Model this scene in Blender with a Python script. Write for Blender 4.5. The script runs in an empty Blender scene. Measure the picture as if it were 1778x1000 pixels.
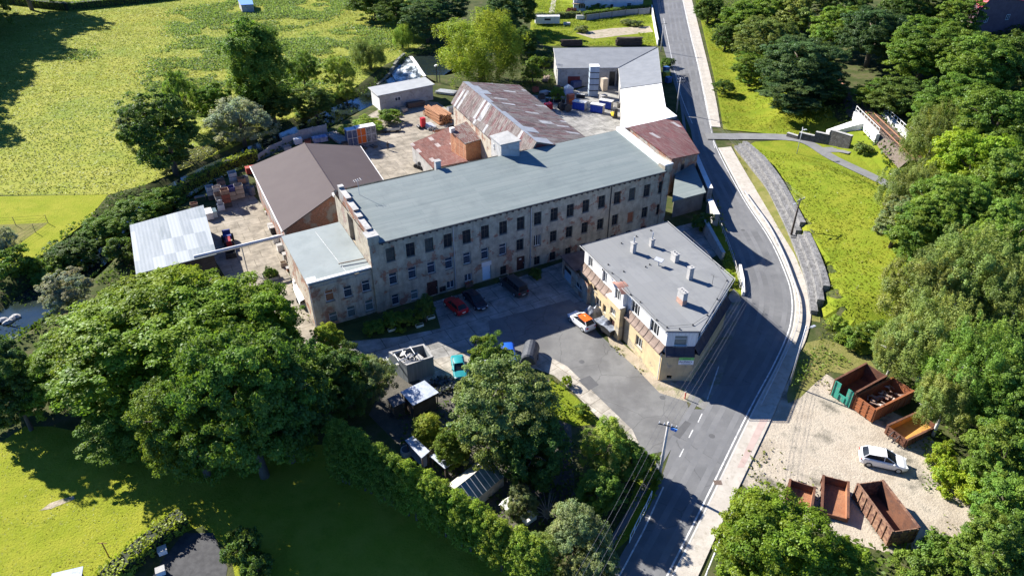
import bpy, bmesh, math, random
import numpy as np
from mathutils import Vector, Matrix
R = math.radians
rng = np.random.default_rng(7)
random.seed(7)
SC = bpy.context.scene
COL = SC.collection
# ------------------------------------------------------------------ camera
CF, CT, CH = 1220.0, R(33.4), 55.0          # focal length in photo pixels, tilt below horizontal, height
cam = bpy.data.cameras.new('camera'); cam.sensor_width = 36; cam.lens = CF/1778*36
cam.clip_start = 1; cam.clip_end = 3000
camo = bpy.data.objects.new('camera', cam); COL.objects.link(camo)
camo.location = (0, 0, CH); camo.rotation_euler = (R(90)-CT, 0, 0)
SC.camera = camo
# ------------------------------------------------------------------ light
SUN_EL, SUN_AZ = R(33), math.atan2(-.809, .588)   # sun stands beyond the scene to the left
w = bpy.data.worlds.new('World'); SC.world = w; w.use_nodes = True
nt = w.node_tree; bgn = nt.nodes['Background']
sky = nt.nodes.new('ShaderNodeTexSky'); sky.sky_type = 'NISHITA'; sky.sun_disc = False
sky.sun_elevation = SUN_EL; sky.sun_rotation = SUN_AZ
sky.air_density = .55; sky.dust_density = 0.1; sky.ozone_density = 6
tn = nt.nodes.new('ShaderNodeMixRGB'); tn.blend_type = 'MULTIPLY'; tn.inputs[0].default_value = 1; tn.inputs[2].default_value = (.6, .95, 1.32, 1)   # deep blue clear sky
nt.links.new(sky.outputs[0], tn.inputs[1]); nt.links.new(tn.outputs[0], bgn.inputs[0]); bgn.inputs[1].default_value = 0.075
sl = bpy.data.lights.new('sun', 'SUN'); sl.energy = 5.0; sl.angle = R(0.5); sl.color = (1, .955, .88)
so = bpy.data.objects.new('sun', sl); COL.objects.link(so)
sd = Vector((math.sin(SUN_AZ)*math.cos(SUN_EL), math.cos(SUN_AZ)*math.cos(SUN_EL), math.sin(SUN_EL)))
so.rotation_euler = sd.to_track_quat('Z', 'Y').to_euler(); so.location = sd*300
vs = SC.view_settings; vs.view_transform = 'Standard'; vs.look = 'None'; vs.gamma = 1; vs.use_curve_mapping = False
vs.exposure = 1.45
SC.cycles.max_bounces = 6; SC.cycles.transparent_max_bounces = 4
# ------------------------------------------------------------------ geometry of the place: pixels of the survey photo -> ground metres
c_, s_ = math.cos(CT), math.sin(CT)
def ray(px, py):
    u, v = (px-889)/CF, (py-500)/CF
    return np.array([u, c_-v*s_, -s_-v*c_])
def P(px, py, z=0.0):
    d = ray(px, py); t = (z-CH)/d[2]
    return (d[0]*t, d[1]*t)
def depth(x, y, z): return y*c_-(z-CH)*s_
def PL(pts, z=0.0): return [P(a, b, z) for a, b in pts]
def sstep(a, b, x):
    t = np.clip((x-a)/(b-a), 0, 1); return t*t*(3-2*t)
def pldist(X, Y, pl):
    X = np.asarray(X, float); Y = np.asarray(Y, float); best = np.full(X.shape, 1e9)
    for (ax, ay), (bx, by) in zip(pl[:-1], pl[1:]):
        dx, dy = bx-ax, by-ay; L = dx*dx+dy*dy+1e-9
        t = np.clip(((X-ax)*dx+(Y-ay)*dy)/L, 0, 1)
        best = np.minimum(best, np.hypot(X-ax-t*dx, Y-ay-t*dy))
    return best
STREAM = [(-90,44)]+[P(a,b,-1) for a,b in [(-60,600),(20,560),(75,515),(130,470),(200,405),(290,345),(350,308),(420,275),(480,248),(540,222),(600,190),(645,170),(690,140),(728,112),(790,98),(860,92)]]
GABL = PL([(1275,255),(1330,320),(1372,415),(1400,470),(1412,545)])
POND = PL([(738,108),(765,124),(800,104)], -.5)
PATHC = PL([(1225,238),(1300,240),(1390,250)])+[P(1450,275,1.0),P(1520,300,2.0),P(1600,330,3.0)]
EX = np.array([62,60,48,40.6,43.5,44.2,46.5,45.5,50,53,60,66,70,90]); EY = np.array([0,40,66,77,88,97.5,118,136,150,170,220,280,330,600])
def T(X, Y):
    """height of the terrain"""
    X = np.asarray(X, float); Y = np.asarray(Y, float)
    ex = np.interp(Y, EY, EX); d = X-ex
    fy = sstep(66, 80, Y)
    pd = pldist(X, Y, PATHC)
    south = (Y < 138)
    gz = sstep(130, 112, Y)
    hs = 2.0*sstep(1.0, 2.6, d)*gz + 0.14*np.maximum(0, d-2.6)
    hn = 4.5*sstep(2, 24, np.minimum(pd, d*1.2)) + 0.10*np.maximum(0, d-24)
    b = np.clip(fy*np.where(d > 0, np.where(south, hs, hn), 0), 0, 15)
    ph = 0.055*np.clip(X-46, 0, 60)
    f = sstep(2.6, 9, pd)
    b = np.where(d > 0, b*f + ph*(1-f), b)
    sdist = pldist(X, Y, STREAM)
    return b - 1.9*np.maximum(sstep(6.0, 2.6, sdist), sstep(5.5, 3.5, pldist(X, Y, POND)))*(X < 10)
def G(px, py, dz=0.0):
    z = 0.0
    for _ in range(40):
        x, y = P(px, py, z+dz); z2 = float(T(x, y)); z = z+.5*(z2-z)
    x, y = P(px, py, z+dz)
    return (x, y, float(T(x, y)))
def PG(pts): return [G(a, b)[:2] for a, b in pts]
# ------------------------------------------------------------------ materials
MATS = {}
def nd(nt, t, **k):
    n = nt.nodes.new('ShaderNode'+t)
    for a, b in k.items(): setattr(n, a, b)
    return n
def lin(c): return (c[0], c[1], c[2], 1)
def M(name, c1, c2=None, sc=1.0, rough=.8, metal=0, bump=0, lo=.38, hi=.62, geo=False, st=(1,1,1), rot=0, spec=.3, c3=None, sc3=None, wave=None, detail=5, bsc=None, lo3=.5, hi3=.7, cracks=None):
    """noise-mixed principled material; wave=(axis,period,strength) adds corrugation"""
    if name in MATS: return MATS[name]
    m = bpy.data.materials.new(name); m.use_nodes = True; nt = m.node_tree; L = nt.links.new
    p = nt.nodes['Principled BSDF']; p.inputs['Roughness'].default_value = rough; p.inputs['Metallic'].default_value = metal
    p.inputs['Specular IOR Level'].default_value = spec
    if geo: src = nd(nt, 'NewGeometry').outputs['Position']
    else: src = nd(nt, 'TexCoord').outputs['Object']
    mp = nd(nt, 'Mapping'); mp.inputs['Scale'].default_value = st; mp.inputs['Rotation'].default_value = (0, 0, rot); L(src, mp.inputs[0])
    vec = mp.outputs[0]
    p.inputs['Base Color'].default_value = lin(c1)
    hgt = None
    def ramp(vec, scale, lo, hi, det=detail):
        n = nd(nt, 'TexNoise'); n.inputs['Scale'].default_value = scale; n.inputs['Detail'].default_value = det; n.inputs['Roughness'].default_value = .65
        L(vec, n.inputs['Vector']); r = nd(nt, 'MapRange'); r.inputs[1].default_value = lo; r.inputs[2].default_value = hi
        L(n.outputs['Fac'], r.inputs[0]); return r.outputs[0], n.outputs['Fac']
    if c2 is not None:
        f, hgt = ramp(vec, sc, lo, hi)
        mx = nd(nt, 'MixRGB'); mx.inputs[1].default_value = lin(c1); mx.inputs[2].default_value = lin(c2); L(f, mx.inputs[0]); out = mx.outputs[0]
        if c3 is not None:
            f3, _ = ramp(vec, sc3 or sc*3.7, lo3, hi3)
            m3 = nd(nt, 'MixRGB'); m3.inputs[2].default_value = lin(c3); L(f3, m3.inputs[0]); L(out, m3.inputs[1]); out = m3.outputs[0]
        L(out, p.inputs['Base Color'])
    if bump or wave:
        h = None
        if bump:
            _, h = ramp(vec, bsc or sc*6, 0, 1, 6)
        if wave:
            wv = nd(nt, 'TexWave', wave_type='BANDS', bands_direction=wave[0]); wv.inputs['Scale'].default_value = 1/wave[1]*0.5/1.0*0.6283
            L(vec, wv.inputs['Vector'])
            if h is not None:
                a = nd(nt, 'Math', operation='MULTIPLY_ADD'); L(wv.outputs['Fac'], a.inputs[0]); a.inputs[1].default_value = wave[2]; L(h, a.inputs[2]); h = a.outputs[0]
            else: h = wv.outputs['Fac']
        bp = nd(nt, 'Bump'); bp.inputs['Strength'].default_value = min(1, bump or .6); bp.inputs['Distance'].default_value = .12
        L(h, bp.inputs['Height']); L(bp.outputs[0], p.inputs['Normal'])
    if cracks:
        vo = nd(nt, 'TexVoronoi', feature='DISTANCE_TO_EDGE'); vo.inputs['Scale'].default_value = cracks[0]
        wn = nd(nt, 'TexNoise'); wn.inputs['Scale'].default_value = cracks[0]*4; wn.inputs['Detail'].default_value = 4; L(vec, wn.inputs['Vector'])
        ad = nd(nt, 'MixRGB', blend_type='ADD'); ad.inputs[0].default_value = 1.2; L(vec, ad.inputs[1]); L(wn.outputs['Color'], ad.inputs[2]); L(ad.outputs[0], vo.inputs['Vector'])
        r = nd(nt, 'MapRange'); r.inputs[1].default_value = 0; r.inputs[2].default_value = cracks[1]; r.inputs[3].default_value = cracks[2]; r.inputs[4].default_value = 0; L(vo.outputs['Distance'], r.inputs[0])
        mk = nd(nt, 'MixRGB'); mk.inputs[2].default_value = lin([c*.45 for c in c1]); L(r.outputs[0], mk.inputs[0]); L(out, mk.inputs[1]); L(mk.outputs[0], p.inputs['Base Color'])
    MATS[name] = m; return m
def Msheet(name, cols, sx, sy, rot=0, rough=.75, geo=False, corr=None, streak=None, joints=None, stain=None):
    """roof of separate sheets: each sheet one colour of its own, streaked along its length (y)"""
    m = bpy.data.materials.new(name); m.use_nodes = True; nt = m.node_tree; L = nt.links.new
    p = nt.nodes['Principled BSDF']; p.inputs['Roughness'].default_value = rough; p.inputs['Specular IOR Level'].default_value = .25
    tc = nd(nt, 'TexCoord'); mp = nd(nt, 'Mapping'); mp.inputs['Rotation'].default_value = (0, 0, rot); L(tc.outputs['Object'], mp.inputs[0])
    sn = nd(nt, 'VectorMath', operation='SNAP'); sn.inputs[1].default_value = (sx, sy, 1000); L(mp.outputs[0], sn.inputs[0])
    wn = nd(nt, 'TexWhiteNoise', noise_dimensions='3D'); L(sn.outputs[0], wn.inputs['Vector'])
    cr = nd(nt, 'ValToRGB'); cr.color_ramp.interpolation = 'CONSTANT'
    while len(cr.color_ramp.elements) < len(cols): cr.color_ramp.elements.new(.5)
    for e, (pos, c) in zip(cr.color_ramp.elements, cols): e.position = pos; e.color = lin(c)
    L(wn.outputs['Value'], cr.inputs[0]); out = cr.outputs[0]
    if streak:
        m2 = nd(nt, 'Mapping'); m2.inputs['Scale'].default_value = streak[1]; L(mp.outputs[0], m2.inputs[0])
        n = nd(nt, 'TexNoise'); n.inputs['Scale'].default_value = 1; n.inputs['Detail'].default_value = 6; n.inputs['Roughness'].default_value = .7; L(m2.outputs[0], n.inputs['Vector'])
        r = nd(nt, 'MapRange'); r.inputs[1].default_value = .45; r.inputs[2].default_value = .6; L(n.outputs['Fac'], r.inputs[0])
        f = nd(nt, 'Math', operation='MULTIPLY'); f.inputs[1].default_value = streak[2]; L(r.outputs[0], f.inputs[0])
        mx = nd(nt, 'MixRGB'); mx.inputs[2].default_value = lin(streak[0]); L(f.outputs[0], mx.inputs[0]); L(out, mx.inputs[1]); out = mx.outputs[0]
    if stain:
        n = nd(nt, 'TexNoise'); n.inputs['Scale'].default_value = stain[1]; n.inputs['Detail'].default_value = 7; n.inputs['Roughness'].default_value = .7; L(mp.outputs[0], n.inputs['Vector'])
        r = nd(nt, 'MapRange'); r.inputs[1].default_value = .5; r.inputs[2].default_value = .68; r.inputs[4].default_value = stain[2]; L(n.outputs['Fac'], r.inputs[0])
        mx = nd(nt, 'MixRGB'); mx.inputs[2].default_value = lin(stain[0]); L(r.outputs[0], mx.inputs[0]); L(out, mx.inputs[1]); out = mx.outputs[0]
    if joints:
        b = nd(nt, 'TexBrick'); b.offset = .37; b.inputs['Scale'].default_value = 1; b.inputs['Brick Width'].default_value = joints[0]; b.inputs['Row Height'].default_value = joints[1]; b.inputs['Mortar Size'].default_value = joints[2]; b.inputs['Mortar Smooth'].default_value = .6; L(mp.outputs[0], b.inputs['Vector'])
        f = nd(nt, 'Math', operation='MULTIPLY'); f.inputs[1].default_value = joints[4]; L(b.outputs['Fac'], f.inputs[0])
        mx = nd(nt, 'MixRGB'); mx.inputs[2].default_value = lin(joints[3]); L(f.outputs[0], mx.inputs[0]); L(out, mx.inputs[1]); out = mx.outputs[0]
    L(out, p.inputs['Base Color'])
    if corr:
        wv = nd(nt, 'TexWave', wave_type='BANDS', bands_direction=corr[0]); wv.inputs['Scale'].default_value = .314/corr[1]; L(mp.outputs[0], wv.inputs['Vector'])
        bp = nd(nt, 'Bump'); bp.inputs['Strength'].default_value = corr[2]; bp.inputs['Distance'].default_value = .1; L(wv.outputs['Fac'], bp.inputs['Height']); L(bp.outputs[0], p.inputs['Normal'])
    MATS[name] = m; return m
def Mplaster(name, plaster, plaster2, brick, mortar, lo, hi, damp=(.16,.15,.13)):
    """old render with brick showing where it has come off"""
    m = bpy.data.materials.new(name); m.use_nodes = True; nt = m.node_tree; L = nt.links.new
    p = nt.nodes['Principled BSDF']; p.inputs['Roughness'].default_value = .9; p.inputs['Specular IOR Level'].default_value = .15
    tc = nd(nt, 'TexCoord')
    def noise(sc, lo, hi, st=(1,1,1), det=6):
        mp = nd(nt, 'Mapping'); mp.inputs['Scale'].default_value = st; L(tc.outputs['Object'], mp.inputs[0])
        n = nd(nt, 'TexNoise'); n.inputs['Scale'].default_value = sc; n.inputs['Detail'].default_value = det; n.inputs['Roughness'].default_value = .68; L(mp.outputs[0], n.inputs['Vector'])
        r = nd(nt, 'MapRange'); r.inputs[1].default_value = lo; r.inputs[2].default_value = hi; L(n.outputs['Fac'], r.inputs[0]); return r.outputs[0]
    a = nd(nt, 'MixRGB'); a.inputs[1].default_value = lin(plaster); a.inputs[2].default_value = lin(plaster2); L(noise(.9, .38, .62), a.inputs[0])
    s = nd(nt, 'MixRGB'); s.inputs[2].default_value = lin(damp); L(a.outputs[0], s.inputs[1])
    fs = nd(nt, 'Math', operation='MULTIPLY'); fs.inputs[1].default_value = .55; L(noise(1.0, .5, .68, (1.6, 1.6, .22)), fs.inputs[0]); L(fs.outputs[0], s.inputs[0])
    mpb = nd(nt, 'Mapping'); mpb.inputs['Rotation'].default_value = (R(90), 0, 0); L(tc.outputs['Object'], mpb.inputs[0])
    br = nd(nt, 'TexBrick'); br.inputs['Scale'].default_value = 2.2; br.inputs['Color1'].default_value = lin(brick); br.inputs['Color2'].default_value = lin([x*.6 for x in brick]); br.inputs['Mortar'].default_value = lin(mortar); L(mpb.outputs[0], br.inputs['Vector'])
    f = noise(.42, lo, hi, (1, 1, 1.1), 8)
    x = nd(nt, 'MixRGB'); L(s.outputs[0], x.inputs[1]); L(br.outputs[0], x.inputs[2]); L(f, x.inputs[0]); L(x.outputs[0], p.inputs['Base Color'])
    bp = nd(nt, 'Bump'); bp.inputs['Strength'].default_value = .7; bp.inputs['Distance'].default_value = .05; bp.invert = True; L(f, bp.inputs['Height']); L(bp.outputs[0], p.inputs['Normal'])
    MATS[name] = m; return m
def Mleaf(name, trans=.4):
    m = bpy.data.materials.new(name); m.use_nodes = True; nt = m.node_tree; L = nt.links.new
    nt.nodes.remove(nt.nodes['Principled BSDF']); out = nt.nodes['Material Output']
    oi = nd(nt, 'ObjectInfo'); at = nd(nt, 'Attribute', attribute_name='tint')
    mu = nd(nt, 'MixRGB', blend_type='MULTIPLY'); mu.inputs[0].default_value = 1; L(oi.outputs['Color'], mu.inputs[1]); L(at.outputs['Color'], mu.inputs[2])
    df = nd(nt, 'BsdfDiffuse'); L(mu.outputs[0], df.inputs[0])
    tr = nd(nt, 'BsdfTranslucent'); hs = nd(nt, 'MixRGB', blend_type='MULTIPLY'); hs.inputs[0].default_value = 1; hs.inputs[2].default_value = (1.2, 1.25, .6, 1); L(mu.outputs[0], hs.inputs[1]); L(hs.outputs[0], tr.inputs[0])
    gl = nd(nt, 'BsdfGlossy'); gl.inputs['Roughness'].default_value = .45; gl.inputs[0].default_value = (.9, .95, 1, 1)
    a = nd(nt, 'MixShader'); a.inputs[0].default_value = trans; L(df.outputs[0], a.inputs[1]); L(tr.outputs[0], a.inputs[2])
    b = nd(nt, 'MixShader'); b.inputs[0].default_value = .01; L(a.outputs[0], b.inputs[1]); L(gl.outputs[0], b.inputs[2])
    L(b.outputs[0], out.inputs[0]); MATS[name] = m; return m
# ------------------------------------------------------------------ mesh builder
class MB:
    def __init__(s): s.v = []; s.f = []; s.m = []; s.cur = 0
    def add(s, vs, fs):
        o = len(s.v); s.v += [tuple(map(float, v)) for v in vs]
        for f in fs: s.f.append([i+o for i in f]); s.m.append(s.cur)
        return s
    def mat(s, i): s.cur = i; return s
    def box(s, x0, x1, y0, y1, z0, z1):
        return s.add([(x0,y0,z0),(x1,y0,z0),(x1,y1,z0),(x0,y1,z0),(x0,y0,z1),(x1,y0,z1),(x1,y1,z1),(x0,y1,z1)],
                     [(3,2,1,0),(4,5,6,7),(0,1,5,4),(1,2,6,5),(2,3,7,6),(3,0,4,7)])
    def cbox(s, c, d, rz=0, rx=0, ry=0):
        x, y, z = [q/2 for q in d]; m = Matrix.Translation(Vector(c)) @ Matrix.Rotation(rz,4,'Z') @ Matrix.Rotation(ry,4,'Y') @ Matrix.Rotation(rx,4,'X')
        vs = [m @ Vector(p) for p in [(-x,-y,-z),(x,-y,-z),(x,y,-z),(-x,y,-z),(-x,-y,z),(x,-y,z),(x,y,z),(-x,y,z)]]
        return s.add(vs, [(3,2,1,0),(4,5,6,7),(0,1,5,4),(1,2,6,5),(2,3,7,6),(3,0,4,7)])
    def prism(s, poly, z0, z1, top=True, bot=True):
        n = len(poly); z0 = z0 if hasattr(z0,'__len__') else [z0]*n; z1 = z1 if hasattr(z1,'__len__') else [z1]*n
        vs = [(p[0],p[1],z) for p, z in zip(poly, z0)]+[(p[0],p[1],z) for p, z in zip(poly, z1)]
        fs = [(i,(i+1)%n,n+(i+1)%n,n+i) for i in range(n)]
        if top: fs.append(tuple(range(n,2*n)))
        if bot: fs.append(tuple(range(n-1,-1,-1)))
        return s.add(vs, fs)
    def gslab(s, pts, t, k=6):
        a, b, c, d = [Vector(p) for p in pts]; o = []
        for i in range(k+1):
            for j in range(k+1): o.append(a.lerp(b, i/k).lerp(d.lerp(c, i/k), j/k))
        s.add(o, [(i*(k+1)+j,i*(k+1)+j+1,(i+1)*(k+1)+j+1,(i+1)*(k+1)+j) for i in range(k) for j in range(k)])
        dn = Vector((0,0,t)); return s.add([a,b,c,d,a-dn,b-dn,c-dn,d-dn],[(4,5,6,7),(0,4,5,1),(1,5,6,2),(2,6,7,3),(3,7,4,0)])
    def slab(s, pts, t):
        n = len(pts); return s.add(list(pts)+[(p[0],p[1],p[2]-t) for p in pts], [tuple(range(n)), tuple(range(2*n-1,n-1,-1))]+[(i,n+i,n+(i+1)%n,(i+1)%n) for i in range(n)])
    def tube(s, pts, r, n=6, cap=True):
        if not hasattr(r,'__len__'): r = [r]*len(pts)
        pts = [Vector(p) for p in pts]; o = len(s.v); vs = []
        for i, p in enumerate(pts):
            d = (pts[min(i+1,len(pts)-1)]-pts[max(i-1,0)]).normalized()
            a = d.cross(Vector((0,0,1)));
            if a.length < 1e-3: a = Vector((1,0,0))
            a.normalize(); b = d.cross(a)
            for k in range(n):
                t = 2*math.pi*k/n; vs.append(p+(a*math.cos(t)+b*math.sin(t))*r[i])
        fs = [(i*n+k, i*n+(k+1)%n, (i+1)*n+(k+1)%n, (i+1)*n+k) for i in range(len(pts)-1) for k in range(n)]
        if cap: fs += [tuple(range(n-1,-1,-1)), tuple((len(pts)-1)*n+k for k in range(n))]
        return s.add(vs, fs)
    def build(s, name, mats, parent=None, recalc=True, smooth=False):
        me = bpy.data.meshes.new(name); me.from_pydata(s.v, [], s.f)
        for m in (mats if isinstance(mats,(list,tuple)) else [mats]): me.materials.append(m)
        if len(me.polygons): me.polygons.foreach_set('material_index', s.m)
        if recalc:
            bm = bmesh.new(); bm.from_mesh(me); bmesh.ops.recalc_face_normals(bm, faces=bm.faces); bm.to_mesh(me); bm.free()
        if smooth:
            for p in me.polygons: p.use_smooth = True
        return link(name, me, parent)
def link(name, data, parent=None):
    o = bpy.data.objects.new(name, data); COL.objects.link(o)
    if parent is not None: o.parent = parent
    return o
def tag(o, label, cat, group=None):
    o['label'] = label; o['category'] = cat
    if group: o['group'] = group
    return o
def struct(o, kind='structure'): o['kind'] = kind; return o
def thing(name, label, cat, loc=(0,0,0), rz=0, group=None):
    o = link(name, None); o.location = loc if len(loc) == 3 else (loc[0], loc[1], 0); o.rotation_euler = (0,0,rz)
    return tag(o, label, cat, group)
def dup(o, parent=None):
    c = o.copy(); COL.objects.link(c)
    if parent is not None: c.parent = parent
    for ch in list(o.children): dup(ch, c)
    return c
def local(pts, loc, rz):
    c, s = math.cos(-rz), math.sin(-rz); out = []
    for p in pts:
        x, y = p[0]-loc[0], p[1]-loc[1]; q = (x*c-y*s, x*s+y*c); out.append(q+tuple(p[2:]))
    return out
def facade(mb, A, B, z0, z1, ops, depth=.25):
    """wall from A to B (outside on the right-hand side) with real recessed openings ops=[(s,z,w,h)] (s,z = lower middle)"""
    L = math.hypot(B[0]-A[0], B[1]-A[1]); ux, uy = (B[0]-A[0])/L, (B[1]-A[1])/L; nx, ny = uy, -ux
    S = sorted({0, L, *[o[0]-o[2]/2 for o in ops], *[o[0]+o[2]/2 for o in ops]}); Z = sorted({z0, z1, *[o[1] for o in ops], *[o[1]+o[3] for o in ops]})
    S = [q for q in S if -1e-6 <= q <= L+1e-6]; Z = [q for q in Z if z0-1e-6 <= q <= z1+1e-6]
    pt = lambda s, z, d=0: (A[0]+ux*s-nx*d, A[1]+uy*s-ny*d, z)
    for z_a, z_b in zip(Z[:-1], Z[1:]):
        run = None
        for a, b in zip(S[:-1], S[1:]):
            cx, cz = (a+b)/2, (z_a+z_b)/2
            if any(abs(cx-o[0]) < o[2]/2 and o[1] < cz < o[1]+o[3] for o in ops):
                if run: mb.add([pt(run[0],z_a),pt(run[1],z_a),pt(run[1],z_b),pt(run[0],z_b)], [(0,1,2,3)]); run = None
            else: run = (run[0] if run else a, b)
        if run: mb.add([pt(run[0],z_a),pt(run[1],z_a),pt(run[1],z_b),pt(run[0],z_b)], [(0,1,2,3)])
    for s0, z, w_, h in ops:
        a, b = s0-w_/2, s0+w_/2; t = z+h
        for q in ([(a,z),(b,z)], [(b,z),(b,t)], [(b,t),(a,t)], [(a,t),(a,z)]):
            mb.add([pt(*q[0]), pt(*q[0],depth), pt(*q[1],depth), pt(*q[1])], [(0,1,2,3)])
WIN = {}
def window(parent, A, B, s, z, w_, h, kind, depth=.2, name='window'):
    """pane > frame, sill ; built once per kind and size, then copied"""
    L = math.hypot(B[0]-A[0], B[1]-A[1]); ux, uy = (B[0]-A[0])/L, (B[1]-A[1])/L
    w_, h = round(w_,2), round(h,2); k = (kind, w_, h)
    if k not in WIN:
        glass, frm, bars = KIND[kind]
        p = MB(); p.box(-w_/2, w_/2, -.01, .03, 0, h); pm = p.build(name, glass)
        fr = None; t = .07
        if frm:
            f = MB()
            for q in ((-w_/2,-w_/2+t,0,h),(w_/2-t,w_/2,0,h),(-w_/2+t,w_/2-t,0,t),(-w_/2+t,w_/2-t,h-t,h)): f.box(q[0],q[1],-.05,-.012,q[2],q[3])
            for bx in bars[0]: f.box(bx*w_-t/2, bx*w_+t/2, -.045, -.012, t, h-t)
            for bz in bars[1]: f.box(-w_/2+t, w_/2-t, -.04, -.013, bz*h-t/2, bz*h+t/2)
            fr = f.build('frame', frm, pm)
        sl_ = MB(); sl_.box(-w_/2-.08, w_/2+.08, -depth-.09, -.055, -.09, -.003); si = sl_.build('sill', MATS['stone_dark'], pm)
        WIN[k] = pm; o = pm; o.parent = parent
    else: o = dup(WIN[k], parent)
    o.location = (A[0]+ux*s-uy*depth, A[1]+uy*s+ux*depth, z); o.rotation_euler = (0,0,math.atan2(uy,ux))
    return o
def onwall(px, py, A, B):
    """where the sight line meets the vertical wall A-B: (distance along, height)"""
    d = ray(px, py); ux, uy = B[0]-A[0], B[1]-A[1]; L = math.hypot(ux, uy); ux /= L; uy /= L
    nx, ny = uy, -ux; t = (A[0]*nx+A[1]*ny)/(d[0]*nx+d[1]*ny); x, y = d[0]*t-A[0], d[1]*t-A[1]
    return x*ux+y*uy, CH+d[2]*t
def text(s, size, mat, parent, loc, rot, name='lettering', ext=.004):
    c = bpy.data.curves.new('t', 'FONT'); c.body = s; c.size = size; c.extrude = ext; c.align_x = 'CENTER'
    o = bpy.data.objects.new('t', c); COL.objects.link(o); bpy.context.view_layer.update()
    me = bpy.data.meshes.new_from_object(o.evaluated_get(bpy.context.evaluated_depsgraph_get())); bpy.data.objects.remove(o)
    me.materials.clear(); me.materials.append(mat); q = link(name, me, parent); q.location = loc; q.rotation_euler = rot; return q
def patch(name, poly, mat, dz, res=None, drape=True, kind='structure'):
    """a sheet laid on the terrain; poly in world metres"""
    bm = bmesh.new(); vs = [bm.verts.new((x, y, 0)) for x, y in poly]; f = bm.faces.new(vs)
    if res:
        xs = [p[0] for p in poly]; ys = [p[1] for p in poly]
        bmesh.ops.triangulate(bm, faces=bm.faces[:])
        for ax, lo, hi in (((1,0,0),min(xs),max(xs)), ((0,1,0),min(ys),max(ys))):
            q = lo+res
            while q < hi:
                bmesh.ops.bisect_plane(bm, geom=bm.verts[:]+bm.edges[:]+bm.faces[:], plane_co=(q,q,0), plane_no=ax); q += res
    else: bmesh.ops.triangulate(bm, faces=bm.faces[:])
    co = np.array([v.co[:] for v in bm.verts]); z = T(co[:,0], co[:,1]) if drape else np.zeros(len(co))
    for v, h in zip(bm.verts, z): v.co.z = h+dz
    bmesh.ops.recalc_face_normals(bm, faces=bm.faces[:])
    if sum(f.normal.z for f in bm.faces) < 0: bmesh.ops.reverse_faces(bm, faces=bm.faces[:])
    me = bpy.data.meshes.new(name); bm.to_mesh(me); bm.free(); me.materials.append(mat)
    return struct(link(name, me), kind)
def offset(pl, d):
    out = []
    for i, p in enumerate(pl):
        a = pl[max(i-1,0)]; b = pl[min(i+1,len(pl)-1)]; dx, dy = b[0]-a[0], b[1]-a[1]; L = math.hypot(dx,dy)
        out.append((p[0]+dy/L*d, p[1]-dx/L*d))
    return out
def smooth(pl, n=6):
    out = []
    for i in range(len(pl)-1):
        p0 = pl[max(i-1,0)]; p1 = pl[i]; p2 = pl[i+1]; p3 = pl[min(i+2,len(pl)-1)]
        for k in range(n):
            t = k/n; out.append(tuple(.5*(2*b+(c-a)*t+(2*a-5*b+4*c-d)*t*t+(3*b-a-3*c+d)*t**3) for a,b,c,d in zip(p0,p1,p2,p3)))
    return out+[pl[-1]]
def strip(name, pl, w_, mat, dz, kind='structure'):
    a, b = offset(pl, w_/2), offset(pl, -w_/2); mb = MB(); n = len(pl)
    z = T(*np.array(pl).T)
    mb.add([(x,y,h+dz) for (x,y),h in zip(a,z)]+[(x,y,h+dz) for (x,y),h in zip(b,z)], [(i,i+1,n+i+1,n+i) for i in range(n-1)])
    o = mb.build(name, mat, recalc=False)
    if o.data.polygons[0].normal.z < 0: o.data.flip_normals()
    return struct(o, kind) if kind else o
# ------------------------------------------------------------------ ground
m_earth = M('earth', (.045,.06,.02), (.075,.085,.03), sc=.25, bump=.8, geo=True, c3=(.10,.085,.05), sc3=.5, rough=1, spec=.05, bsc=2)
m_meadow = M('meadow_grass', (.215,.245,.04), (.285,.285,.06), sc=.16, bump=1, geo=True, c3=(.17,.22,.04), sc3=.06, rough=1, spec=.05, bsc=1.6, st=(1,1,1), lo3=.5, hi3=.66)
m_lawn = M('lawn_grass', (.20,.232,.02), (.255,.26,.03), sc=.3, bump=1, geo=True, c3=(.175,.205,.018), sc3=.5, rough=1, spec=.05, bsc=4)
m_bank = M('bank_grass', (.142,.188,.016), (.19,.205,.022), sc=.25, bump=1, geo=True, c3=(.12,.16,.013), sc3=.3, rough=1, spec=.05, bsc=3)
m_dry = M('dry_grass', (.20,.18,.065), (.13,.14,.035), sc=.5, bump=.8, geo=True, rough=1, spec=.05, bsc=4)
m_asph = M('asphalt', (.135,.136,.138), (.16,.16,.16), sc=.5, bump=.25, geo=True, c3=(.115,.116,.118), sc3=.16, rough=.85, spec=.3, bsc=14, lo3=.42, hi3=.62, cracks=(.11,.006,.55))
m_asph2 = M('yard_asphalt', (.15,.148,.142), (.18,.178,.17), sc=.35, bump=.3, geo=True, c3=(.12,.118,.115), sc3=.2, rough=.9, spec=.25, bsc=10, lo3=.42, hi3=.6, cracks=(.16,.008,.6))
m_patchasph = M('patched_asphalt', (.085,.085,.088), (.10,.10,.1), sc=1.2, rough=.9, geo=True, bump=.2)
m_pave = M('pale_paving', (.38,.345,.295), (.45,.41,.355), sc=.5, bump=.3, geo=True, c3=(.31,.28,.23), sc3=1.7, rough=.9, spec=.2, bsc=8)
m_pink = M('pink_paving', (.36,.27,.235), (.41,.32,.28), sc=1, geo=True, rough=.9)
m_kerb = M('kerb_stone', (.42,.40,.37), (.50,.48,.44), sc=1.2, geo=True, rough=.9)
m_paint = M('white_paint', (.66,.66,.64), (.36,.36,.35), sc=1.6, geo=True, rough=.7)
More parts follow.
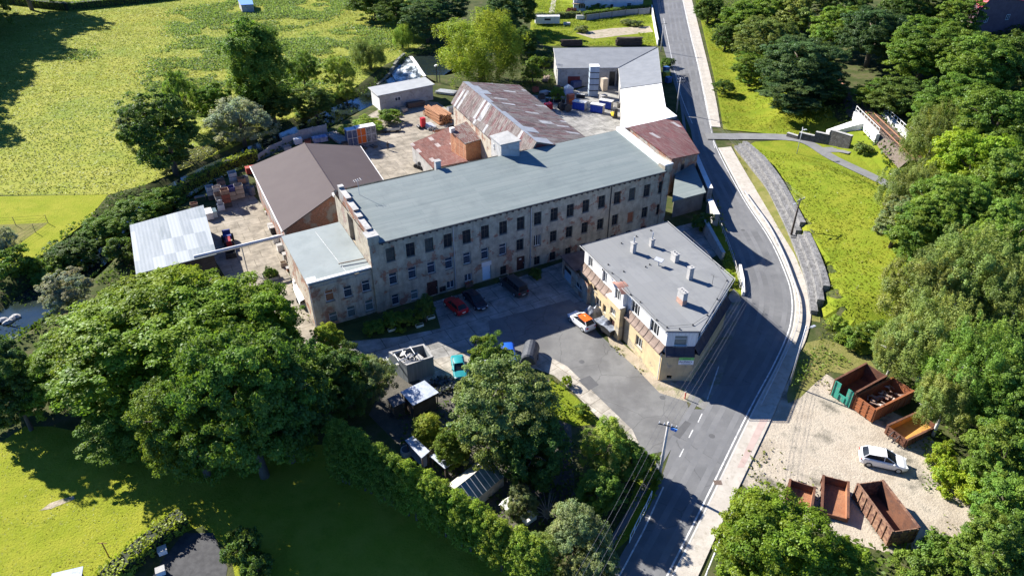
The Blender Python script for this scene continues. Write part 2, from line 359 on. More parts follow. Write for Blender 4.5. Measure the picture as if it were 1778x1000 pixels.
m_gravel = M('lot_gravel', (.31,.262,.20), (.50,.44,.35), sc=.16, bump=.8, geo=True, c3=(.15,.135,.105), sc3=.16, rough=1, spec=.1, bsc=4, lo3=.5, hi3=.62)
m_path = M('path_asphalt', (.15,.15,.15), (.185,.185,.18), sc=.5, geo=True, bump=.2, rough=.9)
m_dirt = M('bare_earth', (.30,.25,.18), (.38,.32,.24), sc=.6, bump=.7, geo=True, c3=(.16,.17,.07), sc3=.7, rough=1, bsc=5)
m_ballast = M('ballast', (.11,.085,.065), (.16,.13,.105), sc=3, bump=1, geo=True, rough=1, bsc=8)
def Mslab(name, c1, c2, line, w_, h_, rot, off=.5, mort=.05):
    m = bpy.data.materials.new(name); m.use_nodes = True; nt = m.node_tree; L = nt.links.new; p = nt.nodes['Principled BSDF']
    p.inputs['Roughness'].default_value = .92; p.inputs['Specular IOR Level'].default_value = .15
    g = nd(nt,'NewGeometry'); mp = nd(nt,'Mapping'); mp.inputs['Rotation'].default_value = (0,0,rot); L(g.outputs['Position'], mp.inputs[0])
    nz = nd(nt,'TexNoise'); nz.inputs['Scale'].default_value = .5; nz.inputs['Detail'].default_value = 7; nz.inputs['Roughness'].default_value = .7; L(mp.outputs[0], nz.inputs['Vector'])
    dv = nd(nt,'MixRGB', blend_type='ADD'); dv.inputs[0].default_value = .22; L(mp.outputs[0], dv.inputs[1]); L(nz.outputs['Color'], dv.inputs[2])
    b = nd(nt,'TexBrick'); b.offset = off; b.inputs['Scale'].default_value = 1; b.inputs['Brick Width'].default_value = w_; b.inputs['Row Height'].default_value = h_; b.inputs['Mortar Size'].default_value = mort; b.inputs['Mortar Smooth'].default_value = .3
    b.inputs['Color1'].default_value = lin(c1); b.inputs['Color2'].default_value = lin(c2); b.inputs['Mortar'].default_value = lin(line); L(dv.outputs[0], b.inputs['Vector'])
    r = nd(nt,'MapRange'); r.inputs[1].default_value = .35; r.inputs[2].default_value = .68; r.inputs[3].default_value = .50; r.inputs[4].default_value = 1.15; L(nz.outputs['Fac'], r.inputs[0])
    mu = nd(nt,'MixRGB', blend_type='MULTIPLY'); mu.inputs[0].default_value = 1; L(b.outputs['Color'], mu.inputs[1]); L(r.outputs[0], mu.inputs[2]); L(mu.outputs[0], p.inputs['Base Color'])
    bp = nd(nt,'Bump'); bp.inputs['Strength'].default_value = .4; bp.inputs['Distance'].default_value = .05; L(nz.outputs['Fac'], bp.inputs['Height']); L(bp.outputs[0], p.inputs['Normal'])
    MATS[name] = m; return m
A0 = R(28.3)
m_slab = Mslab('concrete_slabs', (.30,.262,.205), (.35,.308,.245), (.19,.165,.125), 3.4, 2.3, -A0, .37)
m_slab2 = Mslab('court_slabs', (.29,.28,.26), (.34,.33,.30), (.12,.12,.11), 3.2, 3.0, -A0)
m_slab3 = Mslab('path_slabs', (.38,.345,.285), (.44,.40,.335), (.2,.175,.13), 1.8, 1.8, R(50), .3, .04)

# terrain sheet, fine inside the picture, reaching far beyond it
xs = np.concatenate([np.linspace(-900,-240,12), np.arange(-230,190,1.6), np.linspace(200,900,14)])
ys = np.concatenate([np.linspace(-300,8,6), np.arange(12,330,1.6), np.linspace(340,1500,16)])
XX, YY = np.meshgrid(xs, ys); ZZ = T(XX, YY)
ZZ = ZZ + .05*np.sin(XX*.9+YY*.4)*np.sin(YY*.7)*(ZZ < -.3)
nx_, ny_ = len(xs), len(ys)
me = bpy.data.meshes.new('ground'); me.vertices.add(nx_*ny_); me.vertices.foreach_set('co', np.stack([XX,YY,ZZ],-1).ravel())
ii = np.arange(ny_-1)[:,None]*nx_+np.arange(nx_-1)[None,:]; q = np.stack([ii,ii+1,ii+nx_+1,ii+nx_],-1).reshape(-1,4)
me.loops.add(q.size); me.loops.foreach_set('vertex_index', q.ravel()); me.polygons.add(len(q)); me.polygons.foreach_set('loop_start', np.arange(len(q))*4); me.update(calc_edges=True)
me.materials.append(m_earth); me.polygons.foreach_set('use_smooth', np.ones(len(q), bool)); struct(link('ground', me))
# hidden from the sun's side: the bank of sheets
MEADOW = PL([(-420,-30),(700,-30),(740,75),(660,118),(620,150),(560,180),(500,215),(420,245),(330,285),(255,320),(190,338),(-420,342)])
patch('meadow', MEADOW, m_meadow, .012, 8, drape=True)
MOWN = PL([(-420,348),(188,338),(150,385),(90,430),(40,468),(-420,500)])
patch('mown_grass', MOWN, m_lawn, .012, 6)
patch('dry_enclosure', PL([(-60,393),(84,387),(30,426),(-60,432)]), m_dry, .03, 6)
LAWN = PL([(-520,745),(90,740),(330,790),(440,800),(440,850),(352,912),(230,960),(150,1160),(-520,1160)])
patch('lawn', LAWN, m_lawn, .012)
SHLAWN = PL([(340,780),(600,770),(760,890),(960,1010),(900,1160),(440,1160),(400,960),(345,905),(420,830)])
patch('garden_lawn', SHLAWN, m_lawn, .016)
patch('garden_path', PL([(318,925),(370,925),(395,985),(380,1080),(220,1080),(270,990)]), M('shaded_paving',(.035,.035,.038),(.06,.06,.062),sc=1.5,geo=True), .02)  # near-black paving colour stands in for the garden shade lying on it
patch('bare_spot', [(a+P(100,876)[0], b+P(100,876)[1]) for a, b in [(-1.3,-.7),(-.4,-.5),(.5,.1),(1.3,.7),(1.0,1.1),(.1,.7),(-.8,.2)]], m_dirt, .03)
# yards
patch('left_yard', PL([(345,395),(365,372),(430,330),(470,370),(490,410),(520,470),(560,560),(590,580),(610,600),(540,620),(440,560),(372,450)]), m_slab, .012)
patch('upper_yard', PL([(640,320),(600,262),(640,200),(690,172),(760,178),(800,205),(800,290),(740,320)]), m_slab, .012)
patch('rear_yard', PL([(890,160),(960,170),(1080,130),(1082,235),(1020,245),(960,200)]), m_slab2, .014)
patch('courtyard', PL([(585,598),(575,575),(655,552),(905,480),(985,452),(1150,400),(1230,380),(1250,440),(1180,480),(1000,545),(985,524),(848,557),(856,612),(830,610),(800,612),(740,640),(690,640)]), m_slab2, .010)
patch('flower_bed', PL([(580,572),(658,549),(752,524),(765,570),(690,585),(590,594)]), M('bed_soil',(.035,.06,.015),(.06,.08,.02),sc=1,geo=True,bump=.6), .02)
patch('court_asphalt', PL([(848,557),(990,520),(1012,540),(1040,580),(1060,598),(1105,640),(1145,680),(1192,697),(1215,770),(1120,790),(1098,746),(1042,692),(985,636),(940,612),(856,616)]), m_asph2, .016)
patch('concrete_path', PL([(700,640),(760,622),(812,612),(838,625),(850,640),(800,665),(740,668)]), m_slab3, .02)
patch('concrete_path', PL([(856,616),(940,612),(985,636),(1042,692),(1098,746),(1120,792),(1098,775),(1080,745),(1045,732),(1000,685),(962,652),(930,640),(860,650)]), m_slab3, .02)
patch('house_apron', PL([(1058,596),(1105,640),(1145,682),(1192,697),(1200,680),(1150,655),(1085,600),(1050,565)]), m_dirt, .022)
patch('garden_soil', PL([(680,650),(800,665),(860,650),(960,660),(990,700),(1000,900),(900,920),(700,780),(640,720)]), M('yard_soil',(.06,.055,.045),(.10,.09,.07),sc=.8,geo=True,bump=.7), .008)
patch('verge', PL([(955,655),(1000,690),(1045,735),(1000,740),(945,720)]), m_bank, .02)
patch('plot_grass', PL([(925,-10),(1130,-10),(1140,80),(945,80),(920,60)]), m_bank, .012)
patch('plot_track', PL([(1000,58),(1060,50),(1128,46),(1134,56),(1080,62),(1030,68)]), m_dirt, .02)
patch('garden_lane', PL([(958,0),(966,0),(962,26),(952,26)]), m_pave, .03)
# roads
ROAD_L = smooth(PL([(1128,-20),(1146,60),(1160,110),(1178,170),(1195,215),(1218,275),(1238,340),(1262,420),(1280,470),(1287,520),(1270,600),(1235,700),(1190,720),(1145,838),(1110,920),(1070,1000),(1020,1100)]), 5)
ROAD_R = smooth(PL([(1182,-20),(1200,60),(1214,116),(1236,221),(1248,260),(1292,343),(1339,415),(1369,480),(1379,522),(1377,560),(1368,590),(1345,640),(1305,715),(1225,880),(1165,1000),(1115,1100)]), 5)
patch('road', ROAD_L+ROAD_R[::-1], m_asph, .025)
WALK_O = smooth(PL([(1196,-20),(1216,60),(1240,160),(1251,222)]), 5); WALK_I = smooth(PL([(1182,-20),(1200,60),(1214,116),(1236,221)]), 5)
def raised(name, a, b, mat, h):
    mb = MB(); mb.prism(a+b[::-1], .0, h); o = mb.build(name, mat); return struct(o)
raised('pavement', WALK_I, WALK_O, m_pave, .14)
W2I = smooth(PL([(1247,258),(1292,343),(1339,415),(1369,480),(1379,522),(1377,560),(1368,590),(1345,640),(1305,715),(1225,880),(1165,1000),(1115,1100)]), 5)
W2O = smooth(PL([(1269,256),(1306,320),(1332,357),(1355,394),(1383,446),(1403,505),(1408,545),(1399,590),(1380,630),(1345,715),(1262,890),(1212,1000),(1165,1100)]), 5)
W2I = offset(W2I, -.22)
raised('pavement', W2I, W2O, m_pave, .14)
raised('kerb', offset(W2I, .18), offset(W2I, .003), m_kerb, .15); raised('kerb', offset(WALK_I, .18), offset(WALK_I, .003), m_kerb, .15)
raised('cycle_strip', PL([(1320,728),(1334,728),(1291,812),(1280,812)],.1), [], m_pink, .146)
# lanes polished paler by tyres
for o_ in (1.2, 2.9, 4.3, 5.9): strip('wheel_track', offset(ROAD_R, o_)[2:], .62, M('polished_asphalt', (.150,.151,.153), (.172,.172,.172), sc=.7, geo=True, bump=.2, rough=.75, c3=(.13,.131,.133), sc3=.2, bsc=14, lo3=.42, hi3=.62), .0285)
# painted lines
LN = [(a[0],a[1]) for a in offset(ROAD_R, .16)]
def line(name, pl, w_, dz=.032): return strip(name, pl, w_, m_paint, dz)
line('edge_line', offset(ROAD_R,.30), .16)
line('edge_line', smooth(PL([(1152,32),(1168,109),(1182,165),(1202,215)]),4), .14)
line('edge_line', PL([(1152,845),(1118,920),(1078,995),(1040,1070)]), .14)
for a, b in (((1219,718),(1212,733)),((1203,746),(1196,760)),((1187,779),(1180,793))): line('lane_dash', PL([a,b]), .11)
line('lane_line', PL([(1248,636),(1228,694)]), .13)
line('lane_dash', PL([(1234,224),(1236,236)]), .12); line('lane_dash', PL([(1238,246),(1241,258)]), .12)
# worn places in the asphalt: patched trenches, tyre-dark junction, manholes
patch('asphalt_patch', PL([(1168,755),(1190,730),(1200,735),(1180,762)]), m_patchasph, .029)
patch('asphalt_patch', PL([(1262,300),(1276,296),(1288,318),(1276,324)]), m_patchasph, .029)
patch('asphalt_patch', PL([(1180,130),(1196,128),(1200,142),(1184,146)]), m_patchasph, .029)
patch('asphalt_patch', PL([(1004,660),(1024,652),(1040,668),(1022,678)]), m_patchasph, .021)
for px_, py_ in ((1236,757),(1130,905),(1150,690),(1010,628),(1290,400)):
    x_, y_ = P(px_, py_); patch('manhole_cover', [(x_+.34*math.cos(k*.5236), y_+.34*math.sin(k*.5236)) for k in range(12)], m_patchasph, .031)
x_, y_ = P(1246,839); patch('drain_grate', [(x_-.4,y_-.3),(x_+.4,y_-.3),(x_+.4,y_+.3),(x_-.4,y_+.3)], M('grate',(.10,.07,.05),(.16,.12,.1),sc=6,geo=True), .152, drape=False)
# path on the hillside
strip('footpath', smooth(PATHC,6), 3.4, m_path, .2)
strip('footpath', smooth([G(1430,262)[:2],G(1455,262)[:2],G(1478,266)[:2]],4), 2.6, m_path, .21)
# gravel lot with the skips
LOT = PL([(1382,632),(1420,640),(1500,690),(1600,740),(1650,800),(1700,900),(1640,960),(1540,960),(1440,930),(1300,850),(1278,832),(1345,712)])
patch('gravel_lot', LOT, m_gravel, .02)
# grass slopes on the right
patch('hill_grass', [(46.2,134),(50,137.5),(60,137.6),(70,136.5),(80,133),(92,126),(92,112),(74,96),(60,80),(52,70),(43,68),(41.5,76),(44.2,88),(45.5,100),(47.8,117)], m_bank, .16, 1.6)
patch('bank_grass', PG([(1206,-10),(1225,-10),(1250,60),(1330,130),(1440,190),(1475,235),(1360,236),(1256,226),(1243,150),(1222,60)]), m_bank, .16, 1.6)
patch('bank_grass', PG([(1420,268),(1480,275),(1540,290),(1530,300),(1470,288)]), m_bank, .1, 2)
patch('house_side_strip', PL([(1192,697),(1225,712),(1246,690),(1272,604),(1290,525),(1276,498),(1215,585),(1160,655),(1150,680)]), M('side_paving',(.17,.165,.155),(.22,.215,.20),sc=.6,geo=True,c3=(.10,.12,.05),sc3=.8,bump=.3), .014)
patch('verge', PL([(1270,250),(1275,252),(1310,288),(1360,350),(1392,420),(1424,500),(1424,560),(1404,556),(1398,505),(1375,446),(1341,389),(1303,324)],0), m_dry, .03)
patch('roadside_grass', PL([(1246,340),(1268,420),(1284,470),(1288,515),(1272,500),(1235,400)]), m_bank, .02)
patch('roadside_grass', PL([(1388,598),(1430,588),(1500,612),(1530,650),(1470,650),(1440,645),(1412,668),(1390,690),(1368,700),(1366,685)]), m_dry, .03)
patch('roadside_grass', PL([(1150,848),(1092,935),(1064,960),(1090,880),(1120,800),(1138,800)]), m_bank, .02)
# stream
m_water = M('water', (.012,.02,.022), (.02,.028,.022), sc=.6, rough=.06, bump=.12, geo=True, spec=.6, bsc=3)
sw = MB(); SS = smooth(STREAM, 4); a, b = offset(SS, 3.6), offset(SS, -3.6); n = len(SS)
sw.add([(x,y,-1.0) for x,y in a]+[(x,y,-1.0) for x,y in b], [(i,i+1,n+i+1,n+i) for i in range(n-1)])
struct(sw.build('stream_water', m_water))
m_foam = M('foam_water', (.55,.6,.62), (.04,.05,.055), sc=.7, rough=.3, bump=.8, geo=True, lo=.42, hi=.56, st=(1,.4,1), bsc=2)
pond = patch('pond_water', PL([(716,100),(742,92),(800,88),(800,110),(765,135),(757,142),(738,132)], -.2), m_water, -.2, drape=False)
# ------------------------------------------------------------------ foliage
m_leaf = Mleaf('leaves'); m_bark = M('bark', (.10,.08,.06), (.16,.135,.105), sc=2, bump=.7, st=(1,1,.3), rough=.95)
m_birch = M('birch_bark', (.62,.60,.56), (.10,.09,.08), sc=2.2, st=(1,1,2.5), lo=.56, hi=.64, rough=.8)
def leafmesh(name, C, N, S, tint, asp=.7, r=None):
    """one mesh of many small leaf faces"""
    r = r or rng; n = len(C); N = N/np.linalg.norm(N, axis=1, keepdims=True)
    rv = r.normal(size=(n,3)); t = np.cross(N, rv); t /= np.linalg.norm(t, axis=1, keepdims=True)+1e-9; b = np.cross(N, t)
    s = S[:,None]*.5; fold = N*s*.25
    V = np.stack([C+t*s, C+b*s*asp-fold, C-t*s, C-b*s*asp-fold], 1).reshape(-1,3)
    me = bpy.data.meshes.new(name); me.vertices.add(4*n); me.vertices.foreach_set('co', V.astype(np.float32).ravel())
    me.loops.add(4*n); me.loops.foreach_set('vertex_index', np.arange(4*n)); me.polygons.add(n); me.polygons.foreach_set('loop_start', np.arange(n)*4); me.update(calc_edges=True)
    at = me.color_attributes.new('tint', 'FLOAT_COLOR', 'POINT'); col = np.ones((n,4,4), np.float32); col[:,:,:3] = tint[:,None,:]; at.data.foreach_set('color', col.ravel())
    me.materials.append(m_leaf); return me
def sph(r, n):
    d = r.normal(size=(n,3)); return d/np.linalg.norm(d,axis=1,keepdims=True)
def crown(name, seed, rx, rz, zc, nlobe, lr, ncl, cr, nl, ls, shape='round', droop=0, asp=.7, low=-.75, tintv=.2):
    """lobes on the boughs, leaf clumps on the lobes, leaves in the clumps"""
    r = np.random.default_rng(seed); A = np.array([rx,rx,rz])
    D = sph(r, nlobe*4); D = D[D[:,2] > low]
    keep = []                                   # spread the lobes
    for d in D:
        if all(np.dot(d,k) < math.cos(1.5/math.sqrt(nlobe)*1.35) for k in keep): keep.append(d)
        if len(keep) == nlobe: break
    D = np.array(keep); nb = len(D); rad = .46+.32*r.random(nb); L = D*rad[:,None]*A
    L = np.concatenate([L, sph(r, max(3,nb//5))*A*.3]); D = np.concatenate([D, L[nb:]/np.linalg.norm(L[nb:],axis=1,keepdims=True)])
    R_ = lr*(.55+.85*r.random(len(L)))
    li = np.repeat(np.arange(len(L)), ncl); d = sph(r, len(li)); d = d+.5*D[li]+np.array([0,0,.3]); d /= np.linalg.norm(d,axis=1,keepdims=True)
    out_ = np.where(r.random(len(li)) < .07, 1.3, 1.0)
    c = L[li]+d*(R_[li]*out_*(.66+.44*r.random(len(li))))[:,None]*np.array([1,1,.85]); cd = d
    if shape == 'cone':
        k = 1-.72*np.clip((c[:,2]+rz)/(2*rz),0,1)**3; rr0 = np.hypot(c[:,0],c[:,1])+1e-6; prof = np.sqrt(np.maximum(.15,1-(c[:,2]/rz)**2)); c[:,:2] *= (k*1.05/prof)[:,None]
    c[:,2] += zc; c[:,2] = np.maximum(c[:,2], .25)
    nc = len(c); per = max(1,nl//nc); rc = cr*(.6+.8*r.random(nc)); ci = np.repeat(np.arange(nc), per); n = len(ci)
    d = sph(r, n)+.3*cd[ci]+np.array([0,0,.2]); d /= np.linalg.norm(d,axis=1,keepdims=True)
    off = d*(rc[ci]*r.random(n)**.45)[:,None]*np.array([1.1,1.1,.6])
    if droop: off[:,2] -= droop*rc[ci]*r.random(n)**1.4; off[:,:2] *= (1-.4*r.random(n))[:,None]
    Nn = d*.5+cd[ci]*.45+np.array([0,0,.45])+r.normal(size=(n,3))*.5
    lt_ = (1+tintv*1.2*(r.random(len(L))-.5))[li]; ct = lt_*(1+tintv*(r.random(nc)-.5)*2); hue = .16*(r.random(len(L))-.5)[li] if False else (.16*(r.random(len(L))-.5))[li]+.08*(r.random(nc)-.5)
    lt = ct[ci]*(1+.35*(r.random(n)-.5)); tint = np.stack([lt*(1+hue[ci]*1.6), lt, lt*(1-hue[ci])],1)
    return leafmesh(name, c[ci]+off, Nn, ls*(.65+.7*r.random(n)), tint, asp, r)
def trunk(seed, h, r0, spread, zc, mat, nlimb=7):
    r = random.Random(seed); mb = MB(); bx, by = r.uniform(-.4,.4), r.uniform(-.4,.4)
    mb.tube([(0,0,-.5),(bx*.3,by*.3,h*.25),(bx,by,h*.5),(bx*.7,by*.7,h*.82)], [r0*1.25,r0,r0*.7,r0*.2], 7)
    for i in range(nlimb):
        a = 2*math.pi*i/nlimb+r.random(); z0 = h*(.22+.4*i/nlimb); l = spread*r.uniform(.55,.8)
        mb.tube([(bx*.6,by*.6,z0),(math.cos(a)*l*.5,math.sin(a)*l*.5,z0+l*.35),(math.cos(a)*l,math.sin(a)*l,z0+l*.55)], [r0*.45,r0*.28,r0*.08], 5)
    me = mb.build('trunk', mat, smooth=True); d = me.data; bpy.data.objects.remove(me); return d
# kind: (crown mesh, trunk mesh, native radius, native height)
PROTO = {}
def proto(kind, seed, rx, rz, zc, nlobe, lr, ncl, cr, nl, ls, r0=.3, bark=None, **k):
    PROTO[kind] = (crown('crown', seed, rx, rz, zc, nlobe, lr, ncl, cr, nl, ls, **k), trunk(seed, zc+rz*.8, r0, rx, zc, bark or m_bark), rx, zc+rz)
proto('maple', 1, 9, 7, 9.5, 60, 2.5, 30, .62, 170000, .25, r0=.55, low=-.7)
proto('maple2', 2, 6, 6, 6.8, 38, 1.9, 20, .55, 80000, .24, r0=.4, low=-.8)
proto('round', 3, 4.5, 4.8, 5.4, 28, 1.55, 16, .46, 44000, .23, low=-.85)
proto('round2', 4, 4.5, 5.0, 5.6, 24, 1.7, 16, .5, 44000, .22, low=-.85)
proto('birch', 5, 4.2, 6.0, 7.2, 38, 1.2, 13, .44, 52000, .18, r0=.22, bark=m_birch, droop=2.6, asp=.5, low=-.8)
proto('birch2', 6, 5.2, 5.6, 6.8, 46, 1.4, 13, .46, 60000, .18, r0=.22, bark=m_birch, droop=2.6, asp=.5, low=-.8)
proto('willow', 7, 5.5, 7.5, 8.2, 48, 1.5, 13, .5, 70000, .20, r0=.4, droop=4, asp=.45, low=-.9)
proto('tall', 8, 3.4, 9.2, 9.6, 44, 1.15, 13, .45, 60000, .20, r0=.35, droop=2, low=-.97)
proto('thuja', 9, 1.25, 2.95, 2.95, 90, .32, 9, .16, 18000, .11, r0=.08, shape='cone', low=-.99, asp=.5)
proto('bush', 10, 1.7, 1.25, 1.15, 14, .55, 9, .26, 8000, .15, r0=.07, low=-.5)
proto('bush2', 11, 1.9, 1.2, 1.1, 11, .68, 10, .3, 8000, .17, r0=.07, low=-.5)
proto('fine', 12, 3, 3.2, 3.8, 30, .85, 11, .32, 26000, .15, r0=.16, droop=1, asp=.5, low=-.85)
GREEN = dict(mid=(.155,.235,.034), yel=(.26,.31,.034), dark=(.098,.155,.03), grey=(.21,.25,.095), light=(.26,.335,.05), olive=(.21,.255,.06), blue=(.09,.148,.05), maple=(.165,.245,.022), fresh=(.26,.345,.028), silver=(.33,.35,.22))
TREES = 0
def tree(kind, px, py, rpx, h, label, color='mid', sq=1.0, cat='tree', group=None, name=None, at=None, r=None, lift=.55):
    global TREES
    cm, tm, r0, h0 = PROTO[kind]
    if at is None:
        z = 0.
        for _ in range(30):
            x, y = P(px, py, z+lift*h); z = z+.5*(float(T(x,y))-z)
    else: x, y = at; z = float(T(x, y))
    if r is None: r = rpx*depth(x, y, z+lift*h)/CF
    TREES += 1; rr = random.Random(TREES*13+5)
    e = thing(name or {'bush':'bush','bush2':'bush','thuja':'thuja','birch':'birch_tree','birch2':'birch_tree','willow':'willow_tree'}.get(kind,'tree'), label, cat, (x, y, z-.05), rr.uniform(0, 6.28), group)
    k = r/r0; e.scale = (k, k*sq, h/h0)
    c = link('crown', cm, e); col = GREEN[color] if isinstance(color, str) else color; v = rr.uniform(.88, 1.12); c.color = (col[0]*v*rr.uniform(.94,1.06), col[1]*v, col[2]*v, 1)
    t = link('trunk', tm, e); return e
def inpoly(pts, poly):
    x, y = pts[:,0], pts[:,1]; ins = np.zeros(len(pts), bool); j = len(poly)-1
    for i in range(len(poly)):
        (xi, yi), (xj, yj) = poly[i], poly[j]
        ins ^= ((yi > y) != (yj > y)) & (x < (xj-xi)*(y-yi)/(yj-yi+1e-12)+xi); j = i
    return ins
def scatter(poly, dens, r):
    p = np.array(poly); lo, hi = p.min(0), p.max(0); n = int(dens*np.prod(hi-lo)); q = lo+r.random((n,2))*(hi-lo); return q[inpoly(q, poly)]
def vnoise(x, y, s, ph=0):
    return (np.sin(x/s+ph)+np.sin(y/s*1.1+ph*2)+np.sin((x+y)/s*.7+ph*3)+np.sin((x-1.7*y)/s*.45+ph))/4
def cover(name, polys, dens, size, col, hmax, label_=None, seed=3, upr=.6, lump=2.2, asp=.6, thr=None, tv=.35, yel=0., soft=0.):
    """low leafy growth nobody could count: one object"""
    r = np.random.default_rng(seed); C = []
    for p in polys: C.append(scatter(p, dens, r))
    q = np.concatenate(C)+r.normal(size=(sum(map(len,C)),2))*soft; x, y = q[:,0], q[:,1]; nz = vnoise(x, y, lump, seed)+.6*vnoise(x, y, lump*.37, seed+1)
    if thr is not None:
        k = nz > thr; q, x, y, nz = q[k], x[k], y[k], nz[k]
    hz = hmax*(.35+.65*np.clip(nz*.6+.5, 0, 1)); z = T(x, y)+hz*(.15+.85*r.random(len(q))**.6)
    n = len(q); N = r.normal(size=(n,3))*.55+np.array([0,0,upr]); lt = 1+tv*(r.random(n)-.5)+.18*vnoise(x,y,lump*2,seed+4)
    hue = yel*vnoise(x, y, lump*4, seed+7)
    o = link(name, leafmesh(name, np.stack([x,y,z],1), N, size*(.6+.8*r.random(n)), np.stack([lt*(1+hue),lt,lt*(1-hue)],1), asp, r)); o.color = (*col,1); return struct(o, 'stuff')
# ------------------------------------------------------------------ buildings
g_dark = M('dark_glass', (.012,.014,.018), (.03,.035,.04), sc=.7, rough=.2, spec=.25)
g_blue = M('sky_glass', (.02,.03,.05), (.07,.09,.12), sc=1.3, rough=.08, spec=.7)
g_curt = M('curtained_glass', (.10,.14,.145), (.17,.21,.20), sc=1, rough=.15, spec=.6)
g_brick = M('bricked_up', (.33,.12,.06), (.24,.10,.06), sc=3, rough=.95)
w_white = M('white_frame', (.72,.72,.70), (.62,.62,.60), sc=2, rough=.5)
w_old = M('old_frame', (.045,.042,.038), (.08,.073,.064), sc=3, rough=.9)
M('stone_dark', (.16,.15,.135), (.24,.225,.20), sc=2, rough=.95)
KIND = {'dark':(g_dark,w_old,((0,),(.62,))), 'bars':(M('dim_glass',(.05,.06,.06),(.10,.11,.10),sc=1,rough=.2),w_old,((-.17,.17),(.25,.5,.75))), 'hole':(g_dark,None,None), 'white':(g_blue,w_white,((),(.68,))), 'double':(g_blue,w_white,((0,),())), 'curtain':(g_curt,w_white,((),(.66,))),
        'brick':(g_brick,None,None), 'boarded':(M('rust_board',(.28,.12,.06),(.2,.1,.06),sc=2),w_white,((),(.68,))), 'tri':(g_dark,w_white,((-.17,.17),())), 'ddark':(g_dark,w_white,((0,),()))}
pl_mill = Mplaster('mill_plaster', (.46,.40,.30), (.30,.265,.20), (.36,.15,.085), (.34,.31,.27), .555, .585)
pl_annex = Mplaster('annex_plaster', (.48,.43,.34), (.39,.345,.27), (.34,.16,.10), (.36,.32,.26), .50, .58)
pl_brick = Mplaster('old_brick', (.30,.26,.22), (.24,.21,.18), (.36,.15,.09), (.34,.30,.25), .40, .52)
pl_gable = Mplaster('gable_plaster', (.34,.32,.29), (.25,.24,.22), (.34,.15,.09), (.33,.30,.26), .44, .53)
orange_brick = Mplaster('orange_brick', (.50,.27,.15), (.44,.22,.12), (.48,.20,.10), (.42,.30,.22), .38, .5)
r_mill = Msheet('mill_roofing', [(0,(.172,.204,.196)),(.35,(.185,.216,.206)),(.7,(.162,.194,.187))], 9.0, 1.05, rough=.75, streak=((.215,.24,.228),(.10,2.2,1),.5), corr=('Y',1.05,.05), joints=(8.5,1.05,.035,(.11,.13,.135),.55), stain=((.12,.145,.145),.22,.5))
r_flat = Msheet('roof_felt', [(0,(.20,.204,.20)),(.4,(.212,.216,.212)),(.75,(.192,.196,.193))], 6, 1.0, rough=.85, joints=(7.0,1.0,.03,(.15,.155,.16),.5), stain=((.145,.15,.155),.35,.6))
r_grey = M('grey_roofing', (.17,.18,.19), (.20,.21,.22), sc=.5, bump=.1, rough=.8, wave=('X',.6,.3))
r_annex = M('annex_felt', (.205,.235,.232), (.25,.28,.275), sc=.4, c3=(.17,.195,.193), sc3=.2, bump=.15, rough=.75)
r_brown = M('brown_sheet', (.078,.060,.058), (.085,.066,.063), sc=.3, rough=.75, wave=('Y',.36,.25), bump=.12, spec=.15)
r_rust = Msheet('rusty_sheets', [(0,(.085,.026,.026)),(.26,(.105,.078,.07)),(.5,(.075,.042,.036)),(.68,(.13,.105,.095)),(.82,(.10,.026,.028)),(.94,(.40,.41,.42))], 2.7, .8, streak=((.24,.22,.20),(.35,7,1),.9), stain=((.045,.032,.03),.9,.75), corr=('Y',.28,.6), rough=.8)
r_rust2 = Msheet('rusty_red_sheets', [(0,(.13,.036,.034)),(.5,(.16,.048,.046)),(.8,(.11,.036,.036)),(.94,(.42,.40,.39))], .95, 2.6, streak=((.21,.165,.15),(8,.5,1),.85), corr=('X',.3,.6), rough=.8)
r_tin = Msheet('red_tin', [(0,(.12,.038,.027)),(.45,(.145,.048,.034)),(.75,(.10,.035,.027)),(.95,(.34,.30,.28))], .8, 1.6, streak=((.20,.13,.105),(3,1,1),.5), corr=('X',.3,.3), rough=.75)
r_rust3 = Msheet('mossy_rusty_sheets', [(0,(.12,.04,.034)),(.5,(.16,.11,.095)),(.8,(.13,.055,.046))], 1.0, 1.6, streak=((.22,.20,.18),(6,1.1,1),.95), corr=('X',.35,.5), rough=.8)
r_white = Msheet('pale_sheets', [(0,(.20,.228,.245)),(.5,(.30,.325,.34)),(.82,(.165,.195,.21))], 1.55, 4.6, rough=.6, corr=('X',.5,.06), streak=((.27,.295,.31),(1.5,.3,1),.5))
m_whiteroof = M('white_coating', (.80,.80,.80), (.84,.84,.84), sc=.3, rough=.6)
m_render = M('white_render', (.72,.71,.68), (.62,.61,.58), sc=.8, rough=.9, bump=.2)
m_grey_r = M('grey_render', (.32,.31,.29), (.40,.385,.36), sc=.6, rough=.95, bump=.3, c3=(.22,.21,.2), sc3=.9)
m_conc = M('concrete', (.34,.33,.31), (.42,.41,.385), sc=.7, rough=.95, bump=.35, c3=(.24,.235,.22), sc3=1.3)
m_conc_d = M('dark_concrete', (.13,.125,.115), (.19,.185,.17), sc=1, rough=.95, bump=.5)
m_steel = M('galvanised_steel', (.42,.43,.44), (.50,.51,.52), sc=2, rough=.5, metal=.4)
m_dsteel = M('dark_steel', (.035,.035,.037), (.06,.06,.06), sc=2, rough=.6)
m_bluewh = M('pale_blue_door', (.50,.62,.70), (.56,.67,.74), sc=1, rough=.7)
m_ddoor = M('dark_red_door', (.045,.018,.015), (.07,.03,.025), sc=2, rough=.7)
m_redwall = M('red_boards', (.13,.03,.03), (.17,.042,.038), sc=1.5, st=(6,1,1), rough=.9)
m_wood = M('weathered_wood', (.20,.15,.11), (.29,.225,.165), sc=1, st=(1,8,8), rough=.95, bump=.4)
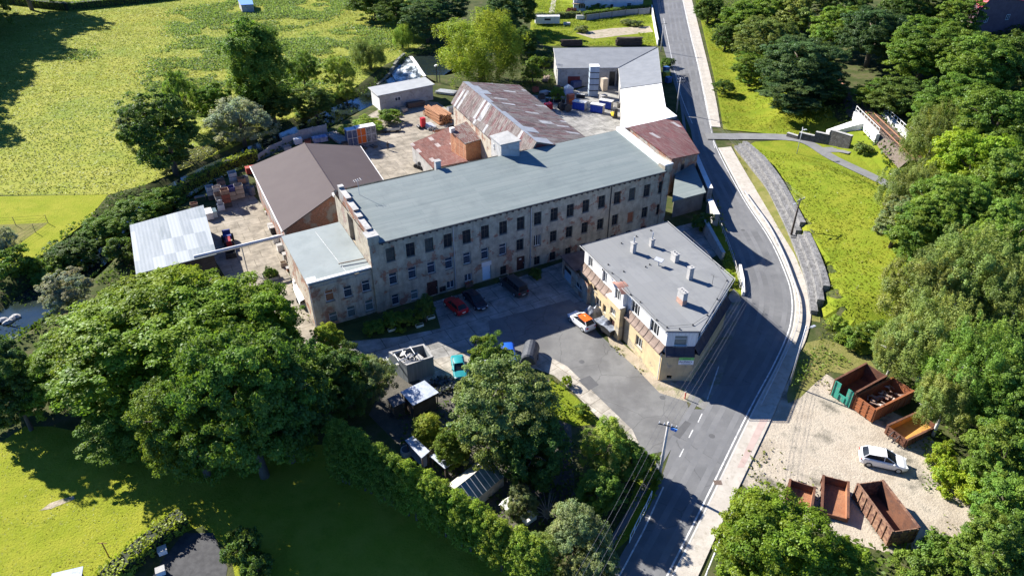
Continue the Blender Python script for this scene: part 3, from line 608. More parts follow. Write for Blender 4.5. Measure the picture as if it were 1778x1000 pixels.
m_wood_d = M('dark_timber', (.075,.055,.045), (.13,.10,.08), sc=1, st=(1,6,6), rough=.95)
m_wood_o = M('orange_timber', (.40,.20,.10), (.29,.14,.075), sc=1, st=(6,1,6), rough=.95)
m_rustm = M('rust', (.26,.11,.055), (.34,.16,.08), sc=1.2, rough=.9, bump=.3, c3=(.16,.075,.05), sc3=2.4)
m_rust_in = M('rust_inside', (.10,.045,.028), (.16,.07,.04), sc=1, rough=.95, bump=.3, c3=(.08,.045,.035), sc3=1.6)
m_orange = M('orange_paint', (.62,.13,.02), (.55,.11,.02), sc=2, rough=.5)
m_tyre = M('rubber', (.018,.018,.019), (.03,.03,.03), sc=4, rough=.9)
m_black = M('black_plastic', (.02,.02,.022), (.035,.035,.036), sc=3, rough=.6)

def ang(a, b): return math.atan2(b[1]-a[1], b[0]-a[0])
def inset(poly, d):
    c = np.mean(np.array(poly)[:,:2], axis=0); out = []
    n = len(poly)
    for i in range(n):
        a, b, e = poly[i-1], poly[i], poly[(i+1)%n]
        t1 = Vector((b[0]-a[0], b[1]-a[1])).normalized(); t2 = Vector((e[0]-b[0], e[1]-b[1])).normalized()
        area = sum(poly[k][0]*poly[(k+1)%n][1]-poly[(k+1)%n][0]*poly[k][1] for k in range(n)); sg = 1 if area > 0 else -1
        n1 = Vector((-t1.y, t1.x))*sg; n2 = Vector((-t2.y, t2.x))*sg; bi = (n1+n2); bi = bi/max(.3, bi.length**2)*2
        out.append((b[0]+bi.x*d, b[1]+bi.y*d))
    return out
def pz(*q): return [P(a,b,z)+(z,) for a,b,z in q]
def shed(name, label, cat, corners, roofm, wallm, ins=.3, t=.18, rz=A0, z0=0, fascia=None):
    w3 = pz(*corners); c = np.mean([p[:2] for p in w3], axis=0); loc = (c[0], c[1], 0)
    e = thing(name, label, cat, loc, rz); L = local(w3, loc, rz)
    (MB().gslab(L, t) if len(L) == 4 else MB().slab(L, t)).build('roof', roofm, e)
    ip = inset(L, ins); zs = [p[2]-t-.004 for p in L]
    wb = MB().prism(ip, z0, zs, top=False, bot=False).build('wall', wallm, e)
    if fascia:
        f = MB(); n = len(L)
        for i in range(n):
            a, b = L[i], L[(i+1)%n]; f.tube([(a[0],a[1],a[2]-.06),(b[0],b[1],b[2]-.06)], .09, 4)
        f.build('fascia', fascia, e)
    return e, L, ip
def gable(name, label, cat, eL0, eL1, r0, r1, eR0, eR1, roofm, wallm, ins=.35, t=.16, rz=A0, ridgem=None, side2=None):
    w3 = pz(eL0, eL1, r0, r1, eR0, eR1); c = np.mean([p[:2] for p in w3], axis=0); loc = (c[0], c[1], 0)
    e = thing(name, label, cat, loc, rz); a0, a1, q0, q1, b0, b1 = local(w3, loc, rz)
    def onplane(A, B, p, d):            # bring the ridge end into the plane of its gable
        nx, ny = -(B[1]-A[1]), B[0]-A[0]; t = ((A[0]-p[0])*nx+(A[1]-p[1])*ny)/(d[0]*nx+d[1]*ny); return (p[0]+d[0]*t, p[1]+d[1]*t, p[2]+d[2]*t)
    dq = tuple(b-a for a, b in zip(q0, q1)); q0, q1 = onplane(a0, b0, q0, dq), onplane(a1, b1, q1, dq)
    mb = MB(); mb.gslab([a0,a1,q1,q0], t); mb.gslab([q0,q1,b1,b0], t); mb.build('roof', [roofm], e)
    ip = inset([a0[:2],a1[:2],b1[:2],b0[:2]], ins)
    wl = MB(); wl.prism(ip, 0, [a0[2]-t,a1[2]-t,b1[2]-t,b0[2]-t], top=False, bot=False)
    for (A, q, B) in ((a1,q1,b1),(a0,q0,b0)):
        k = (ip[1],ip[2]) if A is a1 else (ip[0],ip[3]); s = .94
        mx, my = k[0][0]+(k[1][0]-k[0][0])*.5, k[0][1]+(k[1][1]-k[0][1])*.5
        fr = ((q[0]-A[0])*(B[0]-A[0])+(q[1]-A[1])*(B[1]-A[1]))/((B[0]-A[0])**2+(B[1]-A[1])**2)
        rp = (k[0][0]+(k[1][0]-k[0][0])*fr, k[0][1]+(k[1][1]-k[0][1])*fr, q[2]-t-.02)
        wl.add([(k[0][0],k[0][1],A[2]-t),(k[1][0],k[1][1],B[2]-t),rp], [(0,1,2)])
    wl.build('wall', wallm, e)
    if ridgem: MB().tube([(q0[0],q0[1],q0[2]+.03),(q1[0],q1[1],q1[2]+.03)], .12, 5).build('ridge', ridgem, e)
    return e, (a0,a1,q0,q1,b0,b1), ip

# --- the mill
mo = P(640,421,10.8); mr = P(1173,297,10.8)
MA = ang(P(660,549), P(984,454)); MU = (math.cos(MA), math.sin(MA))
ML = (mr[0]-mo[0])*MU[0]+(mr[1]-mo[1])*MU[1]
mill = thing('mill', 'long grey three storey mill with flaking plaster and a pale green roof', 'mill', (mo[0],mo[1],0), MA)
wa = (mo[0], mo[1]); wb = (mo[0]+MU[0]*ML, mo[1]+MU[1]*ML)
def mw(px, py): return onwall(px, py, wa, wb)
top = [(678,442),(712.6,433.7),(745,425),(777.5,417.7),(810,411),(842,403),(873.5,395.5),(904,388),(933.5,379.5),(962,372.5),(990,365.7),(1017,358),(1044.6,350.5),(1071.5,343.6),(1097.3,337),(1123,331),(1148.5,325)]
mid = [(683,484),(716,474),(749,465),(779.5,457),(811,448.5),(842,440.5),(873,433),(902.7,425),(933,417.5),(960.5,410.5),(988,403),(1015,395.6),(1042,389.5),(1067.5,382),(1094.5,377.5),(1119,369),(1144.5,363.5)]
bot = [(687,520,'white'),(720,511.5,'dark'),(751,499,'door'),(769,504.5,'hole'),(782.5,494,'double'),(813,482,'double'),(845,474,'bdoor'),(874,470.5,'hole'),(904,467,'ddoor'),(932.5,453.5,'hole'),(959.5,447,'hole'),(986,440,'hole'),(1012,433,'hole'),(1038,426,'hole'),(1064,419,'hole'),(1090,412,'hole'),(1116,405,'hole')]
ops = []; wins = []
for i, (a, b) in enumerate(top):
    s, z = mw(a, b); k = 'bars' if i in (0,2,14) else 'dark'; wins.append((s, z-1.02, 1.22, 2.05, k))
for i, (a, b) in enumerate(mid):
    s, z = mw(a, b); k = 'white' if i < 7 else ('brick' if i == 14 else 'tri' if i == 8 else 'dark'); wins.append((s, z-.92, 1.14, 1.85, k))
doors = []
for a, b, k in bot:
    s, z = mw(a, b)
    if k == 'white': wins.append((s, z-.85, 1.05, 1.7, 'white'))
    elif k == 'dark': wins.append((s, z-.8, 1.05, 1.6, 'curtain'))
    elif k == 'double': wins.append((s, z-.6, 1.15, 1.2, 'double'))
    elif k == 'hole': wins.append((s, max(.15,z-.7), 1.0, 1.45 if s > 14 else .95, 'dark'))
    else: doors.append((s, .05, 1.35 if k != 'door' else 1.6, 2.35, k))
wl = MB(); facade(wl, (0,0), (ML,0), 0, 10.62, [w_[:4] for w_ in wins]+[d[:4] for d in doors])
DM = 14.6
facade(wl, (ML,0), (ML,DM), 0, 12, []); facade(wl, (ML,DM), (0,DM), 0, 11.9, [])
facade(wl, (0,DM), (0,0), 0, 11.4, [(DM-7.6, 6.9, 2.6, 4.2)], depth=.6)
wl.build('wall', pl_mill, mill)
for s, z, w_, h, k in wins: window(mill, (0,0), (ML,0), s, z, w_, h, k)
# blind panels above and below the upper windows, pilasters, string courses, corbels
tr = MB()
for s, z, w_, h, k in wins:
    if h < 1.7: continue
    tr = MB(); t1 = z+h+.15; a_, b_ = s-w_/2, s+w_/2
    tr.prism([(a_-.2,-.05),(a_-.01,-.05),(a_-.01,-.003),(a_-.2,-.003)], z-.05, z+h).prism([(b_+.01,-.05),(b_+.2,-.05),(b_+.2,-.003),(b_+.01,-.003)], z-.05, z+h).box(a_-.2, b_+.2, -.05, -.003, z+h, t1)
    if h == 2.05: tr.box(a_-.05, b_+.05, -.04, -.003, t1, min(10.0, z+h+.6))
    tr.build('window_surround', pl_mill, mill)
for s in (0.55, ML-.55):
    MB().box(s-.62, s+.62, -.22, -.002, 0, 10.5).box(s-.75, s+.75, -.35, 1.25, 10.5, 11.5).build('pilaster', pl_mill, mill)
MB().box(-.25, 1.35, -.4, 1.3, 11.503, 11.7).build('coping', m_conc, mill)
MB().box(ML-1.35, ML+.25, -.4, 1.3, 11.503, 11.7).build('coping', m_render, mill)
cb = MB().box(-.11, .11, -.56, -.003, 10.22, 10.58).build('eaves_bracket', m_wood_d, mill); q = 1.6; cb.location.x = q
while q < ML-2.3:
    q += .95; o = dup(cb, mill); o.location.x = q
MB().box(1.3, ML-1.3, -.02, .12, 10.0, 10.2).build('cornice', pl_mill, mill)
rf = MB(); zf, zr = 10.78, 12.4
e0, e1, b0, b1 = local(pz((663,423,zf),(1168,299,zf),(600,330,zr),(1097,221,zr)), (mo[0],mo[1]), MA)
rf.slab([(1.15,-.62,zf-.05),(ML-1.1,-.62,zf-.05),(ML-.55,b1[1],zr),(1.15,b0[1],zr)], .14)
rf.slab([(1.15,b0[1]+.003,zr),(ML-.55,b1[1]+.003,zr),(ML-.5,b1[1]+1.3,zr-.7),(1.15,b0[1]+1.3,zr-.7)], .14)
rf.build('roof', r_mill, mill)
MB().tube([(1.15,-.70,zf-.16),(ML-1.1,-.70,zf-.16)], .09, 6).build('gutter', m_dsteel, mill)
pp = MB()  # stepped gable parapets
for (y0_, y1_, h) in ((1.3,4.6,11.9),(4.6,6.2,12.15),(6.2,9.2,12.45),(9.2,12.4,12.85),(12.4,b0[1]+.3,13.2)): pp.box(.28,.96,y0_,y1_-.003,11.0,h)
pp.build('gable_parapet', pl_gable, mill)
pc = MB()
for (y0_, y1_, h) in ((1.3,4.6,11.9),(4.6,6.2,12.15),(6.2,9.2,12.45),(9.2,12.4,12.85),(12.4,b0[1]+.3,13.2)): pc.box(.24,1.0,y0_,y1_-.003,h+.003,h+.05)
pc.build('parapet_coping', m_conc, mill)
pr = MB()
pr.prism([(ML-1.08,1.303),(ML+.02,1.303),(ML+.5,b1[1]),(ML-.6,b1[1])], 10.9, [11.6,11.6,13.0,13.0])
pr.build('gable_parapet', m_render, mill)
MB().box(.58,.66, 6.35, 8.85, 6.9, 11.0).build('gable_recess', pl_brick, mill)
for px in (787, 921, 1053.5):
    s, _ = mw(px, 420); MB().tube([(s,-.11,.1),(s,-.11,10.4)], .07, 6).build('downpipe', m_steel if px != 1053.5 else m_dsteel, mill)
for s, z, w_, h, k in doors:
    d = MB(); d.box(s-w_/2, s+w_/2, .17, .23, z, z+h-.02)
    do = d.build('door', {'bdoor':m_bluewh,'ddoor':m_ddoor,'door':m_ddoor}[k], mill)
    if k == 'bdoor': MB().box(s-w_/2-.1, s+w_/2+.1, -.05, -.003, z+h+.05, z+h+.75).build('door_lintel', m_render, mill)
    MB().box(s+w_/2-.16, s+w_/2-.1, .10, .168, 1.05, 1.2).build('handle', m_steel, do)
    if k == 'ddoor': MB().box(s-.2, s+.2, .15, .168, 1.75, 1.95).build('name_plate', m_paint, do)
# chimney on the rear edge and small brick one
cx = local([P(760,292,12.3)], mo, MA)[0]
MB().box(cx[0]-.4,cx[0]+.4,cx[1]-.35,cx[1]+.35,11.4,13.4).box(cx[0]-.5,cx[0]+.5,cx[1]-.45,cx[1]+.45,13.403,13.52).build('chimney', m_grey_r, mill)
ant = MB(); ant.tube([(2.6,11.0,12.0),(2.6,11.0,14.6)], .03, 5); ant.tube([(2.0,11.0,14.3),(3.3,11.0,14.5)], .02, 4)
for k in range(4): ant.tube([(2.1+k*.3,10.6,14.3+k*.05),(2.1+k*.3,11.4,14.3+k*.05)], .015, 4)
ant.build('aerial', m_steel, mill)

# --- annex at the left end of the mill
an, aL, aip = None, None, None
az = 6.9
loc = (mo[0], mo[1], 0); axl = local([P(538,498,az), P(500,411,az)], loc, MA)
AX0 = axl[0][0]; AYb = axl[1][1]; AY0 = .12
annex = thing('annex', 'two storey brick annex with pale flat roof against the left end of the mill', 'building', loc, MA)
aw = (loc[0]+MU[0]*AX0-MU[1]*AY0, loc[1]+MU[1]*AX0+MU[0]*AY0); ab = (loc[0]-MU[1]*AY0, loc[1]+MU[0]*AY0)
awins = []
for px, py, k in ((572.5,513.5,'boarded'),(604.5,506.5,'white'),(636,496.5,'white'),(579.5,551.5,'curtain'),(610.5,541,'curtain'),(641.5,530,'curtain')):
    s, z = onwall(px, py, aw, ab); awins.append((s, z-.85, 1.12, 1.7, k))
wl = MB(); facade(wl, (AX0,AY0), (-.02,AY0), 0, az-.2, [w_[:4] for w_ in awins]); facade(wl, (AX0,AYb), (AX0,AY0), 0, az-.2, []); wl.build('wall', pl_annex, annex)
for s, z, w_, h, k in awins: window(annex, (AX0,AY0), (-.02,AY0), s, z, w_, h, k)
tr = MB()
for s, z, w_, h, k in awins: tr.box(AX0+s-w_/2-.15, AX0+s+w_/2+.15, AY0-.06, AY0-.003, z+h+.05, z+h+.2)
tr.box(AX0-.05, -.63, AY0-.1, AY0-.004, az-.75, az-.55); tr.box(AX0-.04, -.63, AY0-.06, AY0-.004, .0, .5)
for s in (AX0+.5,): tr.box(s-.5, s+.5, AY0-.09, AY0-.005, .502, az-.76)
tr.build('cornice', pl_annex, annex)
MB().slab([(AX0-.15,AY0-.1,az-.05),(-.05,AY0-.1,az+.1),(-.05,AYb,az+.45),(AX0-.15,AYb,az+.3)], .15).build('roof', r_annex, annex)
MB().box(AX0-.18, -.05, AY0-.14, AY0+.35, az+.105, az+.28).box(AX0-.1, AX0+1.1, AY0+.353, AY0+1.1, az+.1, az+.32).build('parapet', m_render, annex)
MB().tube([(AX0-.1,AY0-.2,az-.1),(AX0-.1,AY0-.2,.1)], .07, 6).build('downpipe', m_render, annex)
MB().tube([(-3.6,2.6,az+.38),(-.2,2.1,az+.5)], .08, 6).build('pipe', m_wood, annex)
hl = MB().tube([(-3.9,AYb-1.2,az+.42),(-3.2,AY0+.4,az+.13)], .03, 4).build('cable', m_paint, annex)

# --- brown hall
hall, hc, hip = gable('hall', 'storage hall with a brown sheet gable roof beside the mill', 'hall', (434,289,6.2), (490,402,6.2), (531,253,8.6), (594,350,8.6), (626,254,6.2), (672,322,6.2), r_brown, pl_gable, ridgem=r_brown)
a0,a1,q0,q1,b0,b1 = hc
f = MB(); f.tube([(a0[0],a0[1],a0[2]-.05),(a1[0],a1[1],a1[2]-.05)], .1, 5); f.tube([(b0[0],b0[1],b0[2]-.05),(b1[0],b1[1],b1[2]-.05)], .1, 5); f.build('gutter', m_render, hall)
MB().cbox((q1[0]+.4,q1[1]-.5,q1[2]-.1),(2.2,.9,.35)).build('wall_cap', m_render, hall)

# --- long rusty shed behind the mill, stair tower, brick store, tin roof
long_, lc, lip = gable('long_shed', 'long shed with patchy rusty corrugated gable roof behind the mill', 'shed', (783,179,9.6), (905,290.5,9.6), (810,147,13.2), (932,247,13.4), (902,148,9.6), (1051,265.5,9.6), r_rust, pl_annex)
k0, k1 = lip[1], lip[2]; fr_ = ((lc[3][0]-lc[1][0])*(lc[5][0]-lc[1][0])+(lc[3][1]-lc[1][1])*(lc[5][1]-lc[1][1]))/math.dist(lc[1][:2],lc[5][:2])**2
MB().add([(k0[0],k0[1]-.05,8),(k1[0],k1[1]-.05,8),(k1[0],k1[1]-.05,9.35),(k0[0]+(k1[0]-k0[0])*fr_,k0[1]+(k1[1]-k0[1])*fr_-.05,13.0),(k0[0],k0[1]-.05,9.35)],[(0,1,2,3,4)]).build('gable_boards', m_redwall, long_)
rg = MB(); rr_ = random.Random(8); q0_, q1_, b0_, b1_ = [Vector(v) for v in (lc[2],lc[3],lc[4],lc[5])]; N_ = 26; w_ = .12
for i in range(N_):
    if i % 2 == 0: w_ = rr_.choice((.05,.10,.17,.24))
    for t_ in (i/N_, (i+1)/N_):
        a_ = q0_.lerp(q1_, t_); e_ = b0_.lerp(b1_, t_); p_ = a_.lerp(e_, w_); rg.v += [(a_.x,a_.y,a_.z+.035),(p_.x,p_.y,p_.z+.035)]
    o_ = len(rg.v)-4; rg.f.append([o_,o_+1,o_+3,o_+2]); rg.m.append(0)
    if i: rg.f.append([o_-2,o_,o_+1,o_-1]) if False else None; 
    if i and len(rg.f) > len(rg.m): rg.m.append(0)
rg.build('ridge_sheets', M('pale_sheet',(.30,.33,.36),(.22,.22,.22),sc=.8,st=(1,5,1),rough=.6), long_)
tower, tL, tip = shed('stair_tower', 'small white stair tower with sloping grey roof rising behind the mill ridge', 'tower', [(850,236,14.2),(869,252,14.2),(905,244,14.9),(881,227,14.9)], M('tower_felt',(.24,.24,.23),(.32,.315,.30),sc=.8,bump=.3), m_conc, ins=.15)
window(tower, tip[0], tip[1], 1.2, 12.6, .5, .8, 'ddark', depth=-.02)
bs, bL, bip = shed('brick_store', 'orange brick store with mossy rusty roof in the upper yard', 'building', [(779,224,8.2),(808,250,7.4),(848,238,7.6),(812,210,8.4)], r_rust3, orange_brick, ins=.2)
MB().cbox((bL[0][0]+.3,bL[0][1]-.9,8.2),(.8,.8,.9)).build('chimney', m_render, bs)
shed('tin_shed', 'low lean-to with dark red tin roof beside the brick store', 'shed', [(712,250,3.6),(752,292,3.0),(812,280,4.2),(806,250,4.4),(780,221,4.6)], r_tin, m_grey_r, ins=.25)
shed('lean_to', 'narrow lean-to with ragged grey rusty sheets between mill and brick store', 'shed', [(768,298,3.6),(792,300,3.4),(850,276,4.0),(812,280,4.2)], r_rust3, m_grey_r, ins=.2)

# --- shed by the weir
ws, wL, wip = shed('weir_shed', 'small grey shed with flat grey roof beside the weir', 'shed', [(639,152,4.0),(656,167,3.7),(755,147,3.7),(738,134,4.0)], M('pale_felt',(.30,.31,.31),(.35,.36,.355),sc=.5), m_render, ins=.45, fascia=m_conc)
L_ = math.dist(wip[1], wip[2]); window(ws, wip[1], wip[2], L_*.33, 1.5, 1.5, .9, 'double', depth=-.02)
MB().add([(wip[1][0],wip[1][1]-.02,0),(wip[2][0],wip[2][1]-.02,0),(wip[2][0],wip[2][1]-.02,3.4),(wip[1][0],wip[1][1]-.02,3.4)],[(0,1,2,3)]).build('front_wall', m_grey_r, ws)

# --- L-shaped rear shed, white roof, red roof
rs, rL, rip = shed('rear_shed', 'long grey roofed shed closing the rear yard at the road', 'shed', [(961,84,6.0),(967,119,4.6),(1073,118,4.6),(1141,82,6.0)], r_grey, m_grey_r, ins=.25, rz=0, fascia=m_conc)
MB().box(rip[1][0]+2.6, rip[1][0]+5.6, rip[1][1]-.06, rip[1][1]-.003, .6, 2.5).build('red_panel', m_redwall, rs)
MB().box(rip[2][0]-3.8, rip[2][0]-.4, rip[2][1]-.06, rip[2][1]-.003, .0, 3.6).build('door_opening', g_dark, rs)
shed('side_wing', 'grey roofed wing joining the rear shed to the white roof along the road', 'shed', [(1074,119,4.6),(1078,154,4.6),(1149,144,6.1),(1142.5,83,6.1)], r_grey, m_grey_r, ins=.2, rz=R(90), fascia=m_conc)
shed('white_store', 'storage wing with bright white coated roof beside the road', 'shed', [(1078,155.5,5.0),(1080,222,5.0),(1096,221,5.2),(1175.5,201.5,6.0),(1156,186,6.1),(1149,145.5,6.1)], m_whiteroof, m_grey_r, ins=.2, rz=R(90))
red, reL, reip = shed('red_roof_store', 'store with worn red corrugated roof at the road end of the mill', 'shed', [(1092,220.5,7.2),(1167,276,7.2),(1215,266,5.2),(1175,203,5.2)], r_rust2, pl_gable, ins=.3)
L_ = math.dist(reip[1], reip[2]); window(red, reip[1], reip[2], L_*.45, 3.6, 1.1, 1.7, 'hole', depth=-.02)
cp, cL, cip = shed('carport', 'low carport with grey green felt roof at the road corner of the mill', 'carport', [(1173,298,3.5),(1167,350,3.3),(1226,334,3.3),(1204,283,3.5)], r_mill, m_conc_d, ins=.3)
# --- white wall stubs along the road
def wallrun(name, label, pts, h, t, mat, cat='wall', cap=None, posts=None, group=None):
    c = np.mean(np.array(pts)[:,:2], axis=0); e = thing(name, label, cat, (c[0],c[1],0), 0, group); q = local(pts, c, 0)
    hh = h if hasattr(h,'__len__') else [h]*len(q); a = offset(q, t/2); b = offset(q, -t/2); mb = MB(); cpb = MB()
    for i in range(len(q)-1):
        zb = float(T(*pts[i][:2])); po = [a[i],a[i+1],b[i+1],b[i]]; mb.prism(po, zb-.3, [hh[i]+zb,hh[i+1]+zb,hh[i+1]+zb,hh[i]+zb])
        if cap:
            ca = offset(q, t/2+.06); cbb = offset(q, -t/2-.06); cpb.prism([ca[i],ca[i+1],cbb[i+1],cbb[i]], [hh[i]+zb+.004,hh[i+1]+zb+.004,hh[i+1]+zb+.004,hh[i]+zb+.004], [hh[i]+zb+.09,hh[i+1]+zb+.09,hh[i+1]+zb+.09,hh[i]+zb+.09])
    mb.build('panels' if posts else 'wall', mat, e)
    if cap: cpb.build('coping', cap, e)
    if posts:
        for i in range(len(q)):
            zb = float(T(*pts[i][:2])); MB().box(q[i][0]-.11,q[i][0]+.11,q[i][1]-.11,q[i][1]+.11,zb-.2,hh[i]+zb+.12).build('post', posts, e)
    return e
wallrun('boundary_wall', 'white coped wall with worn top between carport and road', PL([(1206,283),(1218,312),(1231,342)],1.0), 2.6, .8, m_grey_r, cap=m_render)
wallrun('boundary_wall', 'short white capped wall stub with red bricks below the carport', PL([(1231,358),(1238,374),(1243,384)],1.0), 2.2, .8, m_grey_r, cap=m_render)
wallrun('retaining_wall', 'low grey stone retaining wall in the shade behind the yellow house', PL([(1216,392),(1235,425),(1254,452)]), [2.2,1.9,1.3], .45, m_conc, cap=m_conc)
wallrun('plot_wall', 'pale concrete wall along the road by the overgrown plot', PL([(1131,18),(1136,48),(1142,80)]), 1.8, .3, m_render)

# --- yellow house
yz = 7.4
Y3 = [P(a,b,yz) for a,b in ((1010.4,427),(1159,386),(1273.5,484),(1215.5,575),(1157.5,574.6))]   # A rear left, B, C, D front right, E front corner
yc = np.mean(Y3, axis=0); YA = ang(Y3[4], Y3[0])-math.pi   # local x runs from A to E
house = thing('yellow_house', 'yellow plastered house with flat grey roof and white mansard at the junction', 'house', (yc[0],yc[1],0), YA)
yl = local(Y3, yc, YA)
pl_yel = Mplaster('yellow_plaster', (.58,.46,.27), (.48,.385,.235), (.42,.37,.28), (.4,.36,.3), .55, .62, damp=(.33,.27,.18))
m_mans = M('white_mansard', (.74,.73,.70), (.60,.59,.57), sc=1.2, st=(4,4,.6), rough=.8)
m_skirt = M('brown_skirt_sheet', (.15,.11,.088), (.21,.155,.125), sc=1.5, rough=.7, metal=.2)
up = inset(yl, .35); lo_ = inset(yl, .05)
ZL = 4.0
# order A,B,C,D,E : outward = for clockwise seen from above; facade wants outside on the right-hand side
def yface(i, j, poly): return poly[i], poly[j]
wl = MB(); uw = MB(); yw = []
A_, E_ = lo_[0], lo_[4]; LE = math.dist(A_, E_)
low = [(5.3,.9,1.5,1.25,'ddark'),(7.3,.9,1.5,1.25,'ddark'),(11.4,2.9,1.2,.95,'ddark'),(15.6,1.4,1.5,1.5,'tri'),(4.3,2.7,.9,.8,'hole')]
facade(wl, A_, E_, 0, ZL, [(s,z,w_,h) for s,z,w_,h,k in low]+[(11.4,.05,1.3,2.2)])
for s,z,w_,h,k in low: window(house, A_, E_, s, z, w_, h, k)
D_ = lo_[3]; facade(wl, E_, D_, 0, ZL, [(1.1,.35,.6,.5)]); facade(wl, D_, lo_[2], 0, ZL, []); facade(wl, lo_[2], lo_[1], 0, ZL, []); facade(wl, lo_[1], A_, 0, ZL, [])
wl.build('lower_wall', pl_yel, house)
uA, uE, uD, uC, uB = up[0], up[4], up[3], up[2], up[1]
uws = [(1.7,5.05,1.3,1.7,'tri'),(5.6,4.9,1.2,1.8,'double'),(13.3,4.9,1.9,1.7,'tri'),(17.6,4.9,1.9,1.7,'tri')]
facade(uw, uA, uE, ZL, yz-.15, [w_[:4] for w_ in uws]); 
for s,z,w_,h,k in uws: window(house, uA, uE, s, z, w_, h, k)
LD = math.dist(uE, uD); facade(uw, uE, uD, ZL, yz-.15, [(LD/2,4.95,1.5,1.5)]); window(house, uE, uD, LD/2, 4.95, 1.5, 1.5, 'curtain')
LC = math.dist(uD, uC); cw = [(q,5.0,1.3,1.4,'dark') for q in np.arange(1.6, LC-1, 2.6)]; facade(uw, uD, uC, ZL, yz-.15, [w_[:4] for w_ in cw])
for s,z,w_,h,k in cw: window(house, uD, uC, s, z, w_, h, k)
facade(uw, uC, uB, ZL, yz-.15, []); facade(uw, uB, uA, ZL, yz-.15, [])
uw.build('mansard_wall', m_mans, house)
MB().slab([(p[0],p[1],yz) for p in yl], .14).build('roof', r_flat, house)
ex = MB(); o2 = inset(yl, -.22)
for i in range(5):
    a, b = o2[i], o2[(i+1)%5]; ex.tube([(a[0],a[1],yz-.03),(b[0],b[1],yz-.03)], .06, 4)
ex.build('roof_edge', M('dull_zinc',(.20,.205,.21),rough=.6), house)
# sloping brown skirt in curved pieces between the windows, and along the other sides
def skirt(A, B, s0, s1, out=.75, mat=m_skirt, n=5):
    L = math.dist(A,B); ux, uy = (B[0]-A[0])/L, (B[1]-A[1])/L; nx, ny = uy, -ux; mb = MB(); pts = []
    for k in range(n+1):
        t = k/n; o = .02+out*t; z = ZL+.95*(1-t)**1.7+.02
        for s in (s0, s1): pts.append((A[0]+ux*s+nx*o, A[1]+uy*s+ny*o, z))
    mb.add(pts, [(2*k,2*k+1,2*k+3,2*k+2) for k in range(n)])
    u = [(A[0]+ux*s+nx*o, A[1]+uy*s+ny*o, ZL-.06) for o in (.0,out+.02) for s in (s0,s1)]
    mb.add(u, [(0,1,3,2)]); mb.add([u[2],u[3],pts[-1],pts[-2]], [(0,1,2,3)])
    ns = int((s1-s0)/.9)
    for j in range(ns+1):
        s = s0+(s1-s0)*j/max(1,ns); mb.tube([(A[0]+ux*s+nx*(.02+out*k/n), A[1]+uy*s+ny*(.02+out*k/n), ZL+.95*(1-k/n)**1.7+.05) for k in range(n+1)], .03, 4)
    return mb.build('skirt_roof', mat, house)
LU = math.dist(uA,uE)
for s0, s1 in ((.1,.95),(1.0,4.6),(4.65,8.2),(12.1,12.6),(12.65,16.6),(16.65,LU-.05)): skirt(uA, uE, s0, s1)
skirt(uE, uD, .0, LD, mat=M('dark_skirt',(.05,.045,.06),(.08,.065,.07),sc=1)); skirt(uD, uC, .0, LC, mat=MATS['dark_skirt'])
skirt(uB, uA, .0, math.dist(uB,uA), mat=MATS['dark_skirt'])
# entrance bay with curved dormer
b0s, b1s = 8.6, 12.0; L = LE; ux, uy = (E_[0]-A_[0])/L, (E_[1]-A_[1])/L; nx, ny = uy, -ux
def yp(s, o, z): return (A_[0]+ux*s+nx*o, A_[1]+uy*s+ny*o, z)
bay = MB(); p_ = [yp(b0s,.003,0),yp(b1s,.003,0),yp(b1s,.7,0),yp(b0s,.7,0)]
fa, fb = yp(b0s,.75,0)[:2], yp(b1s,.75,0)[:2]
facade(bay, fa, fb, 0, 5.0, [(1.7,.05,1.3,2.3),(1.7,2.95,1.3,1.0)]); facade(bay, yp(b0s,0,0)[:2], fa, 0, 5.0, []); facade(bay, fb, yp(b1s,0,0)[:2], 0, 5.0, [])
bay.build('entrance_bay', pl_yel, house)
window(house, fa, fb, 1.7, 2.95, 1.3, 1.0, 'tri'); dd = MB(); dd.add([yp(b0s+1.05,.52,.05),yp(b0s+2.35,.52,.05),yp(b0s+2.35,.52,2.35),yp(b0s+1.05,.52,2.35)],[(0,1,2,3)]); dd.build('door', m_ddoor, house)
dm = MB(); da, db = yp(b0s+.5,.35,0)[:2], yp(b1s-.3,.35,0)[:2]
facade(dm, da, db, 5.0, 7.0, [(1.3,5.15,1.5,1.6)]); facade(dm, yp(b0s+.5,-.5,0)[:2], da, 5.0, 7.0, []); facade(dm, db, yp(b1s-.3,-.5,0)[:2], 5.0, 7.0, []); dm.build('dormer_wall', m_mans, house)
window(house, da, db, 1.3, 5.15, 1.5, 1.6, 'tri')
dr = MB(); n = 8; pts = []
for k in range(n+1):
    t = k/n; s = b0s+.3+t*(b1s-b0s-.4); z = 7.02+.5*math.sin(math.pi*t)
    pts += [yp(s,.75,z), yp(s,-.7,z)]
dr.add(pts, [(2*k,2*k+1,2*k+3,2*k+2) for k in range(n)]); dr.build('dormer_roof', M('dormer_sheet',(.26,.12,.09),(.33,.19,.14),sc=1.2,rough=.7), house)
MB().prism([yp(b0s-.05,.0,0)[:2],yp(b1s+.05,.0,0)[:2],yp(b1s+.05,.95,0)[:2],yp(b0s-.05,.95,0)[:2]],5.003,5.12).build('bay_ledge', m_render, house)
MB().tube([yp(LE-.25,.12,ZL),yp(LE-.25,.12,.1)], .06, 6).build('downpipe', m_render, house)
MB().tube([yp(b1s+.15,.15,ZL),yp(b1s+.15,.15,.1)], .06, 6).build('downpipe', m_wood_d, house)
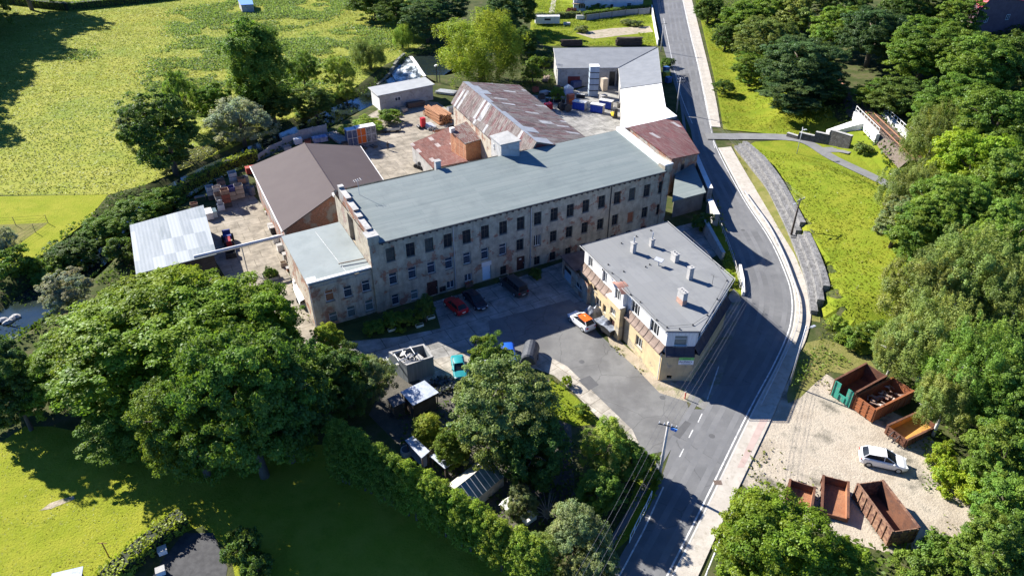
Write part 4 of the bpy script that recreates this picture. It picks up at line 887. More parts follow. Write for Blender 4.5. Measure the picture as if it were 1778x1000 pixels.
# sign on the front
ux2, uy2 = (D_[0]-E_[0])/math.dist(E_,D_), (D_[1]-E_[1])/math.dist(E_,D_); sx = 2.75; sgn = math.atan2(uy2,ux2)
sp = (E_[0]+ux2*sx+uy2*.06, E_[1]+uy2*sx-ux2*.06)
sb = MB(); sb.cbox((0,0,.65),(1.75,.06,.66)); so_ = sb.build('sign_panel', M('sign_white',(.78,.80,.82),rough=.5), house); so_.location = (sp[0],sp[1],2.25); so_.rotation_euler = (0,0,sgn)
gb = MB(); gb.cbox((0,-.004,1.19),(1.75,.06,.41)).build('green_band', M('sign_green',(.20,.55,.16),rough=.5), so_)
mk = MB(); rr_ = random.Random(4); M('sign_blue',(.03,.05,.10)); mg = MB()
q = -.78
while q < .72: h = rr_.choice((.16,.2,.24)); mk.cbox((q,-.035,.66+h/2),(.045,.02,h)); mk.cbox((q+.045,-.035,.66+rr_.choice((.02,.1,h-.03))),(.06,.02,.035)); q += rr_.choice((.11,.12,.17))
q = -.4
while q < .45: h = rr_.choice((.13,.17)); mg.cbox((q,-.04,1.10+h/2),(.04,.02,h)); mg.cbox((q+.04,-.04,1.10+rr_.choice((.02,h-.03))),(.05,.02,.03)); q += .105
mk.build('lettering', MATS['sign_blue'], so_); mg.build('lettering', M('sign_dark_green',(.03,.22,.06)), so_)
MB().cbox((0,-.032,.47),(1.1,.02,.05)).build('sign_rule', MATS['sign_blue'], so_)
# rear left low wing with garage doors
WA, WB = yp(-4.6,.55,0)[:2], yp(3.2,.55,0)[:2]; gw = MB()
facade(gw, WA, WB, 0, 3.3, [(1.7,.05,2.4,2.3),(5.2,.9,1.9,.95)], depth=.2); facade(gw, yp(-4.6,-5,0)[:2], WA, 0, 3.3, []); facade(gw, WB, yp(3.2,.0,0)[:2], 0, 3.3, []); gw.build('garage_wall', pl_annex, house)
gd = MB(); u2 = [yp(-4.6+.5,.37,.05),yp(-4.6+2.9,.37,.05),yp(-4.6+2.9,.37,1.5),yp(-4.6+.5,.37,1.5)]; gd.add(u2,[(0,1,2,3)]); gd.build('garage_door', M('garage_blue',(.30,.42,.52),(.38,.49,.58),sc=1.5), house)
gd = MB(); gd.add([yp(-4.1,.365,1.5),yp(-1.7,.365,1.5),yp(-1.7,.365,2.35),yp(-4.1,.365,2.35)],[(0,1,2,3)]); gd.build('garage_light', g_dark, house)
window(house, WA, WB, 5.2, .9, 1.9, .95, 'double')
MB().prism([yp(-4.9,.85,0)[:2],yp(-4.9,-5.2,0)[:2],yp(-.32,-5.2,0)[:2],yp(-.32,.85,0)[:2]][::-1], 3.303, [3.45]*4).build('garage_roof', M('garage_sheet',(.07,.05,.045),(.11,.085,.08),sc=1,rough=.7), house)
# chimneys on the flat roof: each a part of the house
m_chim = M('chimney_render',(.44,.42,.39),(.34,.33,.31),sc=2,bump=.3,rough=.95); m_chb = M('chimney_brick',(.36,.20,.14),(.45,.30,.23),sc=4,rough=.95)
def chimney(px, py, w_, d_, h, flues, base=None, cap=True):
    w_ *= .88; d_ *= .88; h *= .92
    x, y = local([P(px,py,yz)], yc, YA)[0]; z = yz+.002
    ch = MB().box(x-w_/2,x+w_/2,y-d_/2,y+d_/2,z+(base or 0),z+h).build('chimney', m_chim, house)
    if base: MB().box(x-w_/2-.02,x+w_/2+.02,y-d_/2-.02,y+d_/2+.02,z,z+base-.003).build('chimney_base', m_chb, ch)
    if cap: MB().box(x-w_/2-.07,x+w_/2+.07,y-d_/2-.07,y+d_/2+.07,z+h+.003,z+h+.12).build('chimney_cap', m_conc, ch)
    for fx, fh in flues: MB().tube([(x+fx*w_,y,z+h+.1),(x+fx*w_,y,z+h+fh)], .1, 7).build('flue', m_chim if fh < .7 else m_steel, ch)
chimney(1099,438,.75,.6,1.5,[(0,.9)]); chimney(1131,428,.6,.6,1.15,[(0,1.1)]); chimney(1171,453,1.2,.7,1.15,[(-.25,.35),(.2,.35)]); chimney(1197,484,.65,.7,1.75,[(0,.2)]); chimney(1183,526,1.35,.7,1.8,[(-.3,.25),(0,.25),(.3,.25)], base=.7)
x, y = local([P(1143,461,yz)], yc, YA)[0]; v = MB(); v.tube([(x,y,yz),(x,y,yz+.75)], .09, 6); v.cbox((x,y,yz+.85),(1.15,.7,.12),.5,.25); v.build('roof_vent', m_steel, house)
x, y = local([P(1236,496,yz)], yc, YA)[0]; v = MB(); v.tube([(x,y,yz),(x,y,yz+1.5)], .025, 5); v.tube([(x-.5,y,yz+1.4),(x+.6,y,yz+1.5)], .018, 4)
for k in range(5): v.tube([(x-.4+k*.22,y-.28,yz+1.42+k*.02),(x-.4+k*.22,y+.28,yz+1.42+k*.02)], .012, 4)
v.build('aerial', m_dsteel, house)
stub = MB()
for px, py in ((1046,469),(1056,460),(1063,475),(1078,487),(1083,472),(1095,512),(1112,525),(1140,556),(1158,569),(1180,572),(1203,565),(1121,464),(1128,460),(1205,420),(1187,404),(1226,438),(1252,466),(1262,488),(1245,520),(1228,548),(1079,423),(1105,411),(1130,401)):
    x, y = local([P(px,py,yz)], yc, YA)[0]; stub.tube([(x,y,yz),(x,y,yz+.16)], .1, 6)
stub.build('wire_holders', m_dsteel, house)['kind'] = 'stuff'
lw = MB(); chain = [local([P(a,b,yz)], yc, YA)[0] for a,b in ((1046,469),(1063,475),(1078,487),(1095,512),(1112,525),(1140,556),(1158,569),(1203,565),(1228,548),(1245,520),(1262,488),(1226,438),(1187,404))]
lw.tube([(a,b,yz+.17) for a,b in chain], .02, 4); lw.build('lightning_wire', m_dsteel, house)

# --- left shed
ls, lL, lip2 = shed('left_shed', 'open shed with pale white and grey sheet roof at the left yard', 'shed', [(225,391,4.3),(236,476,4.0),(376,441,4.0),(353,356,4.3)], r_white, m_wood_d, ins=.4, t=.12, rz=R(28))
# --- houses at the edges of the picture
hp, _, hpi = gable('far_house', 'pale house with a balcony behind the hedge at the top of the plot', 'house', (995,-60,5.5), (995,-8,5.5), (1045,-70,9), (1045,-18,9), (1118,-62,5.5), (1120,-10,5.5), M('grey_tile',(.16,.15,.15),(.2,.19,.19),sc=1), M('pale_blue_wall',(.62,.66,.70),(.55,.59,.63),sc=.5), rz=0)
L_ = math.dist(hpi[1], hpi[2])
for fr, k, w_, h, z in ((.12,'tri',2.4,1.5,1.0),(.35,'white',1.2,1.5,1.2),(.55,'dark',1.0,2.1,.1),(.8,'white',1.6,1.3,1.2)): window(hp, hpi[1], hpi[2], L_*fr, z, w_, h, k, depth=-.02)
bl = MB(); q = hpi[1]; bl.box(q[0]-.6,q[0]+3.6,q[1]-1.6,q[1]-.01,2.7,2.85)
for k in range(8): bl.box(q[0]-.6+k*.58,q[0]-.54+k*.58,q[1]-1.6,q[1]-1.54,2.853,3.8)
bl.box(q[0]-.6,q[0]+3.6,q[1]-1.62,q[1]-1.5,3.803,3.9); bl.build('balcony', m_wood, hp)
hz = T(*G(1745,30)[:2])
zz = float(hz)
rp = gable('red_house', 'dark timber house with pink red roof among the trees on the right hill', 'house', (1690,-8,zz+6), (1700,18,zz+6), (1712,-30,zz+9), (1725,-5,zz+9), (1800,-25,zz+6), (1812,5,zz+6), M('pink_tile',(.55,.10,.13),(.45,.08,.10),sc=2), M('maroon_wall',(.10,.06,.07),(.13,.08,.09),sc=1), rz=R(20))
L_ = math.dist(rp[2][1], rp[2][2])
for fr in (.15,.5): window(rp[0], rp[2][1], rp[2][2], L_*fr, zz+2.6, 1.3, 1.3, 'double', depth=-.03)
bt = shed('blue_roof_hut', 'hut with blue roof beyond the hedge at the top of the meadow', 'hut', [(412,-2,3),(418,9,2.8),(440,8,2.8),(436,-4,3)], M('blue_sheet',(.12,.25,.55),rough=.5), m_grey_r, ins=.1, rz=0)
# ------------------------------------------------------------------ vehicles
m_lamp = M('lamp_glass', (.6,.62,.62), rough=.15, spec=.6); m_tail = M('tail_lamp', (.35,.01,.01), rough=.2, spec=.6)
m_plate = M('number_plate', (.75,.75,.72), rough=.5)
def paint(name, c, rough=.25): return M('paint_'+name, c, rough=rough, spec=.6)
def car(name, label, rear, front, body, roof=None, kind='hatch', L=None, wd=1.78, cat='car', z=.02):
    a, b = P(*rear), P(*front); hd = ang(a, b); cx, cy = (a[0]+b[0])/2, (a[1]+b[1])/2
    prof = {  # x fraction from rear, belt height, greenhouse points (x,z)
        'hatch': (4.1, 1.50, [(.0,.55),(.015,.86),(.06,.98),(.5,.93),(.70,.92),(.97,.72),(1.0,.5)], [(.05,.97),(.17,1.46),(.52,1.5),(.73,.93)]),
        'suv': (4.4, 1.62, [(.0,.6),(.012,.95),(.05,1.08),(.5,1.03),(.72,1.0),(.96,.82),(1.0,.55)], [(.04,1.07),(.15,1.56),(.50,1.62),(.74,1.01)]),
        'sedan': (4.6, 1.45, [(.0,.55),(.01,.88),(.17,.95),(.5,.92),(.70,.9),(.97,.70),(1.0,.5)], [(.13,.95),(.28,1.40),(.55,1.44),(.74,.91)]),
        'van': (4.9, 1.95, [(.0,.6),(.006,1.0),(.03,1.12),(.5,1.1),(.80,1.05),(.97,.85),(1.0,.55)], [(.015,1.11),(.05,1.88),(.66,1.95),(.84,1.06)])}[kind]
    L = L or prof[0]; e = thing(name, label, cat, (cx,cy,z), hd); hw = wd/2; X = lambda f: (f-.5)*L
    bd = MB(); st = []
    xs_ = [0,.015,.06,.12,.17,.3,.5,.70,.82,.9,.97,1.0]; bx = [p[0] for p in prof[2]]; bz = [p[1] for p in prof[2]]
    for f in xs_:
        zb = float(np.interp(f, bx, bz)); w_ = hw*(1-.55*max(0,(.06-f)/.06)**2*.35-.3*max(0,(f-.86)/.14)**2); zl = .24+.12*max(0,(f-.94)/.06)+.1*max(0,(.04-f)/.04)
        st.append([(X(f),-w_*.93,zl),(X(f),-w_,zl+.2),(X(f),-w_,zb-.16),(X(f),-w_*.94,zb-.03),(X(f),-w_*.80,zb),(X(f),0,zb+.025),(X(f),w_*.80,zb),(X(f),w_*.94,zb-.03),(X(f),w_,zb-.16),(X(f),w_,zl+.2),(X(f),w_*.93,zl)])
    n = 11; bd.add([p for s in st for p in s], [(i*n+k,i*n+(k+1)%n,(i+1)*n+(k+1)%n,(i+1)*n+k) for i in range(len(st)-1) for k in range(n)]+[tuple(range(n)), tuple((len(st)-1)*n+k for k in range(n-1,-1,-1))])
    bo = bd.build('body', body, e); 
    g = prof[3]; gh = MB(); wb_, wt = hw*.88, hw*.70
    pts = [(X(g[0][0]),wb_*.93,g[0][1]),(X(g[1][0]),wt*.95,g[1][1]-.02),(X(g[2][0]),wt,g[2][1]-.02),(X(g[3][0]),wb_*.93,g[3][1])]
    Lp = [(p[0],p[1],p[2]) for p in pts]; Rp = [(p[0],-p[1],p[2]) for p in pts]
    gh.add(Lp+Rp, [(0,1,2,3),(7,6,5,4),(0,4,5,1),(3,2,6,7),(1,5,6,2),(0,3,7,4)]); gh.build('windows', g_dark, e)
    rm = MB(); x1, x2 = X(g[1][0]), X(g[2][0]); rz_ = [g[1][1],g[2][1]]; k = 6; rp = []
    for i in range(k+1):
        t = i/k; x = x1-.05+(x2-x1+.12)*t; zz_ = rz_[0]+(rz_[1]-rz_[0])*min(1,t*1.6)-.05*max(0,t-.75)
        for yy, dz in ((-wt*1.03,-.05),(-wt*.8,.015),(0,.03),(wt*.8,.015),(wt*1.03,-.05)): rp.append((x,yy,zz_+dz))
    rm.add(rp, [(i*5+j,i*5+j+1,i*5+j+6,i*5+j+5) for i in range(k) for j in range(4)]); rm.build('roof', roof or body, e, smooth=True)
    for sgn in (1,-1):
        A = [(p[0],p[1]*sgn,p[2]) for p in pts]
        for (i,j) in ((0,1),(3,2)): MB().tube([A[i],A[j]], .05, 4).build('pillar', body, e)
        for f in ((.48,) if kind != 'van' else (.3,.6)):
            x = X(f); MB().tube([(x,wb_*.94*sgn,float(np.interp(f,bx,bz))-.01),(x-.03,wt*.985*sgn,float(np.interp(f,[g[1][0],g[2][0]],rz_))-.03)], .035, 4).build('pillar', body, e)
    wx = (.19,.81) if kind != 'van' else (.2,.82)
    for f in wx:
        for sgn in (1,-1):
            wm = MB(); r_ = .33; y0 = sgn*(hw-.17); y1 = sgn*(hw+.012)
            wm.tube([(X(f),y0,r_),(X(f),y1,r_)], r_, 14); wo = wm.build('wheel', m_tyre, e)
            MB().tube([(X(f),sgn*(hw+.013),r_),(X(f),sgn*(hw+.022),r_)], .21, 10).build('rim', m_steel, wo)
    for sgn in (1,-1):
        MB().cbox((X(.955),sgn*hw*.66,float(np.interp(.955,bx,bz))-.10),(.26,.34,.13),sgn*-.3).build('headlight', m_lamp, e)
        MB().cbox((X(.008),sgn*hw*.74,float(np.interp(.02,bx,bz))-.16),(.1,.3,.16)).build('taillight', m_tail, e)
        MB().cbox((X(.68),sgn*(hw+.06),float(np.interp(.68,bx,bz))+.05),(.12,.16,.12)).build('mirror', body, e)
    MB().cbox((X(0)-.03,0,.62),(.02,.5,.12)).build('number_plate', m_plate, e); MB().cbox((X(1)+.005,0,.46),(.02,.5,.12)).build('number_plate', m_plate, e)
    return e
car('parked_car','small red hatchback parked in front of the mill',(806,549),(777,524),paint('red',(.42,.012,.015)),kind='hatch',L=4.2)
car('parked_car','dark navy saloon parked beside the red hatchback',(811,512),(840,541),paint('navy',(.012,.014,.03)),kind='sedan',L=4.7)
car('parked_car','dark grey van parked at the black mill door',(911,519),(873,487),paint('charcoal',(.035,.037,.042),.35),kind='van',L=5.2,wd=1.9,cat='van')
car('parked_car','white car with orange roof parked beside the yellow house',(1025,576),(993,551),paint('white',(.75,.75,.75)),paint('orange',(.75,.12,.01)),kind='suv',L=4.2)
car('parked_car','white crossover parked on the gravel lot',(1489,796),(1573,814),paint('white',(.75,.75,.75)),kind='suv',L=4.5,wd=1.85)
car('parked_car','old teal car parked on sunlit slabs beside the open shed',(793,623),(801,666),paint('teal',(.02,.24,.25),.35),kind='sedan',L=4.1,wd=1.6)
car('parked_car','black car half hidden by the broad tree beside the courtyard',(836,600),(833,632),paint('black',(.012,.012,.014)),kind='hatch')
car('parked_car','blue car mostly hidden behind the leaves of the courtyard tree',(880,606),(886,640),paint('blue',(.02,.10,.48)),kind='hatch',L=4.0)
# dark round tank trailer at the end of the parked row
e = thing('tank_trailer','dark rounded covered trailer at the right end of the hidden parked cars','trailer',P(920,622)+(0,),R(80))
t_ = MB(); n = 9; pp_ = [(x, math.cos(math.pi*k/n)*1.0, .55+math.sin(math.pi*k/n)*1.25) for x in (-1.7,-1.5,1.5,1.7) for k in range(n+1)]
pp_ = [(x, y*(.9 if abs(x) > 1.6 else 1), .55+(z-.55)*(.85 if abs(x) > 1.6 else 1)) for x,y,z in pp_]
t_.add(pp_, [(i*(n+1)+k,i*(n+1)+k+1,(i+1)*(n+1)+k+1,(i+1)*(n+1)+k) for i in range(3) for k in range(n)]+[tuple(range(n+1)),tuple(3*(n+1)+k for k in range(n,-1,-1))]+[tuple(x*(n+1)+(0 if s==0 else n) for x in (0,3) for s in (0,1))[:4]])
t_.build('cover', M('tarp_dark',(.05,.055,.065),(.08,.085,.095),sc=1,rough=.5,bump=.3), e)
for s in (1,-1): MB().tube([(0,s*.85,.35),(0,s*1.02,.35)], .35, 12).build('wheel', m_tyre, e)
MB().tube([(1.7,0,.5),(2.9,0,.5)], .06, 5).build('drawbar', m_dsteel, e)
# covered trailer beside the white car
e = thing('covered_trailer','dark trailer with crumpled grey sheet beside the orange roofed car','trailer',P(1052,575)+(0,),ang(P(1030,578),P(995,551)))
MB().box(-1.6,1.5,-.8,.8,.45,1.15).build('body', m_black, e)
cv = MB(); N_ = 7
for i in range(N_):
    for j in range(N_): cv.v.append((-1.65+3.2*i/(N_-1), -.85+1.7*j/(N_-1), 1.18+.22*random.random()+(.5 if 2<i<5 and 1<j<5 else 0)))
for i in range(N_-1):
    for j in range(N_-1): cv.f.append([i*N_+j,(i+1)*N_+j,(i+1)*N_+j+1,i*N_+j+1]); cv.m.append(0)
cv.build('sheet', M('grey_sheet',(.30,.33,.38),(.12,.13,.15),sc=1.4,rough=.5), e)
for s in (1,-1): MB().tube([(0,s*.62,.33),(0,s*.84,.33)], .33, 12).build('wheel', m_tyre, e)
e = thing('tarp_heap','pale crumpled tarpaulin heap against the yellow house garage','tarp',P(1030,545)+(0,),.4)
cv = MB(); 
for i in range(9):
    for j in range(7): cv.v.append((-1.7+3.4*i/8, -1+2*j/6, max(0,1.3*math.sin(math.pi*i/8)*math.sin(math.pi*j/6)**.5*(.7+.5*random.random()))))
for i in range(8):
    for j in range(6): cv.f.append([i*7+j,(i+1)*7+j,(i+1)*7+j+1,i*7+j+1]); cv.m.append(0)
cv.build('sheet', MATS['grey_sheet'], e)
# ------------------------------------------------------------------ open skips and containers
def skip(name, label, A, B, wd, ht, outm, inm, ribs=8, sidem=None, endcut=False, slope=0, load=False, hook=False, cat='skip', z=.03, t=.08, tip=0):
    """open box from A to B (ground pixels of the two end middles)"""
    a, b = P(*A), P(*B); L = math.dist(a,b); e = thing(name, label, cat, ((a[0]+b[0])/2,(a[1]+b[1])/2,z), ang(a,b)); hx, hy = L/2, wd/2
    bs_ = MB(); bs_.box(-hx+t,hx-t,-hy+t,hy-t,.15,.25)
    for s in (1,-1): bs_.box(-hx+.1,hx-.1,s*hy*.45-.08,s*hy*.45+.08,0,.147)
    bs_.build('floor', inm, e)
    for s in (1,-1):
        w_ = MB(); y0, y1 = sorted((s*hy, s*(hy-t)))
        w_.mat(0); w_.prism([(-hx,y0),(hx,y0),(hx,y1),(-hx,y1)], .12, [ht-slope,ht,ht,ht-slope])
        for i in range(ribs+1):
            x = -hx+.06+(L-.12)*i/ribs; hh = ht-slope*(1-(x+hx)/L); y2 = s*(hy+.003); y3 = s*(hy+.09); w_.box(x-.055,x+.055,min(y2,y3),max(y2,y3),.12,hh-.02)
        y2, y3 = sorted((s*(hy+.11), s*(hy-t-.03))); w_.prism([(-hx,y2),(hx,y2),(hx,y3),(-hx,y3)], [ht-slope+.003,ht+.003,ht+.003,ht-slope+.003], [ht-slope+.1,ht+.1,ht+.1,ht-slope+.1])
        w_.build('side_wall', sidem or outm, e)
        iw = MB(); yy = s*(hy-t-.006); iw.add([(-hx+t,yy,.25),(hx-t,yy,.25),(hx-t,yy,ht-.01),(-hx+t,yy,ht-slope-.01)],[(0,1,2,3)]); iw.build('inner_wall', inm, e)
    for sx_, h in ((1,ht),(-1,ht-slope)):
        if tip and sx_ == -1:
            w_ = MB(); w_.prism([(-hx-.0,-hy+t+.01),(-hx+t,-hy+t+.01),(-hx+t,hy-t-.01),(-hx,hy-t-.01)], .15, .55); w_.build('end_wall', outm, e); continue
        w_ = MB(); x0, x1 = sorted((sx_*hx, sx_*(hx-t)))
        if endcut and sx_ == 1:
            w_.box(x0,x1,-hy+t+.003,-hy*.35,.12,h); w_.box(x0,x1,hy*.35,hy-t-.003,.12,h); w_.box(x0+.01,x1-.02,-hy*.35+.01,hy*.35-.01,.12,h*.45)
        else: w_.box(x0,x1,-hy+t+.003,hy-t-.003,.12,h)
        for y in np.linspace(-hy+.15,hy-.15,4): w_.box(*sorted((sx_*(hx+.003),sx_*(hx+.08))),y-.05,y+.05,.12,h*.98 if not (endcut and abs(y) < hy*.3) else h*.4)
        for z_ in (.35,.62,.88): 
            if not endcut: w_.box(*sorted((sx_*(hx+.003),sx_*(hx+.05))),-hy+.22,hy-.22,h*z_-.04,h*z_+.04)
        w_.build('end_wall', outm if sx_ == 1 else (sidem or outm), e)
    if load:
        l_ = MB(); rr_ = random.Random(3)
        for i in range(46):
            p = Vector((rr_.uniform(-hx*.8,hx*.8),rr_.uniform(-hy*.75,hy*.75),rr_.uniform(.5,ht*.85))); l_.cbox(p,(rr_.uniform(.3,1.1),rr_.uniform(.08,.3),.05),rr_.uniform(0,3),rr_.uniform(-.6,.6))
        l_.build('scrap_load', M('scrap',(.30,.22,.17),(.20,.08,.05),sc=.8,c3=(.42,.40,.37)), e)
    if hook:
        h_ = MB(); 
        for s in (.35,-.35): h_.tube([(hx+.03,s,.2),(hx+.55,s,.25),(hx+.55,s,ht*.75),(hx+.03,s,ht*.95)], .05, 5)
        h_.tube([(hx+.55,-.35,ht*.6),(hx+.55,.35,ht*.6)], .05, 5); h_.build('lifting_frame', m_dsteel, e)
    return e
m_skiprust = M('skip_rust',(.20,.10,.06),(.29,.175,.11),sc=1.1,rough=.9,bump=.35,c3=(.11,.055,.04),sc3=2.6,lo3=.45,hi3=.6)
m_green = M('green_paint',(.035,.24,.17),(.05,.30,.22),sc=1.5,rough=.6,c3=(.25,.2,.15),sc3=3,lo3=.6,hi3=.68)
m_orust = M('orange_rust',(.30,.105,.04),(.24,.085,.035),sc=1.3,rough=.85,bump=.2,c3=(.22,.09,.05),sc3=3)
m_yfloor = M('ochre_floor',(.50,.27,.06),(.42,.20,.06),sc=1.2,rough=.9)
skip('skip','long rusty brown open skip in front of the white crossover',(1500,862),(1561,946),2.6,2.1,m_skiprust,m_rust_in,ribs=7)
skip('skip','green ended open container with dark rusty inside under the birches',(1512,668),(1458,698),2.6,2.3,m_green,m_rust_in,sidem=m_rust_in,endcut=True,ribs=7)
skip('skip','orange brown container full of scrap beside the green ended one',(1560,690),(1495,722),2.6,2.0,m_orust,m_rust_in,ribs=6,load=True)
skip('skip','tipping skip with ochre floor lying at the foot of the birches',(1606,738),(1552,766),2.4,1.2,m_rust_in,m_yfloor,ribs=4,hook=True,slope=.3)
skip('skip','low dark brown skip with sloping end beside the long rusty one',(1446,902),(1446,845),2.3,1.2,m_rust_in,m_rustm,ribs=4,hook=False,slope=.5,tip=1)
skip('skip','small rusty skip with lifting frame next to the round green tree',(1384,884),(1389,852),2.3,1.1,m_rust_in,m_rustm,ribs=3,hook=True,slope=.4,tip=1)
# ------------------------------------------------------------------ poles, wires, rails
def pole(label, px, py, h, mat, lamp=None, arms=1, r=.15, group=None, arm_rz=0, cat='utility pole', name='utility_pole'):
    x, y, z = G(px, py); e = thing(name, label, cat, (x,y,z), arm_rz, group)
    MB().tube([(0,0,-.4),(0,0,h*.5),(0,0,h)], [r*1.25,r,r*.75], 9).build('pole', mat, e, smooth=True)
    for k in range(arms):
        z_ = h-.25-k*.7; a = MB(); a.box(-.9,.9,-r-.1,-r-.01,z_-.05,z_+.05); ao = a.build('cross_arm', m_dsteel, e)
        for s in (-.8,-.35,.35,.8): MB().tube([(s,-r-.055,z_+.052),(s,-r-.055,z_+.26)], [.06,.045], 6).build('insulator', m_render, ao)
    if lamp:
        lx, ly, lz, c = lamp; a = MB(); a.tube([(0,0,h-.7),(lx*.5,ly*.5,h-.7+lz*.8),(lx,ly,h-.7+lz)], .03, 5); ao = a.build('lamp_arm', m_steel, e)
        MB().cbox((lx*1.2,ly*1.2,h-.72+lz),(.6,.28,.14),math.atan2(ly,lx)).build('lamp_head', c, ao)
    return e, Vector((x,y,z+h))
m_bluel = M('blue_lamp',(.10,.28,.62),rough=.4); m_cpole = M('concrete_pole',(.42,.40,.37),(.50,.48,.45),sc=2,rough=.9); m_wpole = M('wooden_pole',(.055,.042,.035),(.09,.07,.055),sc=2,st=(1,1,.2),rough=.9)
_, pA = pole('grey concrete utility pole with blue lamp at the junction',1143,838,8.3,m_cpole,(.5,-.1,.1,m_bluel),arm_rz=R(-20))
_, pB = pole('dark wooden utility pole with lamp in front of the stepped stone wall',1372,415,7.2,m_wpole,(-.9,0,.0,m_steel),arm_rz=R(35))
_, pC = pole('pale utility pole with two cross arms beside the white roof',1174,196,8.0,m_cpole,arms=2,arm_rz=R(20))
_, pD = pole('utility pole by the road next to the overgrown plot',1147,90,8.0,m_cpole,arm_rz=R(15))
pole('slim pale street lamp beside the hillside footpath',1383,269,5.6,m_steel,(.5,.1,.2,m_lamp),arms=0,r=.07,cat='street lamp',name='street_lamp')
pole('tall slim grey street lamp at the corner of the gravel lot',1371,668,8.6,m_steel,(.9,.5,.2,m_steel),arms=0,r=.09,cat='street lamp',name='street_lamp')
pole('thin dark post at the edge of the meadow top',418,8,6,m_dsteel,arms=0,r=.07,cat='post',name='post')
x, y = P(1189,692); e = thing('marker_post','short red marker post on the corner of the house apron','post',(x,y,0)); MB().tube([(0,0,0),(0,0,.95)],.07,8).build('post',M('red_post',(.55,.03,.02),rough=.5),e); MB().tube([(0,0,.951),(0,0,1.1)],[.075,.05],8).build('cap',m_paint,e)
def wire(a, b, sag, label, group, r=.011):
    mid = []; n = 14
    for i in range(n+1):
        t = i/n; p = a.lerp(b, t); mid.append((p.x-a.x,p.y-a.y,p.z-a.z-4*sag*t*(1-t)))
    o = MB().tube(mid, r, 4).build('overhead_wire', M('wire',(.10,.10,.11),rough=.6), recalc=False); o.location = a; tag(o, label, 'wire', group)
off = Vector(P(985,1150)+(8,))
def span(a, b, lab, offs_a, offs_b, sag=.8):
    for oa, ob in zip(offs_a, offs_b): wire(a+Vector(oa), b+Vector(ob), sag, lab, lab)
O_A = [(-.75,.3,0),(-.33,.12,0),(.33,-.12,0),(.75,-.3,0)]
span(pA, pB, 'overhead wire between the blue lamp pole and the dark wooden pole', O_A, [(-.65,-.5,0),(-.3,-.2,0),(.3,.2,0),(.65,.5,0)], 1.2)
span(off, pA, 'overhead wire leading from the blue lamp pole over the bottom bushes', O_A, O_A, .7)
span(pB, pC, 'overhead wire crossing the road from wooden pole to two armed pole', [(-.65,-.5,0),(-.3,-.2,0),(.3,.2,0),(.65,.5,0)], [(-.75,-.27,0),(-.3,-.1,0),(.3,.1,0),(.75,.27,0)], 1.5)
span(pC, pD, 'overhead wire along the road beside the white roofed store', [(-.75,-.27,0),(-.3,-.1,0),(.3,.1,0),(.75,.27,0)], [(-.75,-.2,0),(-.3,-.08,0),(.3,.08,0),(.75,.2,0)], 1.2)
span(pD, Vector(P(1130,-60)+(8,)), 'overhead wire along the road leaving at the top of the photo', O_A, O_A, .8)
def guardrail(name, label, pts, h=.75, cat='guard rail', rails=((.62,.14,.05),), step=2.0, mat=None, pm=None):
    e = thing(name, label, cat, pts[0]+(float(T(*pts[0])),)); q = local(pts, pts[0], 0); mat = mat or m_steel
    for zc, hh, th in rails:
        a = offset(q, th/2); b = offset(q, -th/2); mb = MB()
        for i in range(len(q)-1): mb.prism([a[i],a[i+1],b[i+1],b[i]], zc-hh/2, zc+hh/2)
        mb.build('rail', mat, e)
    d = 0; last = -9
    for i in range(len(q)):
        if i: d += math.dist(q[i], q[i-1])
        if d-last >= step:
            last = d; x, y = q[i]; MB().box(x-.04,x+.04,y-.04,y+.04,-.1,h).build('post', pm or m_steel, e)
    return e
GRL = smooth(PL([(1293,337),(1313,365),(1336,398),(1360,445),(1377,490),(1387,522),(1388,556),(1379,590),(1356,640),(1322,710)]), 8)
guardrail('guard_rail','long curved steel guard rail between the road bend and the pavement', offset(GRL,.15), rails=((.62,.30,.06),), step=2.2)
guardrail('hand_rail','thin rail along the inner edge of the road above the yard', smooth(PL([(1226,338),(1240,372),(1254,405),(1268,442),(1278,475),(1284,505)]),5), h=1.0, rails=((.98,.06,.06),(.5,.05,.05)), step=2.5, mat=m_cpole)
wallrun('kerb_wall','low white wall end beside the road behind the yellow house', PL([(1284,466),(1289,490),(1290,514)]), .7, .35, m_render)
guardrail('railing','white framed bridge railing beside the road at the bottom', PL([(1130,866),(1121,886),(1111,905),(1101,925),(1093,942)]), h=1.15, cat='railing', rails=((1.12,.07,.07),(.15,.06,.06)), step=1.2, mat=w_white, pm=w_white)
guardrail('railing','white bridge railing along the pavement by the round green tree', PL([(1268,900),(1254,932),(1240,965),(1226,1000),(1206,1050)]), h=1.1, cat='railing', rails=((1.08,.07,.07),(.6,.05,.05)), step=1.6, mat=w_white, pm=w_white)
# stepped gabion wall: three tiers
gq = smooth(PG([(1274,257),(1300,289),(1326,326),(1350,372),(1372,419)]),6); gq2 = smooth(PL([(1372,420),(1386,455),(1399,497),(1406,546)]),6)
m_gab = M('gabion_stone',(.13,.128,.125),(.25,.245,.24),sc=1.6,rough=1,bump=1,c3=(.06,.06,.058),sc3=5,bsc=6,geo=True)
for lab, q, hs in (('long stepped grey stone wall rising behind the pavement, upper part',gq,(.75,1.5,2.25)),('shorter stepped grey stone wall below the dark wooden pole',gq2,(.7,1.4,2.1))):
    e = thing('stone_wall', lab, 'wall', q[0]+(0,)); l = local(q, q[0], 0)
    for k, h in enumerate(hs):
        a = offset(l, -.0-k*.8); b = offset(l, -.0-k*.8-.9); mb = MB(); m0 = len(l)-1-k*(1 if q is gq else 2)
        n_ = m0+1
        for i in range(m0):
            f0 = min(1,(i+1)/7.) if q is gq else 1
            zb = 0; mb.prism([a[i],a[i+1],b[i+1],b[i]], [-.4]*4, [h*(.55+.45*f0)+.02*random.random()]*4)
        mb.build('tier', m_gab, e)
